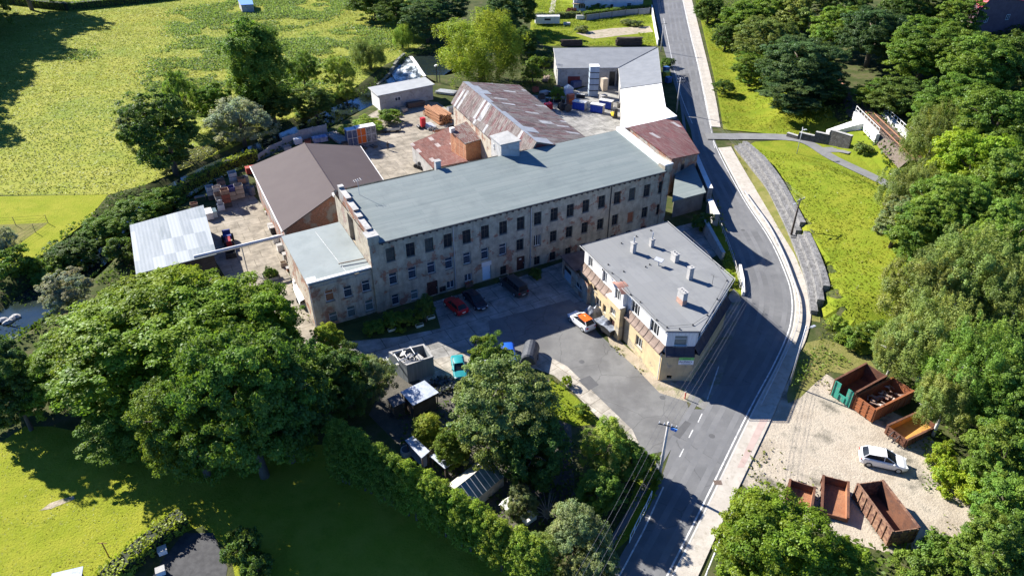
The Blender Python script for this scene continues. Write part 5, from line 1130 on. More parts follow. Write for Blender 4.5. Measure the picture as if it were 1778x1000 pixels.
# small stepped wall and the railway bridge
sp_ = [G(1366,238)[:2],G(1385,243)[:2],G(1385.5,243)[:2],G(1412,248)[:2],G(1412.5,248)[:2],G(1436,252)[:2],G(1436.5,252)[:2],G(1474,259)[:2]]
e = wallrun('stone_wall','dark stepped stone wall beside the footpath below the railway', sp_, [.9,.9,1.6,1.6,2.3,2.3,3.2,3.2], .6, M('dark_stone',(.075,.07,.06),(.13,.125,.11),sc=2,bump=1,rough=1,bsc=5), cap=m_conc)
RZ = 4.9
ra, rb = P(1440,128,RZ), P(1580,262,RZ); rdir = ang(ra, rb)
def rl(s, o): return (ra[0]+math.cos(rdir)*s-math.sin(rdir)*o, ra[1]+math.sin(rdir)*s+math.cos(rdir)*o)
RLn = math.dist(ra, rb)
bm_ = MB(); N_ = 40; bed = []
for i in range(N_+1):
    s = -10+(RLn+14)*i/N_
    for o, z in ((-3.0,-1.6),(-1.8,0),(1.8,0),(3.0,-1.6)): x, y = rl(s,o); bed.append((x,y,RZ-.25+z))
bm_.add(bed, [(i*4+j,i*4+j+1,(i+1)*4+j+1,(i+1)*4+j) for i in range(N_) for j in range(3)])
struct(bm_.build('railway_ballast', m_ballast))
e = thing('railway_track','rusty single railway track with timber sleepers on the hillside','railway track',ra+(RZ-.25,),rdir)
for s in (-.72,.72): MB().box(-10,RLn+4,s-.05,s+.05,.14,.30).build('rail', M('rail_rust',(.34,.17,.10),(.26,.13,.08),sc=3,rough=.8), e)
slp = None; k = 0; q = -9.5
while q < RLn+3.5 and k < 99:
    if slp is None: slp = MB().box(-.12,.12,-1.3,1.3,0,.135).build('sleeper', M('sleeper',(.26,.19,.14),(.18,.13,.10),sc=2,rough=.95), e); slp.location.x = q
    else: o = dup(slp, e); o.location.x = q
    q += .68; k += 1
# bridge
s0 = max(0, min(RLn, (P(1500,215,RZ)[0]-ra[0])*math.cos(rdir)+(P(1500,215,RZ)[1]-ra[1])*math.sin(rdir)))
e = thing('railway_bridge','white concrete railway bridge with white railings over the footpath','bridge',ra+(0,),rdir)
for o in (-2.9,2.9):
    MB().box(s0-7,s0+6,o-.35,o+.35,RZ-1.6,RZ+.1).build('edge_beam', m_render, e)
    rr = MB()
    for i in range(9): x = s0-7+i*13/8; rr.box(x-.05,x+.05,o-.05,o+.05,RZ+.103,RZ+1.3)
    for z in (.55,1.25): rr.box(s0-7,s0+6,o-.035,o+.035,RZ+z-.04,RZ+z+.04)
    rr.build('railing', w_white, e)
ab = local([G(1476,262)[:2],G(1512,262)[:2]], ra, rdir)
MB().prism([(s0-3.5,-3.3),(s0-.8,-3.3),(s0-1.0,-9.5),(s0-2.6,-9.5)][::-1], .2, [RZ-.2,RZ-.2,RZ-2.4,RZ-2.4][::-1]).build('wing_wall', m_render, e)
MB().box(s0-4,s0-.9,-3.25,3.2,0,RZ-1.62).build('abutment', m_render, e)
# ------------------------------------------------------------------ fences
wallrun('panel_fence','grey concrete panel fence curving along the stream behind the hall', smooth(PL([(568,232),(545,237),(520,243),(492,252),(468,262),(446,276)]),1), 2.0, .1, m_conc, cat='fence', posts=m_conc)
fp = PL([(-20,393),(28,392),(84,388),(62,404),(28,426),(5,428)])
e = thing('wire_fence','thin post and wire fence round the dry corner of the mown grass','fence',fp[0]+(0,)); q = local(fp, fp[0], 0)
for i in range(len(q)-1):
    n = max(1,int(math.dist(q[i],q[i+1])/3.5))
    for k in range(n):
        t = k/n; x, y = q[i][0]+(q[i+1][0]-q[i][0])*t, q[i][1]+(q[i+1][1]-q[i][1])*t; MB().tube([(x,y,0),(x,y,1.6)], .05, 5).build('post', m_wood, e)
ms = MB()
for z in (.5,1.0,1.5): ms.tube([(x,y,z) for x,y in q], .015, 4)
ms.build('wires', m_dsteel, e)
wallrun('plot_fence','row of dark panels under the hedge at the top of the overgrown plot', PL([(1018,37),(1040,34),(1062,31),(1085,28),(1108,26),(1128,24)]), 1.9, .1, M('slate_panel',(.20,.22,.25),(.26,.28,.31),sc=1), cat='fence', posts=m_conc_d)
# ------------------------------------------------------------------ things in the yards
def boxthing(name, label, cat, px, py, d, mat, rz=A0, z=0, lid=None, open_=False, group=None, inner=None):
    x, y = P(px, py, z); e = thing(name, label, cat, (x,y,z+.02), rz, group); a, b, h = d
    if open_:
        t = .05; m = MB()
        for q in ((-a/2,a/2,-b/2,-b/2+t),(-a/2,a/2,b/2-t,b/2),(-a/2,-a/2+t,-b/2+t+.002,b/2-t-.002),(a/2-t,a/2,-b/2+t+.002,b/2-t-.002)): m.box(*q,0.08,h)
        m.build('sides', mat, e); MB().box(-a/2+t+.003,a/2-t-.003,-b/2+t+.003,b/2-t-.003,.09,.15).build('floor', inner or mat, e)
        f = MB()
        for s in (-.42,0,.42): f.box(-a/2,a/2,s*b-.05,s*b+.05,0,.077)
        f.build('runners', m_wood_d, e)
    else:
        m = MB(); m.box(-a/2,a/2,-b/2,b/2,.08,h); m.build('body', mat, e); f = MB()
        for sx_ in (-1,1):
            for sy_ in (-1,1): f.box(sx_*(a/2-.12)-.06,sx_*(a/2-.12)+.06,sy_*(b/2-.12)-.06,sy_*(b/2-.12)+.06,0,.077)
        f.build('feet', m_wood_d, e)
        if lid: MB().prism([(-a/2-.04,-b/2-.04),(a/2+.04,-b/2-.04),(a/2+.04,b/2+.04),(-a/2-.04,b/2+.04)], h+.003, h+.07).build('lid', lid, e)
    return e
CR = {'pale grey':M('crate_grey',(.48,.48,.46),(.38,.38,.37),sc=2), 'brown':M('crate_brown',(.24,.14,.09),(.32,.2,.13),sc=2), 'beige':M('crate_beige',(.44,.36,.27),(.52,.44,.34),sc=2), 'rust red':M('crate_red',(.30,.09,.055),(.24,.08,.05),sc=2), 'navy blue':M('crate_blue',(.05,.05,.17),(.07,.08,.22),sc=2), 'dark':M('crate_dark',(.07,.065,.06),(.10,.09,.08),sc=2)}
stacks = [('rear left corner',369,345,['dark','pale grey','pale grey']),('left front',383,353,['dark','beige','brown','beige']),('front middle',396,358,['dark','rust red','rust red','brown']),('rear middle',388,334,['dark','pale grey','brown']),('centre',404,346,['beige','beige','navy blue']),('right front',418,342,['beige','beige','beige']),('rear right',409,327,['dark','beige','pale grey','pale grey']),('far right',423,330,['beige','brown','brown'])]
lvl = ['bottom','second','third','top']
for nm, px, py, cs in stacks:
    g = P(px, py)
    for i, c in enumerate(cs):
        lv = 'topmost' if i == len(cs)-1 else lvl[i]
        e = boxthing('crate', f'{c} crate, {lv} of the {nm} stack in the left yard', 'crate', 0, 0, (1.35,1.35,.78), CR[c], open_=True, group='crates stacked in the left yard', inner=m_wood_d); e.location = (g[0], g[1], .02+i*.8); e.rotation_euler.z = A0+R(random.uniform(-4,4))
def drum(label, px, py, mat, h=1.0, r=.42, cat='barrel', name='barrel'):
    x, y = P(px, py); e = thing(name, label, cat, (x,y,.015)); MB().tube([(0,0,0),(0,0,h*.3),(0,0,h*.34),(0,0,h*.66),(0,0,h*.7),(0,0,h)], [r,r,r*1.05,r*1.05,r,r*.97], 12).build('shell', mat, e); MB().tube([(0,0,h+.003),(0,0,h+.04)], r*.8, 12).build('lid', m_dsteel, e)
m_bdrum = M('slate_blue',(.10,.12,.16),(.15,.17,.21),sc=2,rough=.5)
drum('tall slate blue bin right of the crate stacks, nearest the hall',438,338,m_bdrum,1.5,.6,'bin','bin'); drum('tall slate blue bin touching the crate stacks',430,333,m_bdrum,1.5,.6,'bin','bin'); drum('bin with pale cover behind the two slate bins',428,322,m_bdrum,1.8,.6,'bin','bin')
e = boxthing('machine','white workshop machine in front of the crate stacks','machine',385,365,(1.1,.9,1.1),m_render,lid=m_conc); MB().box(-.4,.4,-.3,.1,1.2,1.9).build('head',m_grey_r,e)
boxthing('container_box','white box leaning at the right end of the pale roofed shed','box',364,378,(1.2,2.2,1.2),m_render,lid=m_paint)
boxthing('container_box','pale green glassy box beside the white box','box',372,376,(1.0,1.6,1.1),M('pale_green',(.45,.52,.50),(.52,.58,.57),sc=1),lid=m_curt if False else g_curt)
e = thing('workbench','small wooden workbench at the hedge behind the pale roofed shed','bench',P(349,349)+(0,),A0); MB().box(-.9,.9,-.4,.4,.8,.9).build('top',m_wood,e)
for sx_ in (-.8,.8):
    for sy_ in (-.3,.3): MB().box(sx_-.05,sx_+.05,sy_-.05,sy_+.05,0,.797).build('leg',m_wood_d,e)
# tractor
e = thing('tractor','small red tractor with blue seat box in the left yard','tractor',P(398,424)+(.02,),ang(P(394,404),P(401,430)))
MB().box(-.2,1.5,-.35,.35,.6,1.25).box(1.2,1.7,-.4,.4,.5,1.1).build('bonnet',M('tractor_red',(.35,.03,.03),(.28,.03,.03),sc=2,rough=.4),e)
MB().box(-1.5,-.25,-.6,.6,.6,1.3).box(-1.6,-1.35,-.6,.6,1.303,1.8).build('seat_box',M('tractor_blue',(.03,.05,.20),rough=.5),e)
for x_, r_, y_ in ((-.9,.62,.75),(1.1,.42,.6)):
    for s in (1,-1):
        w0 = MB().tube([(x_,s*(y_-.15),r_),(x_,s*(y_+.15),r_)],r_,14).build('wheel',m_tyre,e); MB().tube([(x_,s*(y_+.153),r_),(x_,s*(y_+.17),r_)],r_*.5,10).build('rim',M('tractor_rim',(.6,.5,.1)),w0)
MB().tube([(.2,0,1.2),(-.1,0,1.65)],.03,5).build('steering_column',m_dsteel,e)
# pipe bridge over the drive
e = thing('pipe_bridge','long white pipe on a dark beam crossing the left drive','pipe',P(375,441,4.0)+(0,)); o_ = P(375,441,4.0); t_ = P(500,411,4.0); v_ = (t_[0]-o_[0],t_[1]-o_[1])
MB().tube([(-2.5,-1.5,4.35),(v_[0],v_[1],4.35)],.26,10).build('pipe',m_render,e); MB().tube([(-2.2,-.7,4.0),(v_[0],v_[1]+.7,4.0)],.09,4).build('beam',m_dsteel,e)
for f_ in (.35,.97): MB().tube([(v_[0]*f_,v_[1]*f_,0),(v_[0]*f_,v_[1]*f_,4.1)],.08,6).build('support',m_steel,e)
# long white covered boat-like trailer and junk along the annex
e = thing('sheeted_trailer','long white sheeted trailer parked along the annex wall','trailer',P(524,517)+(.02,),ang(P(508,486),P(533,546)))
L_ = MB()
for i in range(9):
    for y_, z_ in ((-.75,.75),(-.6,1.25),(0,1.45+.08*(i%2)),(.6,1.25),(.75,.75)): L_.v.append((-1.6+i*.55, y_, z_+.03*random.random()))
for i in range(8):
    for j in range(4): L_.f.append([i*5+j,i*5+j+1,i*5+j+6,i*5+j+5]); L_.m.append(0)
L_.build('sheet', m_render, e); MB().box(-1.6,2.8,-.65,.65,.5,.74).build('bed',m_steel,e)
for s in (1,-1): MB().tube([(.8,s*.68,.33),(.8,s*.85,.33)],.33,12).build('wheel',m_tyre,e)
MB().box(-3.2,-1.65,-.5,.5,.7,1.0).box(-3.1,-2.1,-.4,.4,1.003,1.5).build('front_box',m_render,e)
jr = random.Random(9)
for lab, px, py, d, mt in (('grey crate beside the front of the white sheeted trailer',512,484,(1.0,.8,.8),m_conc),('rusty box by the annex wall behind the white trailer',505,470,(1.1,.7,.6),m_rustm),('pale machine housing at the corner of the hall and annex',499,452,(1.0,.9,1.2),m_grey_r),('white appliance against the hall wall near the pipe',487,436,(.8,.8,1.1),m_render),('dark machine with red drum against the hall wall',478,404,(1.4,.9,1.1),m_dsteel),('white chest beside the dark hall machine',471,398,(.8,.8,.9),m_render),('beige planter box by the hall wall',466,372,(.9,.7,.5),CR['beige'])):
    boxthing('yard_box', lab, 'box', px, py, d, mt, lid=m_grey_r)
e = thing('plant_tub','square planter with a green bush in the left drive','planter',P(470,482)+(.015,),A0)
MB().prism([(-1,-1),(1,-1),(1,1),(-1,1)],0,.45,top=False).build('tub',m_conc,e); MB().box(-.93,.93,-.93,.93,.3,.4).build('soil',m_earth,e)
# container cabinets along the rear of the yard
cabs = [('dark blue lattice cage with pale top, left end of the cage row',612,252,M('cage_blue',(.03,.05,.13),(.10,.13,.2),sc=2)),('bright orange cage in the middle of the row',627,248,m_orange),('grey white lattice cage with white top, right end of the cage row',644,245,M('cage_grey',(.30,.31,.33),(.10,.10,.11),sc=2))]
for lab, px, py, mt in cabs:
    e = boxthing('storage_cage', lab, 'cage', px, py, (2.1,1.7,3.4), mt, lid=m_render if 'right' in lab else M('cage_top',(.42,.48,.55),rough=.5))
    f = MB()
    for z in (.1,1.7,3.3): f.box(-1.08,1.08,-.92,-.853,z,z+.09)
    for x_ in (-1.02,0,1.02): f.box(x_-.05,x_+.05,-.90,-.852,.19,1.697); f.box(x_-.05,x_+.05,-.90,-.852,1.79,3.297)
    f.build('frame', m_steel, e)
for lab, px, py in (('dark pallet truck in front of the orange cage',630,258),('dark pallet truck in front of the grey white cage',648,256)):
    e = thing('pallet_truck', lab, 'cart', P(px,py)+(.015,), R(-50)); MB().box(-.9,.9,-.45,-.2,.2,.3).box(-.9,.9,.2,.45,.2,.3).box(.9,1.1,-.45,.45,.2,.6).build('forks',m_dsteel,e); MB().tube([(1.05,0,.6),(1.4,0,1.2)],.04,5).build('handle',m_dsteel,e)
def pile(name, label, cat, px, py, n, L, w_, h, mat, rz, seed, z=0, r=.09, tilt=0, square=True, dx=0):
    e = thing(name, label, cat, P(px,py)+(.02,), rz); rr_ = random.Random(seed); mb = MB()
    per = max(1,int(w_/(r*2.3)))
    for i in range(n):
        c = i%per; k = i//per; mb.cbox((rr_.uniform(-.2,.2)*L*.2, -w_/2+(c+.5)*w_/per+rr_.uniform(-.03,.03), r+k*r*2.05+.1), (L*rr_.uniform(.85,1), r*1.9, r*1.9), rr_.uniform(-.03,.03)*2, ry=tilt+rr_.uniform(-.02,.02))
    mb.build('timber' if mat in (m_wood,m_wood_d,m_wood_o) else 'bars', mat, e); bb = MB()
    for s in (-.3,.3): bb.box(s*L-.08,s*L+.08,-w_/2,w_/2,0,.1)
    bb.build('bearers', m_wood_d, e); return e
pile('timber_stack','stack of orange brown beams at the end of the rusty long shed','timber',762,208,66,7.5,3.2,1.8,m_wood_o,R(-58),1,r=.14)
pile('timber_stack','dark boards stacked against the weir shed wall','timber',722,186,30,4.5,1.2,1.5,m_wood_d,R(30),2)
pile('metal_stack','heap of slanting grey poles left of the blue cage','poles',588,242,40,7.5,2.6,1.0,M('pole_grey',(.20,.18,.16),(.32,.30,.28),sc=1,st=(6,1,1)),R(-52),3,r=.08)
pile('metal_stack','pale metal sections stacked in front of the orange beams','metal bars',746,222,30,3.6,2.0,.9,m_steel,R(-60),4)
pile('metal_stack','pale pipes and scrap lying between weir shed and rusty shed','pipes',775,162,36,5,3,.8,m_steel,R(-20),5,r=.08)
pile('timber_stack','dark plank stack behind the rear shed, left one','timber',992,80,26,6.5,1.3,1.0,m_wood_d,R(3),6,r=.12)
pile('timber_stack','larger dark plank stack behind the rear shed, right one','timber',1092,79,40,8,1.6,1.6,m_wood_d,R(3),7,r=.13)
pile('timber_stack','brown boards piled left of the rear shed','timber',948,140,24,4,1.6,1.4,m_wood,R(80),8)
pile('timber_stack','grey brown logs and boards beside the willow and rear yard','timber',928,132,24,4.5,1.6,1.2,m_wood_d,R(10),9,r=.12)
e = thing('rack','steel rack with bars in front of the beam stack','rack',P(765,238)+(.015,),A0)
f = MB()
for x_ in (-1.5,0,1.5):
    for y_ in (-.6,.6): f.tube([(x_,y_,0),(x_,y_,2.0)],.05,4)
for z in (.6,1.3,2.0):
    for y_ in (-.6,.6): f.tube([(-1.5,y_,z),(1.5,y_,z)],.04,4)
f.build('frame',m_steel,e); b_ = MB()
for k in range(7): b_.tube([(-1.6,-.5+k*.16,.7),(1.6,-.5+k*.16,.7)],.06,5); b_.tube([(-1.6,-.5+k*.16,1.4),(1.4,-.5+k*.16,1.4)],.05,5)
b_.build('bars',m_rustm,e)
e = thing('machine','red upright machine beside the steel rack in the upper yard','machine',P(735,222)+(.015,),A0); MB().box(-.5,.5,-.45,.45,.3,2.2).build('body',M('machine_red',(.42,.02,.03),rough=.5),e); MB().box(-1.0,1.0,-.6,.6,.05,.297).build('base',m_dsteel,e); MB().tube([(-1.0,-.6,.35),(-1.0,.6,.35)],.35,10).build('roller',m_black,e)
e = thing('flat_trailer','low black flat trailer lying in the sunny upper yard','trailer',P(679,229)+(.015,),R(12)); MB().box(-2.1,2.1,-.6,.6,.35,.5).box(-2.1,-1.9,-.6,.6,.503,.9).box(1.9,2.1,-.6,.6,.503,.8).build('bed',m_dsteel,e)
for x_ in (-1.2,1.2):
    for s in (1,-1): MB().tube([(x_,s*.62,.25),(x_,s*.78,.25)],.25,10).build('wheel',m_tyre,e)
e = thing('machine','black machine with wheels beside the red tin roof','machine',P(731,292)+(.015,),R(-40)); MB().box(-1.1,1.1,-.55,.55,.4,.7).box(-.3,.6,-.4,.4,.703,1.3).build('frame',m_dsteel,e)
for x_ in (-.9,-.1,.8):
    for s in (1,-1): MB().tube([(x_,s*.58,.35),(x_,s*.8,.35)],.35,12).build('wheel',m_tyre,e)
MB().tube([(-1.1,0,.6),(-1.7,.3,1.1)],.05,5).build('lever',m_steel,e)
for lab, px, py, d, mt in (('blue grey covered heap beside the slanting poles',556,246,(3.0,1.6,1.0),M('heap_blue',(.10,.13,.28),(.40,.42,.45),sc=1.5)),('white box beside the blue grey heap behind the hall',518,250,(1.6,1.3,1.1),m_render),('small white crate by the bush in front of the weir shed',693,203,(.9,.7,.6),m_render),('red boxes stacked along the left wall of the hall',440,300,(2.5,1.2,1.2),M('box_red',(.35,.05,.03),(.25,.04,.03),sc=2))):
    boxthing('yard_box', lab, 'box', px, py, d, mt, lid=mt)
# person in the upper yard: one continuous skinned figure
def person(label, px, py, rz):
    x, y = P(px, py); e = thing('person', label, 'person', (x,y,.02), rz)
    V = [((0,0,.95),.15),((0,0,1.15),.14),((0,0,1.36),.17),((0,0,1.48),.08),((0,.0,1.54),.06),((0,-.02,1.63),.095),((0,-.01,1.74),.085),
         ((.19,0,1.40),.075),((.27,-.02,1.15),.055),((.27,-.16,.95),.04),((.26,-.22,.88),.035),((-.19,0,1.40),.075),((-.28,.02,1.15),.055),((-.30,-.06,.92),.04),((-.30,-.10,.83),.035),
         ((.10,0,.88),.11),((.12,-.05,.50),.075),((.13,.0,.10),.055),((.14,-.14,.05),.05),((-.10,0,.88),.11),((-.12,.03,.50),.075),((-.13,.08,.10),.055),((-.14,-.06,.05),.05)]
    E = [(0,1),(1,2),(2,3),(3,4),(4,5),(5,6),(2,7),(7,8),(8,9),(9,10),(2,11),(11,12),(12,13),(13,14),(0,15),(15,16),(16,17),(17,18),(0,19),(19,20),(20,21),(21,22)]
    me = bpy.data.meshes.new('b'); me.from_pydata([v for v,_ in V], E, []); o = bpy.data.objects.new('b', me); COL.objects.link(o)
    o.modifiers.new('s','SKIN'); sk = me.skin_vertices[0].data
    for i,(_, r) in enumerate(V): sk[i].radius = (r,r)
    sk[0].use_root = True; o.modifiers.new('u','SUBSURF').levels = 2
    dg = bpy.context.evaluated_depsgraph_get(); dg.update(); m2 = bpy.data.meshes.new_from_object(o.evaluated_get(dg)); bpy.data.objects.remove(o)
    m2.materials.clear()
    for mt in (M('dark_jacket',(.03,.032,.035),(.05,.05,.05),sc=4), M('work_trousers',(.045,.045,.05),(.06,.06,.065),sc=4), M('skin',(.45,.28,.2),rough=.6), m_black): m2.materials.append(mt)
    for p in m2.polygons:
        z = p.center.z; ax = abs(p.center.x); p.material_index = 3 if z < .12 else 2 if (z > 1.52 or (ax > .22 and z < .93)) else 1 if z < .93 else 0
    b = link('body', m2, e)
    h = MB(); n = 8
    for i in range(5):
        for k in range(n): a = math.pi*i/8; t = 2*math.pi*k/n; h.v.append((math.sin(a)*.108*math.cos(t), .012+math.sin(a)*.112*math.sin(t), 1.69+.105*math.cos(a)))
    for i in range(4):
        for k in range(n): h.f.append([i*n+k,i*n+(k+1)%n,(i+1)*n+(k+1)%n,(i+1)*n+k]); h.m.append(0)
    h.build('hair', M('dark_hair',(.03,.02,.015),rough=.8), b); fc = MB()
    fc.cbox((.035,-.112,1.66),(.022,.012,.014)); fc.cbox((-.035,-.112,1.66),(.022,.012,.014)); fc.cbox((0,-.112,1.595),(.05,.012,.012)); fc.build('face', m_black, b)
    return e
person('person in dark work clothes standing alone in the upper yard',674,261,R(20))
# rear yard
e0 = None
tx, ty = P(1029,166)
for k in range(5):
    e = boxthing('storage_box', f'pale blue grey box, {("bottom one","second from the bottom","middle one","second from the top","topmost one")[k]} of the tall pile in the rear yard', 'box', 0, 0, (2.2,2.2,1.35), M('pile_box',(.27,.33,.40),(.34,.40,.46),sc=1.2,rough=.6), rz=R(2), group='boxes of the tall pile in the rear yard', lid=m_render if k == 4 else m_dsteel); e.location = (tx, ty, .02+k*1.45)
for lab, px, py in (('left one of the three white topped stalls with blue drapes',1006,190),('front middle one of the three white topped stalls with blue drapes',1037,195),('right one of the three white topped stalls with blue drapes',1052,188)):
    e = thing('stall', lab, 'stall', P(px,py)+(.015,), R(-28), 'blue draped stalls in the rear yard'); MB().box(-1.6,1.6,-.8,.8,1.75,1.9).build('top',m_paint,e); dr_ = MB(); pts = []
    for i in range(25): x_ = -1.5+i*.125; pts += [(x_,-.74+.06*math.sin(i*1.9),.1),(x_,-.72+.03*math.sin(i*1.9),1.747)]
    dr_.add(pts,[(2*i,2*i+2,2*i+3,2*i+1) for i in range(24)]); dr_.build('drape',M('drape_blue',(.02,.05,.30),(.03,.08,.40),sc=2,rough=.7),e)
    MB().box(-1.5,1.5,-.6,.7,.1,1.747).build('body',m_grey_r,e)
e = boxthing('shelf_cart','orange shelf cart between the lilac tent box and the stalls','cart',990,182,(1.5,1.1,2.4),CR['rust red'],lid=m_orange); MB().box(-.8,.8,-.6,-.553,.9,1.5).build('shelf',m_orange,e)
e = thing('tent_box','small lilac white tent shaped box beside the pile of boxes','tent',P(987,163)+(.015,),R(10)); MB().box(-1,1,-.8,.8,0,1.4).build('body',M('lilac',(.50,.50,.62),rough=.7),e); MB().add([(-1.1,-.9,1.4),(1.1,-.9,1.4),(1.1,.9,1.4),(-1.1,.9,1.4),(0,-.9,2.1),(0,.9,2.1)],[(0,1,4),(2,3,5),(0,4,5,3),(1,2,5,4),(0,3,2,1)]).build('roof',m_render,e)
k = 0
rows = [('upper row of white lidded tubs',955,166,971,169),('lower row of white lidded tubs',950,177,978,179),('tubs beside the pile of boxes',1003,170,1013,171)]
for nm, xa, ya, xb, yb in rows:
    n = 5 if 'lower' in nm else 4
    for i in range(n):
        t = i/(n-1); drum(f'white lidded tub, {("first","second","third","fourth","fifth")[i]} from the left in the {nm}', xa+(xb-xa)*t, ya+(yb-ya)*t, m_black, .9, .38, 'tub', 'tub'); q = [o for o in COL.objects if o.name.startswith('lid')][-1]
        q.data.materials[0] = m_paint; q.parent['group'] = 'white lidded tubs in the rear yard'
e = thing('forklift','small yellow and black forklift beside the white roofed store','forklift',P(1066,204)+(.015,),R(-75)); MB().box(-.9,.7,-.5,.5,.3,1.0).build('body',M('yellow_paint',(.75,.55,.03),(.65,.48,.05),sc=2,rough=.5),e); f = MB()
for x_ in (-.7,.5):
    for y_ in (-.45,.45): f.tube([(x_,y_,1.0),(x_,y_,2.0)],.04,4)
f.box(-.75,.55,-.5,.5,2.0,2.06); f.build('cage',m_dsteel,e); MB().box(.75,.9,-.4,.4,.1,2.2).build('mast',m_dsteel,e)
for x_ in (-.6,.45):
    for s in (1,-1): MB().tube([(x_,s*.4,.3),(x_,s*.56,.3)],.3,10).build('wheel',m_tyre,e)
for i,(px,py) in enumerate(((985,194),(975,192))):
    e = thing('cable_reel',('dark cable reel lying behind the rusty shed, nearer the stalls','dark cable reel lying behind the rusty shed, nearer the tubs')[i],'reel',P(px,py)+(.9,),R(20)); MB().tube([(0,-.5,0),(0,-.4,0)],.88,16).tube([(0,.4,0),(0,.5,0)],.88,16).tube([(0,-.397,0),(0,.397,0)],.4,12).build('reel',m_dsteel,e)
for lab, px, py, d, mt in (('beige crate stack left of the door opening of the rear shed',1048,158,(1.4,1.2,3.0),CR['beige']),('grey machine under the beige stack in the rear yard',1047,174,(1.6,1.2,1.1),m_grey_r),('red machine hidden behind the long rusty roof edge',952,190,(1.6,1.4,1.3),M('machine_red',(.42,.02,.03),rough=.5)),('blue recycling bin between rear wing and road, upper one',1156,126,(1.3,1.2,1.4),M('bin_blue',(.05,.13,.33),rough=.5)),('yellow bin between the two blue bins beside the road',1157,134,(1.3,1.2,1.3),M('bin_yellow',(.55,.5,.06),rough=.5)),('blue recycling bin between rear wing and road, lower one',1160,144,(1.3,1.2,1.4),MATS['bin_blue'])):
    boxthing('yard_box', lab, 'box' if 'bin' not in lab else 'bin', px, py, d, mt, lid=mt)
# plot things
e = thing('caravan','long white caravan body at the far left of the plot','caravan',P(950,43)+(.02,),R(2)); MB().box(-4,4,-1.2,1.2,.5,2.6).build('body',m_render,e); MB().prism([(-4.05,-1.25),(4.05,-1.25),(4.05,1.25),(-4.05,1.25)],2.603,2.72).build('roof',m_paint,e); MB().box(-1,1,-1.22,-1.203,1.5,2.1).build('window',g_dark,e)
for s in (1,-1): MB().tube([(0,s*1.0,.35),(0,s*1.18,.35)],.35,10).build('wheel',m_tyre,e)
car('parked_car','dark blue van in deep shade under the trees left of the plot',(912,72),(916,52),paint('deep_blue',(.015,.03,.12)),kind='van',cat='van')
for lab, px, py, d in (('white chest on the plot behind the plank stacks',984,44,(2.2,1.2,.7)),('pale bench frame below the plot hedge',1008,34,(3,1,1.2))): boxthing('yard_box', lab, 'box', px, py, d, m_render, rz=0, lid=m_conc)
# ------------------------------------------------------------------ garden below the courtyard
def c3(px,py,z): return P(px,py,z)
e, oL, oip = None, None, None
H0 = 2.6; oc = [P(a,b,H0) for a,b in ((675,612),(736,598),(752,620),(706,635))]; cc = np.mean(oc,axis=0)
e = thing('open_shed','roofless shed with pale wall tops full of white frames beside the courtyard','shed',(cc[0],cc[1],0),R(28)); q = local(oc,cc,R(28)); wm = MB(); cm = MB(); a = inset(q,-.02); b = inset(q,.2)
for i in range(4):
    j = (i+1)%4; wm.prism([a[i],a[j],b[j],b[i]],0,H0); cm.prism([a[i],a[j],b[j],b[i]],H0+.003,H0+.1)
wm.build('wall',M('plank_wall',(.17,.19,.20),(.24,.26,.27),sc=.8,st=(7,7,.3)),e); cm.build('wall_top',m_grey_r,e); MB().prism(inset(q,.22),0,1.2).build('floor',m_wood_d,e)
f = MB(); rr_ = random.Random(11)
for k in range(14): x_, y_ = rr_.uniform(-2,1.6), rr_.uniform(-.8,.8); f.cbox((x_,y_,1.9+rr_.random()*.7),(rr_.uniform(.4,1.0),rr_.uniform(.3,.7),.05),rr_.uniform(0,3),rr_.uniform(-.6,.6))
f.build('stored_panels',m_conc,e); f = MB()
for y_ in (-.7,.9): f.tube([(-3.4,y_,2.7),(.4,y_,3.3)],.05,4)
for k in range(4): x_ = -3.0+k*1.0; f.tube([(x_,-.7,2.77+k*.16),(x_,.9,2.77+k*.16)],.045,4)
f.tube([(-3.4,-.7,2.7),(-3.4,.9,2.7)],.05,4); f.build('ladder_frame',w_white,e)
def leanto(name,label,cat,pts,mat,h,posts=True,wall=None):
    w3 = pz(*pts); c = np.mean([p[:2] for p in w3],axis=0); e = thing(name,label,cat,(c[0],c[1],0),A0); L = local(w3,c,A0); MB().slab(L,.08).build('roof',mat,e)
    ip = inset(L,.15)
    for i,(x_,y_) in enumerate(ip): MB().box(x_-.05,x_+.05,y_-.05,y_+.05,0,L[i][2]-.084).build('post',m_wood_d,e)
    if wall: MB().prism(inset(L,.25),0,[p[2]-.09 for p in L],top=False,bot=False).build('wall',wall,e)
    return e
m_bluepl = M('bluish_sheet',(.34,.38,.46),(.45,.49,.56),sc=1.2,rough=.6,c3=(.25,.27,.33),sc3=3)
leanto('garden_roof','bluish sheet canopy beside the roofless shed','canopy',[(695,680,2.4),(717,704,2.2),(762,681,2.4),(737,660,2.6)],m_bluepl,2.4,wall=m_wood_d)
leanto('garden_hut','dark low hut under the trees beside the bluish canopy','hut',[(672,692,2.0),(683,707,1.9),(704,697,2.0),(692,682,2.1)],M('hut_felt',(.09,.09,.10),(.13,.13,.14),sc=1),2,wall=m_wood_d)
leanto('garden_shed','blue grey garden shed with ribbed walls in the shade beyond the tall hedge','shed',[(703,764,2.0),(732,795,1.9),(746,783,2.0),(718,756,2.1)],m_bluepl,2,wall=M('blue_wall',(.20,.23,.31),(.26,.29,.37),sc=.6,st=(8,8,.3)))
leanto('garden_table','small blue grey canopy beside the ribbed garden shed','canopy',[(746,791,1.7),(772,813,1.7),(791,801,1.7),(764,783,1.7)],m_bluepl,1.7)
e = thing('greenhouse','small greenhouse with striped glass roof above the tall hedge','greenhouse',P(826,834,1.6)+(0,),ang(P(815,858,2),P(853,827,2)))
gl_, gw_ = 2.4, 1.5
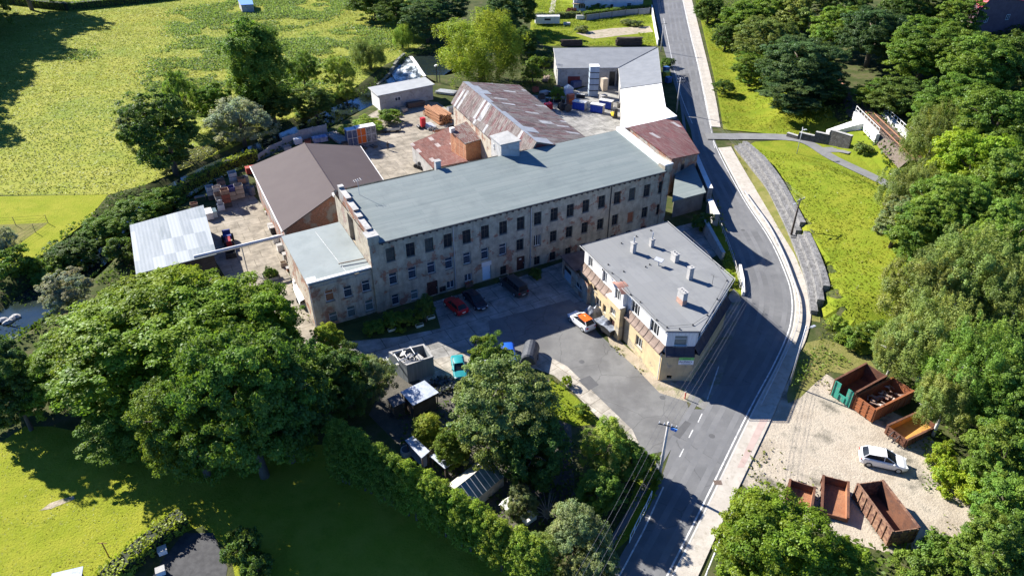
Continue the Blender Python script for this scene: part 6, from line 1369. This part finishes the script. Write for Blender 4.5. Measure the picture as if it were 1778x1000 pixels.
MB().box(-gl_,gl_,-gw_,gw_,0,1.3).build('wall',m_grey_r,e); MB().add([(-gl_,-gw_,1.303),(gl_,-gw_,1.303),(gl_,.2,2.4),(-gl_,.2,2.4)],[(0,1,2,3)]).build('glass_roof',M('greenhouse_glass',(.10,.18,.20),(.18,.25,.26),sc=1,rough=.15,spec=.7),e)
MB().slab([(-gl_-.1,.22,2.42),(gl_+.1,.22,2.42),(gl_+.1,gw_+.2,1.5),(-gl_-.1,gw_+.2,1.5)],.06).build('felt_roof',M('pale_moss_felt',(.48,.46,.40),(.36,.35,.28),sc=1),e); f = MB()
for k in range(9): x_ = -gl_+k*gl_/4; f.tube([(x_,-gw_,1.33),(x_,.2,2.43)],.045,4)
f.build('glazing_bars',w_white,e)
e = thing('sheeted_table','white crumpled sheet over a frame at the right end of the tall hedge','sheet',P(893,882)+(.0,),R(40)); cv = MB()
for i in range(8):
    for j in range(6): cv.v.append((-1.3+2.6*i/7,-.8+1.6*j/5,1.25+.12*random.random()-.35*(j in (0,5))-.25*(i in (0,7))))
for i in range(7):
    for j in range(5): cv.f.append([i*6+j,(i+1)*6+j,(i+1)*6+j+1,i*6+j+1]); cv.m.append(0)
cv.build('sheet',m_render,e)
for sx_ in (-1.1,1.1):
    for sy_ in (-.65,.65): MB().tube([(sx_,sy_,0),(sx_,sy_,1.2)],.04,5).build('leg',m_wood_d,e)
boxthing('garden_box','low white box at the right end of the hedge beside the sheeted frame','box',918,903,(1.2,.9,.6),m_render,rz=R(40),lid=m_render)
sr = struct(cover('scrap_heap', [PL([(745,662),(770,652),(790,660),(792,675),(765,690),(748,682)])], 30, .45, (.14,.15,.17), .7, seed=21, upr=.2, tv=1.4, lump=.8), 'stuff')
drum('round grey tub in the shade beside the ribbed garden shed',706,788,m_grey_r,.7,.6,'tub','tub')
for i,(px,py,lab) in enumerate(((681,574,'flower trough in the bed before the mill, left one'),(729,567,'flower trough in the bed before the mill, right one'),(749,553,'flower trough in the bed at the courtyard corner'))):
    e = thing('flower_trough',lab,'planter',P(px,py)+(.03,),A0); MB().prism([(-.5,-.2),(.5,-.2),(.55,.22),(-.55,.22)],0,.35,top=False).build('trough',M('pale_mint',(.5,.6,.55),rough=.6),e); MB().box(-.45,.45,-.17,.17,.2,.3).build('soil',m_earth,e)
e = thing('window_box','box of red flowers below a ground floor mill window','planter',(*local([mo],(0,0),0)[0][:2],0)); s, z = mw(813,494); e.location = (mo[0]+MU[0]*s+MU[1]*.3, mo[1]+MU[1]*s-MU[0]*.3, 0); e.rotation_euler.z = MA; MB().box(-.6,.6,-.15,.15,.0,.6).build('trough',m_wood_d,e); f = MB(); rr_ = random.Random(2)
for k in range(40): f.cbox((rr_.uniform(-.6,.6),rr_.uniform(-.2,.2),.65+rr_.random()*.2),(.12,.1,.08),rr_.random()*3)
f.build('flowers',M('red_flowers',(.5,.06,.08),(.1,.2,.04),sc=6),e)
# weir
wA, wB = P(716,100,0), P(757,145,0)
e = thing('weir','curved pale concrete weir crest with white water below','weir',((wA[0]+wB[0])/2,(wA[1]+wB[1])/2,0)); cr = smooth(PL([(713,98),(722,110),(731,124),(741,136),(757,144)]),4); l = local(cr,e.location,0); mb = MB(); a = offset(l,.45); b = offset(l,-.45)
for i in range(len(l)-1): mb.prism([a[i],a[i+1],b[i+1],b[i]],-2,.0)
mb.build('crest',m_render,e)
sp = MB(); A_ = offset(l,.5); B_ = offset(l,7.5); n = len(l)
if P(690,120)[0] > cr[3][0]: pass
sp.add([(x,y,-.05) for x,y in A_]+[(x,y,-.85) for x,y in B_],[(i,i+1,n+i+1,n+i) for i in range(n-1)]); sp.build('white_water',m_foam,e)
wallrun('bank_wall','mossy grey stone bank wall on the far side of the weir', smooth(PL([(702,97),(690,108),(678,122),(662,135),(648,146)]),2), .7, .7, M('mossy_stone',(.20,.20,.17),(.12,.13,.09),sc=1.5,bump=.5))
e = thing('sluice_post','dark sluice post with round white cap beside the weir','post',P(759,144)+(0,)); MB().tube([(0,0,-1),(0,0,4.2)],.14,7).tube([(.7,.2,-1),(.7,.2,2.6)],.1,6).build('post',m_dsteel,e); MB().tube([(0,0,4.203),(0,0,4.5)],[.5,.35],10).build('cap',m_render,e)
for i,(px,py) in enumerate(((4,552),(12,556),(20,550),(26,546))):
    o = MB(); n=8; rr_=random.Random(i)
    for k in range(3):
        for j in range(n): a=2*math.pi*j/n; rad=(.5,.45,.2)[k]*rr_.uniform(.8,1.2); o.v.append((rad*math.cos(a)*1.5,rad*math.sin(a),(.0,.3,.5)[k]))
    for k in range(2):
        for j in range(n): o.f.append([k*n+j,k*n+(j+1)%n,(k+1)*n+(j+1)%n,(k+1)*n+j]); o.m.append(0)
    o.f.append([2*n+j for j in range(n)]); o.m.append(0); q = o.build('boulder',m_conc); x,y=P(px,py,-.6); q.location=(x,y,-1.1); q.rotation_euler.z=i; tag(q,'pale boulder on the bank of the stream at the left edge of the photo','boulder','boulders at the stream bank')
e = thing('garden_roof_edge','grey shed roof corner at the bottom edge of the sunny lawn','shed',P(128,1032)+(0,),.3); MB().slab([(-1.2,-1,1.9),(1.2,-1,1.9),(1.2,1,2.1),(-1.2,1,2.1)],.1).build('roof',m_bluepl,e); MB().box(-1,1,-.8,.8,0,1.78).build('wall',m_wood_d,e)
e = thing('clothes_post','thin brown post standing at the edge of the sunny lawn','post',P(189,966)+(0,)); MB().tube([(0,0,0),(0,0,2.0)],.05,6).build('post',m_rustm,e); MB().tube([(-.4,0,1.9),(.4,0,1.9)],.03,5).build('arm',m_rustm,e)
for i,(px,py,lab) in enumerate(((284,960,'white bucket beside the clipped hedge at the bottom'),(281,996,'pale box on the paving at the bottom edge'))): boxthing('garden_box',lab,'box',px,py,(.7,.6,.6),m_render,lid=m_conc)

# clutter along the yard walls
for lab, px, py, d, mt, op in (
 ('grey pallet box at the foot of the white store wall in the rear yard',1072,186,(1.2,1.0,1.0),m_conc,True),('dark machine block under the red panel of the rear shed',985,146,(2.4,1.2,1.2),m_dsteel,False),
 ('blue covered stack under the rear shed wall',1000,152,(2.6,1.3,1.5),M('cover_blue',(.05,.07,.16),(.09,.11,.2),sc=2),False),('brown crate between the tubs and the lilac tent box',968,158,(1.4,1.1,1.2),CR['brown'],True),
 ('pale panel stack behind the white lidded tubs',945,165,(2.0,1.4,.8),m_conc,False),('dark crate left of the white lidded tubs',940,172,(1.3,1.2,1.1),CR['dark'],True),
 ('rust red crate by the corner of the long rusty shed',930,160,(1.3,1.1,1.2),CR['rust red'],True),('grey steel bin behind the steel rack',783,196,(1.5,1.2,1.3),m_steel,True),
 ('dark steel trough against the long shed wall',786,226,(2.2,.9,.9),m_dsteel,True),('brown crate beside the orange beam stack',741,200,(1.3,1.2,.9),CR['brown'],True),
 ('beige pallet box in front of the weir shed door',702,194,(1.2,1.0,.8),CR['beige'],True),('dark bin at the left end of the cage row',600,258,(1.2,1.2,1.3),CR['dark'],True),
 ('navy crate on the ground between cages and hall',588,262,(1.3,1.0,.8),CR['navy blue'],True),('grey pallet box behind the hall by the panel fence',500,262,(1.4,1.2,1.0),m_conc,True),
 ('rust red crate behind the hall by the white box',535,250,(1.3,1.1,.9),CR['rust red'],True),('brown box at the hedge beside the workbench',338,360,(1.2,1.0,.8),CR['brown'],True),
 ('white panel crate leaning at the hall wall near the pipe',480,421,(.9,.7,1.0),m_render,False),('dark cart behind the tractor under the pipe',402,446,(1.5,1.1,.9),m_dsteel,True),
 ('pale crate at the annex wall above the white trailer',493,462,(.9,.8,.7),CR['beige'],True)):
    boxthing('yard_box', lab, 'crate' if op else 'box', px, py, d, mt, rz=A0+R(random.uniform(-8,8)), open_=op, lid=None if op else mt, inner=m_wood_d)
# ------------------------------------------------------------------ trees: crown middle (photo pixels), crown radius (px), height (m)
LIST = '''tall|441|102|60|25|tall slender dark tree standing alone in the meadow|mid
fine|525|120|34|10|green tree right of the tall slender one above the stream|mid
fine|588|122|34|9|light green tree beside the stream left of the weir|light
willow|640|88|36|9|willow on the stream bank opposite the weir|olive
fine|600|158|24|6|low light tree overhanging the stream beside the cages|light
willow|697|58|21|8|small yellow green tree above the weir pond|light
willow|834|66|88|21|large weeping tree behind the rusty shed|yel
round|470|175|48|9|dark round tree between the tall slender one and the stream|dark
round2|284|228|68|15.5|dark bushy tree at the meadow edge left of the hall|dark
fine|310|165|34|14|slim green tree rising behind the dark bushy one|mid
round|240|215|36|9|grey green tree on the left flank of the dark bushy one|grey
fine|415|205|66|11|silvery flowering tree beside the panel fence|silver
round|370|175|36|9|green tree between the silvery one and the meadow|mid
round2|545|178|40|8|dark tree hanging over the shaded stream|dark
round2|690|20|50|12|dark tree at the top edge left of the weeping tree|dark
round|650|-5|50|13|dark tree at the top edge above the weir|dark
round2|740|35|44|12|dark tree above the pond between weir and weeping tree|blue
round|770|5|44|14|dark tree at the top edge right of the pond|blue
round2|890|10|46|14|dark tree at the top edge behind the weeping tree|dark
round|905|70|30|9|dark shaded tree right of the weeping tree|dark
round2|870|30|40|14|dark blue green tree close behind the weeping crown|blue
bush2|935|105|20|3|low bush left of the rear shed|mid
fine|925|125|22|5|leafy sapling in front of the rear shed|mid
fine|968|162|16|4|leafy sapling beside the white lidded tubs|mid
bush2|1010|50|13|2|round bush on the plot beside the white chest|grey
bush|1088|38|12|2|grey green bush under the plot fence, left one|grey
bush2|1105|40|12|2|grey green bush under the plot fence, right one|grey
bush|993|18|10|2|dark red bush before the pale house|rusty
bush2|1032|14|14|2.4|green bush before the pale house, left of its door|mid
bush|1050|12|12|2.4|green bush before the pale house, right of its door|mid
round|1232|15|28|9|tree at the top of the road verge|dark
round|1262|62|24|8|dark tree on the verge below the top one|dark
fine|1258|150|24|4|small dark shrub tree at the road verge|dark
round2|1305|120|34|8|green tree between verge shrub and the big dark round tree|mid
maple2|1395|112|76|13|big dark round tree beside the railway|blue
maple2|1330|70|56|13|yellow green tree behind the big dark round one|olive
round|1290|35|44|12|tree in the upper wood above the verge, left one|mid
round2|1345|10|46|13|tree at the top edge above the yellow green one|mid
round|1400|15|50|14|tree at the top edge above the big dark round one|olive
round2|1450|50|48|12|light tree behind the big dark round one, toward the railway|mid
maple2|1520|60|62|14|dark blue green tree beyond the railway|blue
round|1475|15|44|13|tree at the top edge above the railway|dark
maple2|1610|85|70|14|broad green tree right of the blue green one beyond the railway|mid
round2|1590|10|54|14|tree at the top edge left of the red house|dark
round|1660|25|46|12|tree just left of the red house|mid
maple2|1705|115|62|14|green tree below the red house|mid
round2|1765|110|56|13|tree at the right edge below the red house|dark
round|1560|165|52|8|low dark tree beside the railway cutting|dark
round2|1520|160|36|6|light bushy tree on the bank above the rails|mid
maple2|1650|190|64|13|round tree in the wood right of the railway bridge|mid
maple2|1735|215|70|14|large tree at the right edge level with the railway bridge|mid
round2|1385|165|62|7|dark leafy lower growth under the big dark round tree|blue
round|1435|150|40|6|low dark growth at the rails beside the big dark round tree|dark
bush2|1125|812|26|3|dark bush right behind the concrete pole|mid
birch2|1622|235|56|13|birch standing right of the railway bridge|olive
maple2|1690|290|70|13|leafy tree in the middle of the right hand wood|fresh
birch2|1585|330|62|11|birch at the meadow edge below the bridge|olive
maple2|1750|330|66|13|leafy tree at the right edge of the middle wood|mid
round2|1560|385|40|8|grey green small tree at the foot of the wood|grey
maple|1650|370|74|12|green tree behind the large hanging birch|mid
round2|1600|410|52|9|dark tree between the two birches at the grass edge|mid
maple2|1750|420|60|13|dark green tree at the right edge behind the large birch|mid
birch2|1685|470|95|14|large hanging birch in the middle of the right slope|olive
birch|1600|500|70|13|birch with white stems at the grass slope edge|olive
birch2|1760|530|78|14|birch at the right edge below the large hanging one|olive
birch2|1625|585|88|13|birch above the open containers|olive
birch|1560|600|46|9|small birch overhanging the green ended container|olive
birch2|1700|640|90|14|birch right of the scrap container|mid
maple2|1765|690|70|12|green tree at the right edge level with the containers|mid
birch|1650|690|52|10|birch above the tipping skip|olive
round2|1740|790|60|9|green tree at the right edge beside the yellow green bush|mid
bush2|1655,|825|34|3|yellow green bush right of the white crossover|fresh
bush2|1640|790|24|2.6|yellow green bush behind the white crossover|fresh
bush|1690|850|34|3.5|yellow green bush lower right of the crossover|fresh
round|1755|880|60|8|tree at the right edge near the bottom|mid
round2|1720|960|66|8|tree in the bottom right corner|mid
bush2|1640|960|44|3|bush below the long rusty skip|mid
bush|1590|985|40|3|bush at the bottom edge right of the round green tree|mid
maple2|1350|955|104|10|large round green tree beside the bridge pavement|maple
round|1455|985|56|7|green tree at the bottom beside the dark brown skip|maple
round2|1300|980|50|8|green tree at the bottom edge over the bridge railing|maple
bush2|1480|585|24|2.6|dark bush at the foot of the grass slope|mid
bush|1455|560|18|2|small bush on the lower grass slope|light
bush|1525|575|30|3|bush between grass slope and birches|mid
bush2|1500,|256|16|2.2|round olive bush beside the bridge wing wall|olive
maple|285|590|205|12.5|huge spreading maple in the lower left|maple
maple|145|640|105|8.5|broad tree on the left flank of the huge maple|maple
maple2|445|565|82|11|tree on the right flank of the huge maple|maple
maple2|425|700|116|18|dark tree in front of the huge maple|mid
maple2|225|735|80|5.5|lower tree overhanging the sunny lawn|mid
round2|545|655|58|9|dark tree right of the huge maple before the annex|mid
round|480|690|90|16|dark shaded tree behind the tall hedge end|dark
round2|590|662|56|9|dark tree between huge maple and garden huts|dark
maple2|330|735|85|13|shaded tree in front of the huge maple, left of the darker one|mid
fine|640|650|52|7|grey green shrubby tree beside the roofless shed|grey
round|570|590|32|6|leafy tree at the corner of the annex|yel
round2|110|505|44|6|silvery tree on the stream bank left of the huge maple|silver
round|-10|640|62|11|dark tree at the left edge below the stream|blue
round2|20|680|50|10|dark shaded tree at the left edge beside the lawn|dark
bush2|20|455|36|4|bush at the left edge above the stream|mid
fine|5|420|30|6|pale leaved small tree at the left edge|silver
round2|130|440|44|5|dark green tree on the stream bank|dark
round|180|400|40|5|bushy tree on the bank below the mown grass|mid
round2|235|370|46|5.5|bushy tree left of the pale roofed shed|mid
round|285|345|36|5|bushy tree at the end of the yard hedge|mid
bush2|90|470|36|4|bush over the bend of the stream|mid
bush|205|430|30|3.6|dark bush left of the pale roofed shed wall|dark
maple2|870|715|92|12|broad tree standing before the courtyard|(.175,.225,.065)
round2|850|640|44|9|leafy crown hiding the parked cars at the courtyard edge|mid
round|925|780|62|9|dark tree on the shaded side of the broad courtyard tree|dark
thuja|742|740|30|5|small bright cypress among the garden huts|yel
round2|780|775|34|5|bush beside the small bright cypress|mid
fine|1055|772|52|7|feathery light green tree at the junction|light
round|1040|850|42|6|green tree below the feathery one|mid
round2|1095|800|34|5|dark tree behind the concrete pole|mid
fine|1000|920|66|8|grey green loose tree at the bottom middle|(.23,.265,.11)
fine|940|960|50|6|olive loose tree at the bottom end of the tall hedge|olive
round|1030|985|46|6|green tree at the bottom edge beside the railing|grey
fine|905|870|36|4|thin shrubby tree beside the sheeted frame|grey
bush2|420|950|36|4|dark bush in the shaded garden|dark
bush|445|985|30|3|dark bush at the bottom edge in the shaded garden|dark
bush2|688|553|24|2.4|bush in the flower bed before the mill|mid
fine|738|532|20|4.5|slim dark shrub beside the red hatchback|dark
bush|650|566|20|1.6|low bush in the bed before the annex|mid
bush|715|548|18|2|leafy bush in the bed behind the troughs|mid
bush2|930|474|12|1.5|weedy bush beside the black mill door|dark
bush2|1222|385|20|3|dark bush in the shaded corner below the carport|dark
bush|1262|478|14|2|bright bush behind the yellow house|fresh
bush2|640|215|28|2.6|light green bush behind the orange cage|light
bush|675|200|22|3|green bush before the weir shed|mid
bush|600|225|16|2|light bush behind the blue cage|light
bush|985,|660|10|1.4|small weedy bush on the verge by the concrete path|fresh
bush|1010|710|14|1.6|weedy bush by the concrete path above the junction|mid
bush2|470|472|12|1.6|bushy plant growing in the square planter|mid
bush|466|362|8|1.2|plant growing in the beige planter by the hall|olive
bush|1160|108|14|2.6|shrub between rear wing and road|dark'''
GREEN['rusty'] = (.10,.03,.03)
for ln in LIST.split('\n'):
    k, px, py, r_, h, lab, col = ln.split('|'); col = eval(col) if col[0] == '(' else col; tree(k, float(px.strip(',')), float(py), float(r_), float(h), lab, col, cat='bush' if k.startswith('bush') else 'tree')
# wood outside the frame on the left whose shade lies on the meadow, and around
for i, (x, y, h, r_) in enumerate([(-170,262,30,9),(-176,252,33,9),(-164,228,30,9),(-180,242,33,9),(-174,229,31,9),(-168,216,29,9),(-160,204,27,8),(-152,192,23,8),(-144,179,20,7),(-136,166,17,6),(-190,230,30,9),(-183,214,28,9),(-124,152,17,5),(-122,140,15,5),(-186,258,28,9),(-174,200,26,8)]):
    tree('maple2', 0, 0, 0, h, 'tree of the wood beyond the left edge of the meadow', 'dark', at=(x,y), r=r_, group='trees of the wood left of the meadow')
# dead shrub
e = thing('dead_shrub','bare grey leafless shrub beside the sheeted frame at the bottom','shrub',P(950,900)+(0,)); mb = MB(); rr_ = random.Random(5)
for k in range(34):
    a = rr_.uniform(0,6.28); l = rr_.uniform(.6,1.6); p1 = (math.cos(a)*l*.4,math.sin(a)*l*.4,rr_.uniform(.8,1.8)); p2 = (math.cos(a)*l,math.sin(a)*l,p1[2]+rr_.uniform(.3,1.2)); mb.tube([(0,0,0),p1,p2],[.05,.03,.01],4)
mb.build('branches',M('dead_wood',(.26,.23,.20),(.33,.30,.27),sc=2),e)
# tall cypress hedge: every plant a thing
nmz = ['first','second','third','fourth','fifth','sixth','seventh','eighth','ninth','tenth','eleventh','twelfth','thirteenth','fourteenth','fifteenth','sixteenth','seventeenth','eighteenth','nineteenth','twentieth','twenty first','twenty second','twenty third','twenty fourth','last']
hl_ = smooth(PL([(590,806),(640,826),(720,872),(800,916),(900,978),(930,1000)], 2.5),6)
for i in range(25):
    q_ = hl_[round(i*(len(hl_)-1)/24)]
    tree('thuja',0,0,0,9.6-.10*i+.5*random.random(),f'cypress of the tall garden hedge, {nmz[i]} from the left',(.22,.30,.034) if i > 8 else (.17,.25,.034),cat='hedge plant',group='cypresses of the tall garden hedge',at=q_,r=1.45)
# clipped hedges
def hedge(label, pts, w_, h, col, dens=75, seed=1):
    e = thing('hedge', label, 'hedge', pts[0]+(0,)); l = local(pts, pts[0], 0); r = np.random.default_rng(seed); C = []; Nn = []
    for (a, b) in zip(l[:-1], l[1:]):
        L = math.dist(a,b); n = int(L*dens*(w_+2*h)/2); t = r.random(n); ux, uy = (b[0]-a[0])/L, (b[1]-a[1])/L
        th = r.random(n)*(w_+2*h); o = np.where(th < h, -w_/2, np.where(th < h+w_, th-h-w_/2, w_/2)); z = np.where(th < h, th, np.where(th < h+w_, h, w_+2*h-th))
        wob = .16*np.sin(t*L*1.7+z*2)+.12*np.sin(t*L*4.1); nx = np.where(th < h, -1., np.where(th < h+w_, 0, 1.)); nz = np.where(nx == 0, 1., .3)
        o = o+nx*wob+r.normal(size=n)*.07; z = z+np.where(nx == 0, wob, 0)+r.normal(size=n)*.07
        C.append(np.stack([a[0]+ux*t*L-uy*o, a[1]+uy*t*L+ux*o, np.maximum(z,.03)],1)); Nn.append(np.stack([-uy*nx, ux*nx, nz],1)+r.normal(size=(n,3))*.5)
    C = np.concatenate(C); Nn = np.concatenate(Nn); n = len(C); lt = .8+.4*r.random(n)+.12*np.sin(C[:,0]*1.3)
    c = link('foliage', leafmesh('foliage', C, Nn, .26*(.7+.6*r.random(n)), np.stack([lt,lt,lt],1), .7, r), e); c.color = (*col,1)
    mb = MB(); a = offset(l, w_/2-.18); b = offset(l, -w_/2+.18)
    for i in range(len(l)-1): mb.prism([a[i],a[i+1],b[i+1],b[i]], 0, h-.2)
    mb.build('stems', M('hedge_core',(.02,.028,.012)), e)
hedge('clipped green hedge along the rear of the left yard', PL([(283,356),(315,338),(350,318),(385,300),(420,284),(446,276)]), 1.6, 1.9, GREEN['yel'])
hedge('clipped green hedge at the lower corner of the sunny lawn', PL([(165,1045),(205,1000),(250,960),(295,925),(322,905)]), 1.8, 1.5, GREEN['yel'], seed=2)
hedge('long dark hedge at the top end of the meadow', PL([(-40,2),(30,8),(80,14),(120,18),(170,13),(220,8),(290,0),(360,-10)]), 3, 2.6, GREEN['mid'], dens=40, seed=3)
hedge('green hedge above the dark panels of the plot', PL([(1012,34),(1045,30),(1090,24),(1128,20)]), 1.6, 2.3, GREEN['mid'], seed=4)
hedge('grey flowering hedge beside the lane at the top of the plot', PL([(925,32),(960,32),(1008,30)]), 1.6, 1.7, GREEN['grey'], seed=5)
# ------------------------------------------------------------------ low growth
g2 = PL
cover('meadow_tufts', [MEADOW], 5.5, .5, (.26,.285,.055), .28, seed=31, upr=1.5, lump=2.6, asp=.35, tv=.22, yel=.16)
cover('meadow_weeds', [g2([(300,20),(420,0),(560,-20),(640,0),(560,40),(470,60),(380,62),(290,64)]), g2([(270,100),(330,62),(480,70),(560,60),(660,30),(700,80),(640,110),(560,150),(500,170),(420,150),(340,170),(240,160)]), g2([(110,95),(150,88),(170,98),(130,110)])], 8, .6, (.185,.255,.085), .8, seed=32, upr=.7, lump=3.4, thr=-.3, tv=.35, soft=2.0)
BANK = [P(a,b,0) for a,b in ((0,470),(60,450),(120,400),(200,352),(290,330),(340,300),(420,262),(500,225),(560,190),(640,145),(690,105),(740,80),(800,80),(740,95),(715,96),(690,115),(645,150),(600,200),(560,225),(480,262),(420,290),(350,325),(300,352),(240,390),(200,440),(130,510),(100,560),(60,590),(-40,640),(-60,520))]
cover('bank_plants', [BANK], 7, .5, (.09,.14,.03), 1.2, seed=33, upr=.6, thr=-.7)
HILLW = [(62,150),(70,138),(70,128),(67,112),(61,98),(58,86),(55,78),(52,68),(49,62),(62,45),(110,60),(160,110),(190,190),(150,230),(110,210),(96,190),(90,160),(74,150)]
cover('wood_undergrowth', [HILLW], 3, .7, (.09,.14,.026), 2.0, seed=34, upr=.7, lump=3, tv=.5)
cover('slope_undergrowth', [[(60,210),(72,170),(78,168),(86,200),(90,300),(70,300)], [(44,66),(50,44),(56,30),(70,34),(70,60)], PL([(1450,935),(1560,950),(1640,945),(1700,880),(1690,820),(1640,780),(1600,770),(1640,740),(1800,800),(1800,1060),(1440,1060)])], 5, .5, (.12,.18,.028), 1.3, seed=35, upr=.7, lump=2)
cover('bright_weeds', [PL([(1600,770),(1650,790),(1690,860),(1640,880),(1600,850)]), PL([(1385,615),(1430,600),(1500,640),(1440,640),(1400,660),(1370,680)])], 11, .3, GREEN['mid'], .7, seed=36, upr=.7, thr=-.5)
cover('slope_grass', [[G(a,b)[:2] for a,b in ((1300,258),(1400,275),(1530,318),(1600,380),(1580,520),(1500,600),(1420,600),(1435,520),(1415,420),(1365,320))], [G(a,b)[:2] for a,b in ((1215,20),(1245,80),(1330,130),(1440,190),(1475,232),(1360,234),(1262,224),(1245,150))]], 8, .38, (.19,.215,.02), .5, seed=37, upr=1.3, lump=1.8, asp=.35, tv=.35, yel=.14)
cover('roadside_weeds', [PL([(1246,345),(1268,420),(1284,470),(1288,512),(1272,500),(1235,420)]), PL([(1148,850),(1092,935),(1064,960),(1050,1000),(1100,830),(1136,800)]), PL([(955,655),(1000,690),(1045,735),(1000,740),(945,720)]), PL([(930,-5),(1128,30),(1134,40),(1060,48),(1000,56),(950,80),(925,60)]), PL([(1000,70),(1080,66),(1060,80),(960,80)]), PL([(1108,58),(1136,58),(1140,80),(1110,80)])], 10, .32, (.20,.25,.03), .5, seed=38, upr=.6, thr=-.4)
cover('garden_weeds', [PL([(175,480),(228,430),(240,490),(215,530),(150,530)]), PL([(180,345),(250,322),(262,330),(190,370)]), PL([(680,700),(760,700),(960,660),(990,760),(1000,900),(900,920),(700,780)]), PL([(900,95),(960,82),(962,160),(900,150),(915,70)]), PL([(960,720),(1100,760),(1120,800),(1060,960),(1020,1050),(900,1000),(940,900)])], 7, .4, (.09,.14,.03), .7, seed=39, upr=.6, thr=-.5)
cover('lawn_tufts', [LAWN], 14, .2, (.24,.25,.026), .05, seed=40, upr=2.0, lump=1.2, asp=.4, tv=.3, yel=.1)
cover('verge_tufts', [PL([(1272,256),(1300,300),(1346,372),(1380,440),(1404,505),(1410,545),(1404,505),(1398,500),(1376,446),(1343,389),(1305,324)]), PL([(1058,600),(1105,645),(1145,686),(1192,700),(1150,665),(1085,605)]), PL([(500,440),(512,470),(530,520),(520,520),(495,460)])], 10, .3, (.17,.18,.04), .22, seed=41, upr=.6, thr=0.1)

cover('lot_edge_weeds', [PL([(1600,745),(1650,800),(1705,900),(1640,962),(1540,962),(1560,940),(1630,930),(1660,890),(1620,810),(1580,760)]), PL([(1385,640),(1420,645),(1500,692),(1490,705),(1420,665),(1380,655)]), PL([(1300,800),(1330,770),(1340,800),(1320,850),(1290,840)]), PL([(1400,830),(1420,845),(1416,900),(1390,880)])], 7, .3, (.16,.18,.04), .3, seed=51, upr=.8, thr=-.1, soft=.8)
cover('yard_weeds', [PL([(500,440),(520,480),(545,560),(530,560),(505,480),(492,445)]), PL([(640,205),(690,190),(700,215),(650,230)]), PL([(905,165),(945,160),(960,200),(930,195)]), PL([(850,620),(815,615),(780,615),(745,630),(760,640),(840,640)])], 6, .3, (.14,.17,.04), .35, seed=52, upr=.8, thr=.0, soft=.5)
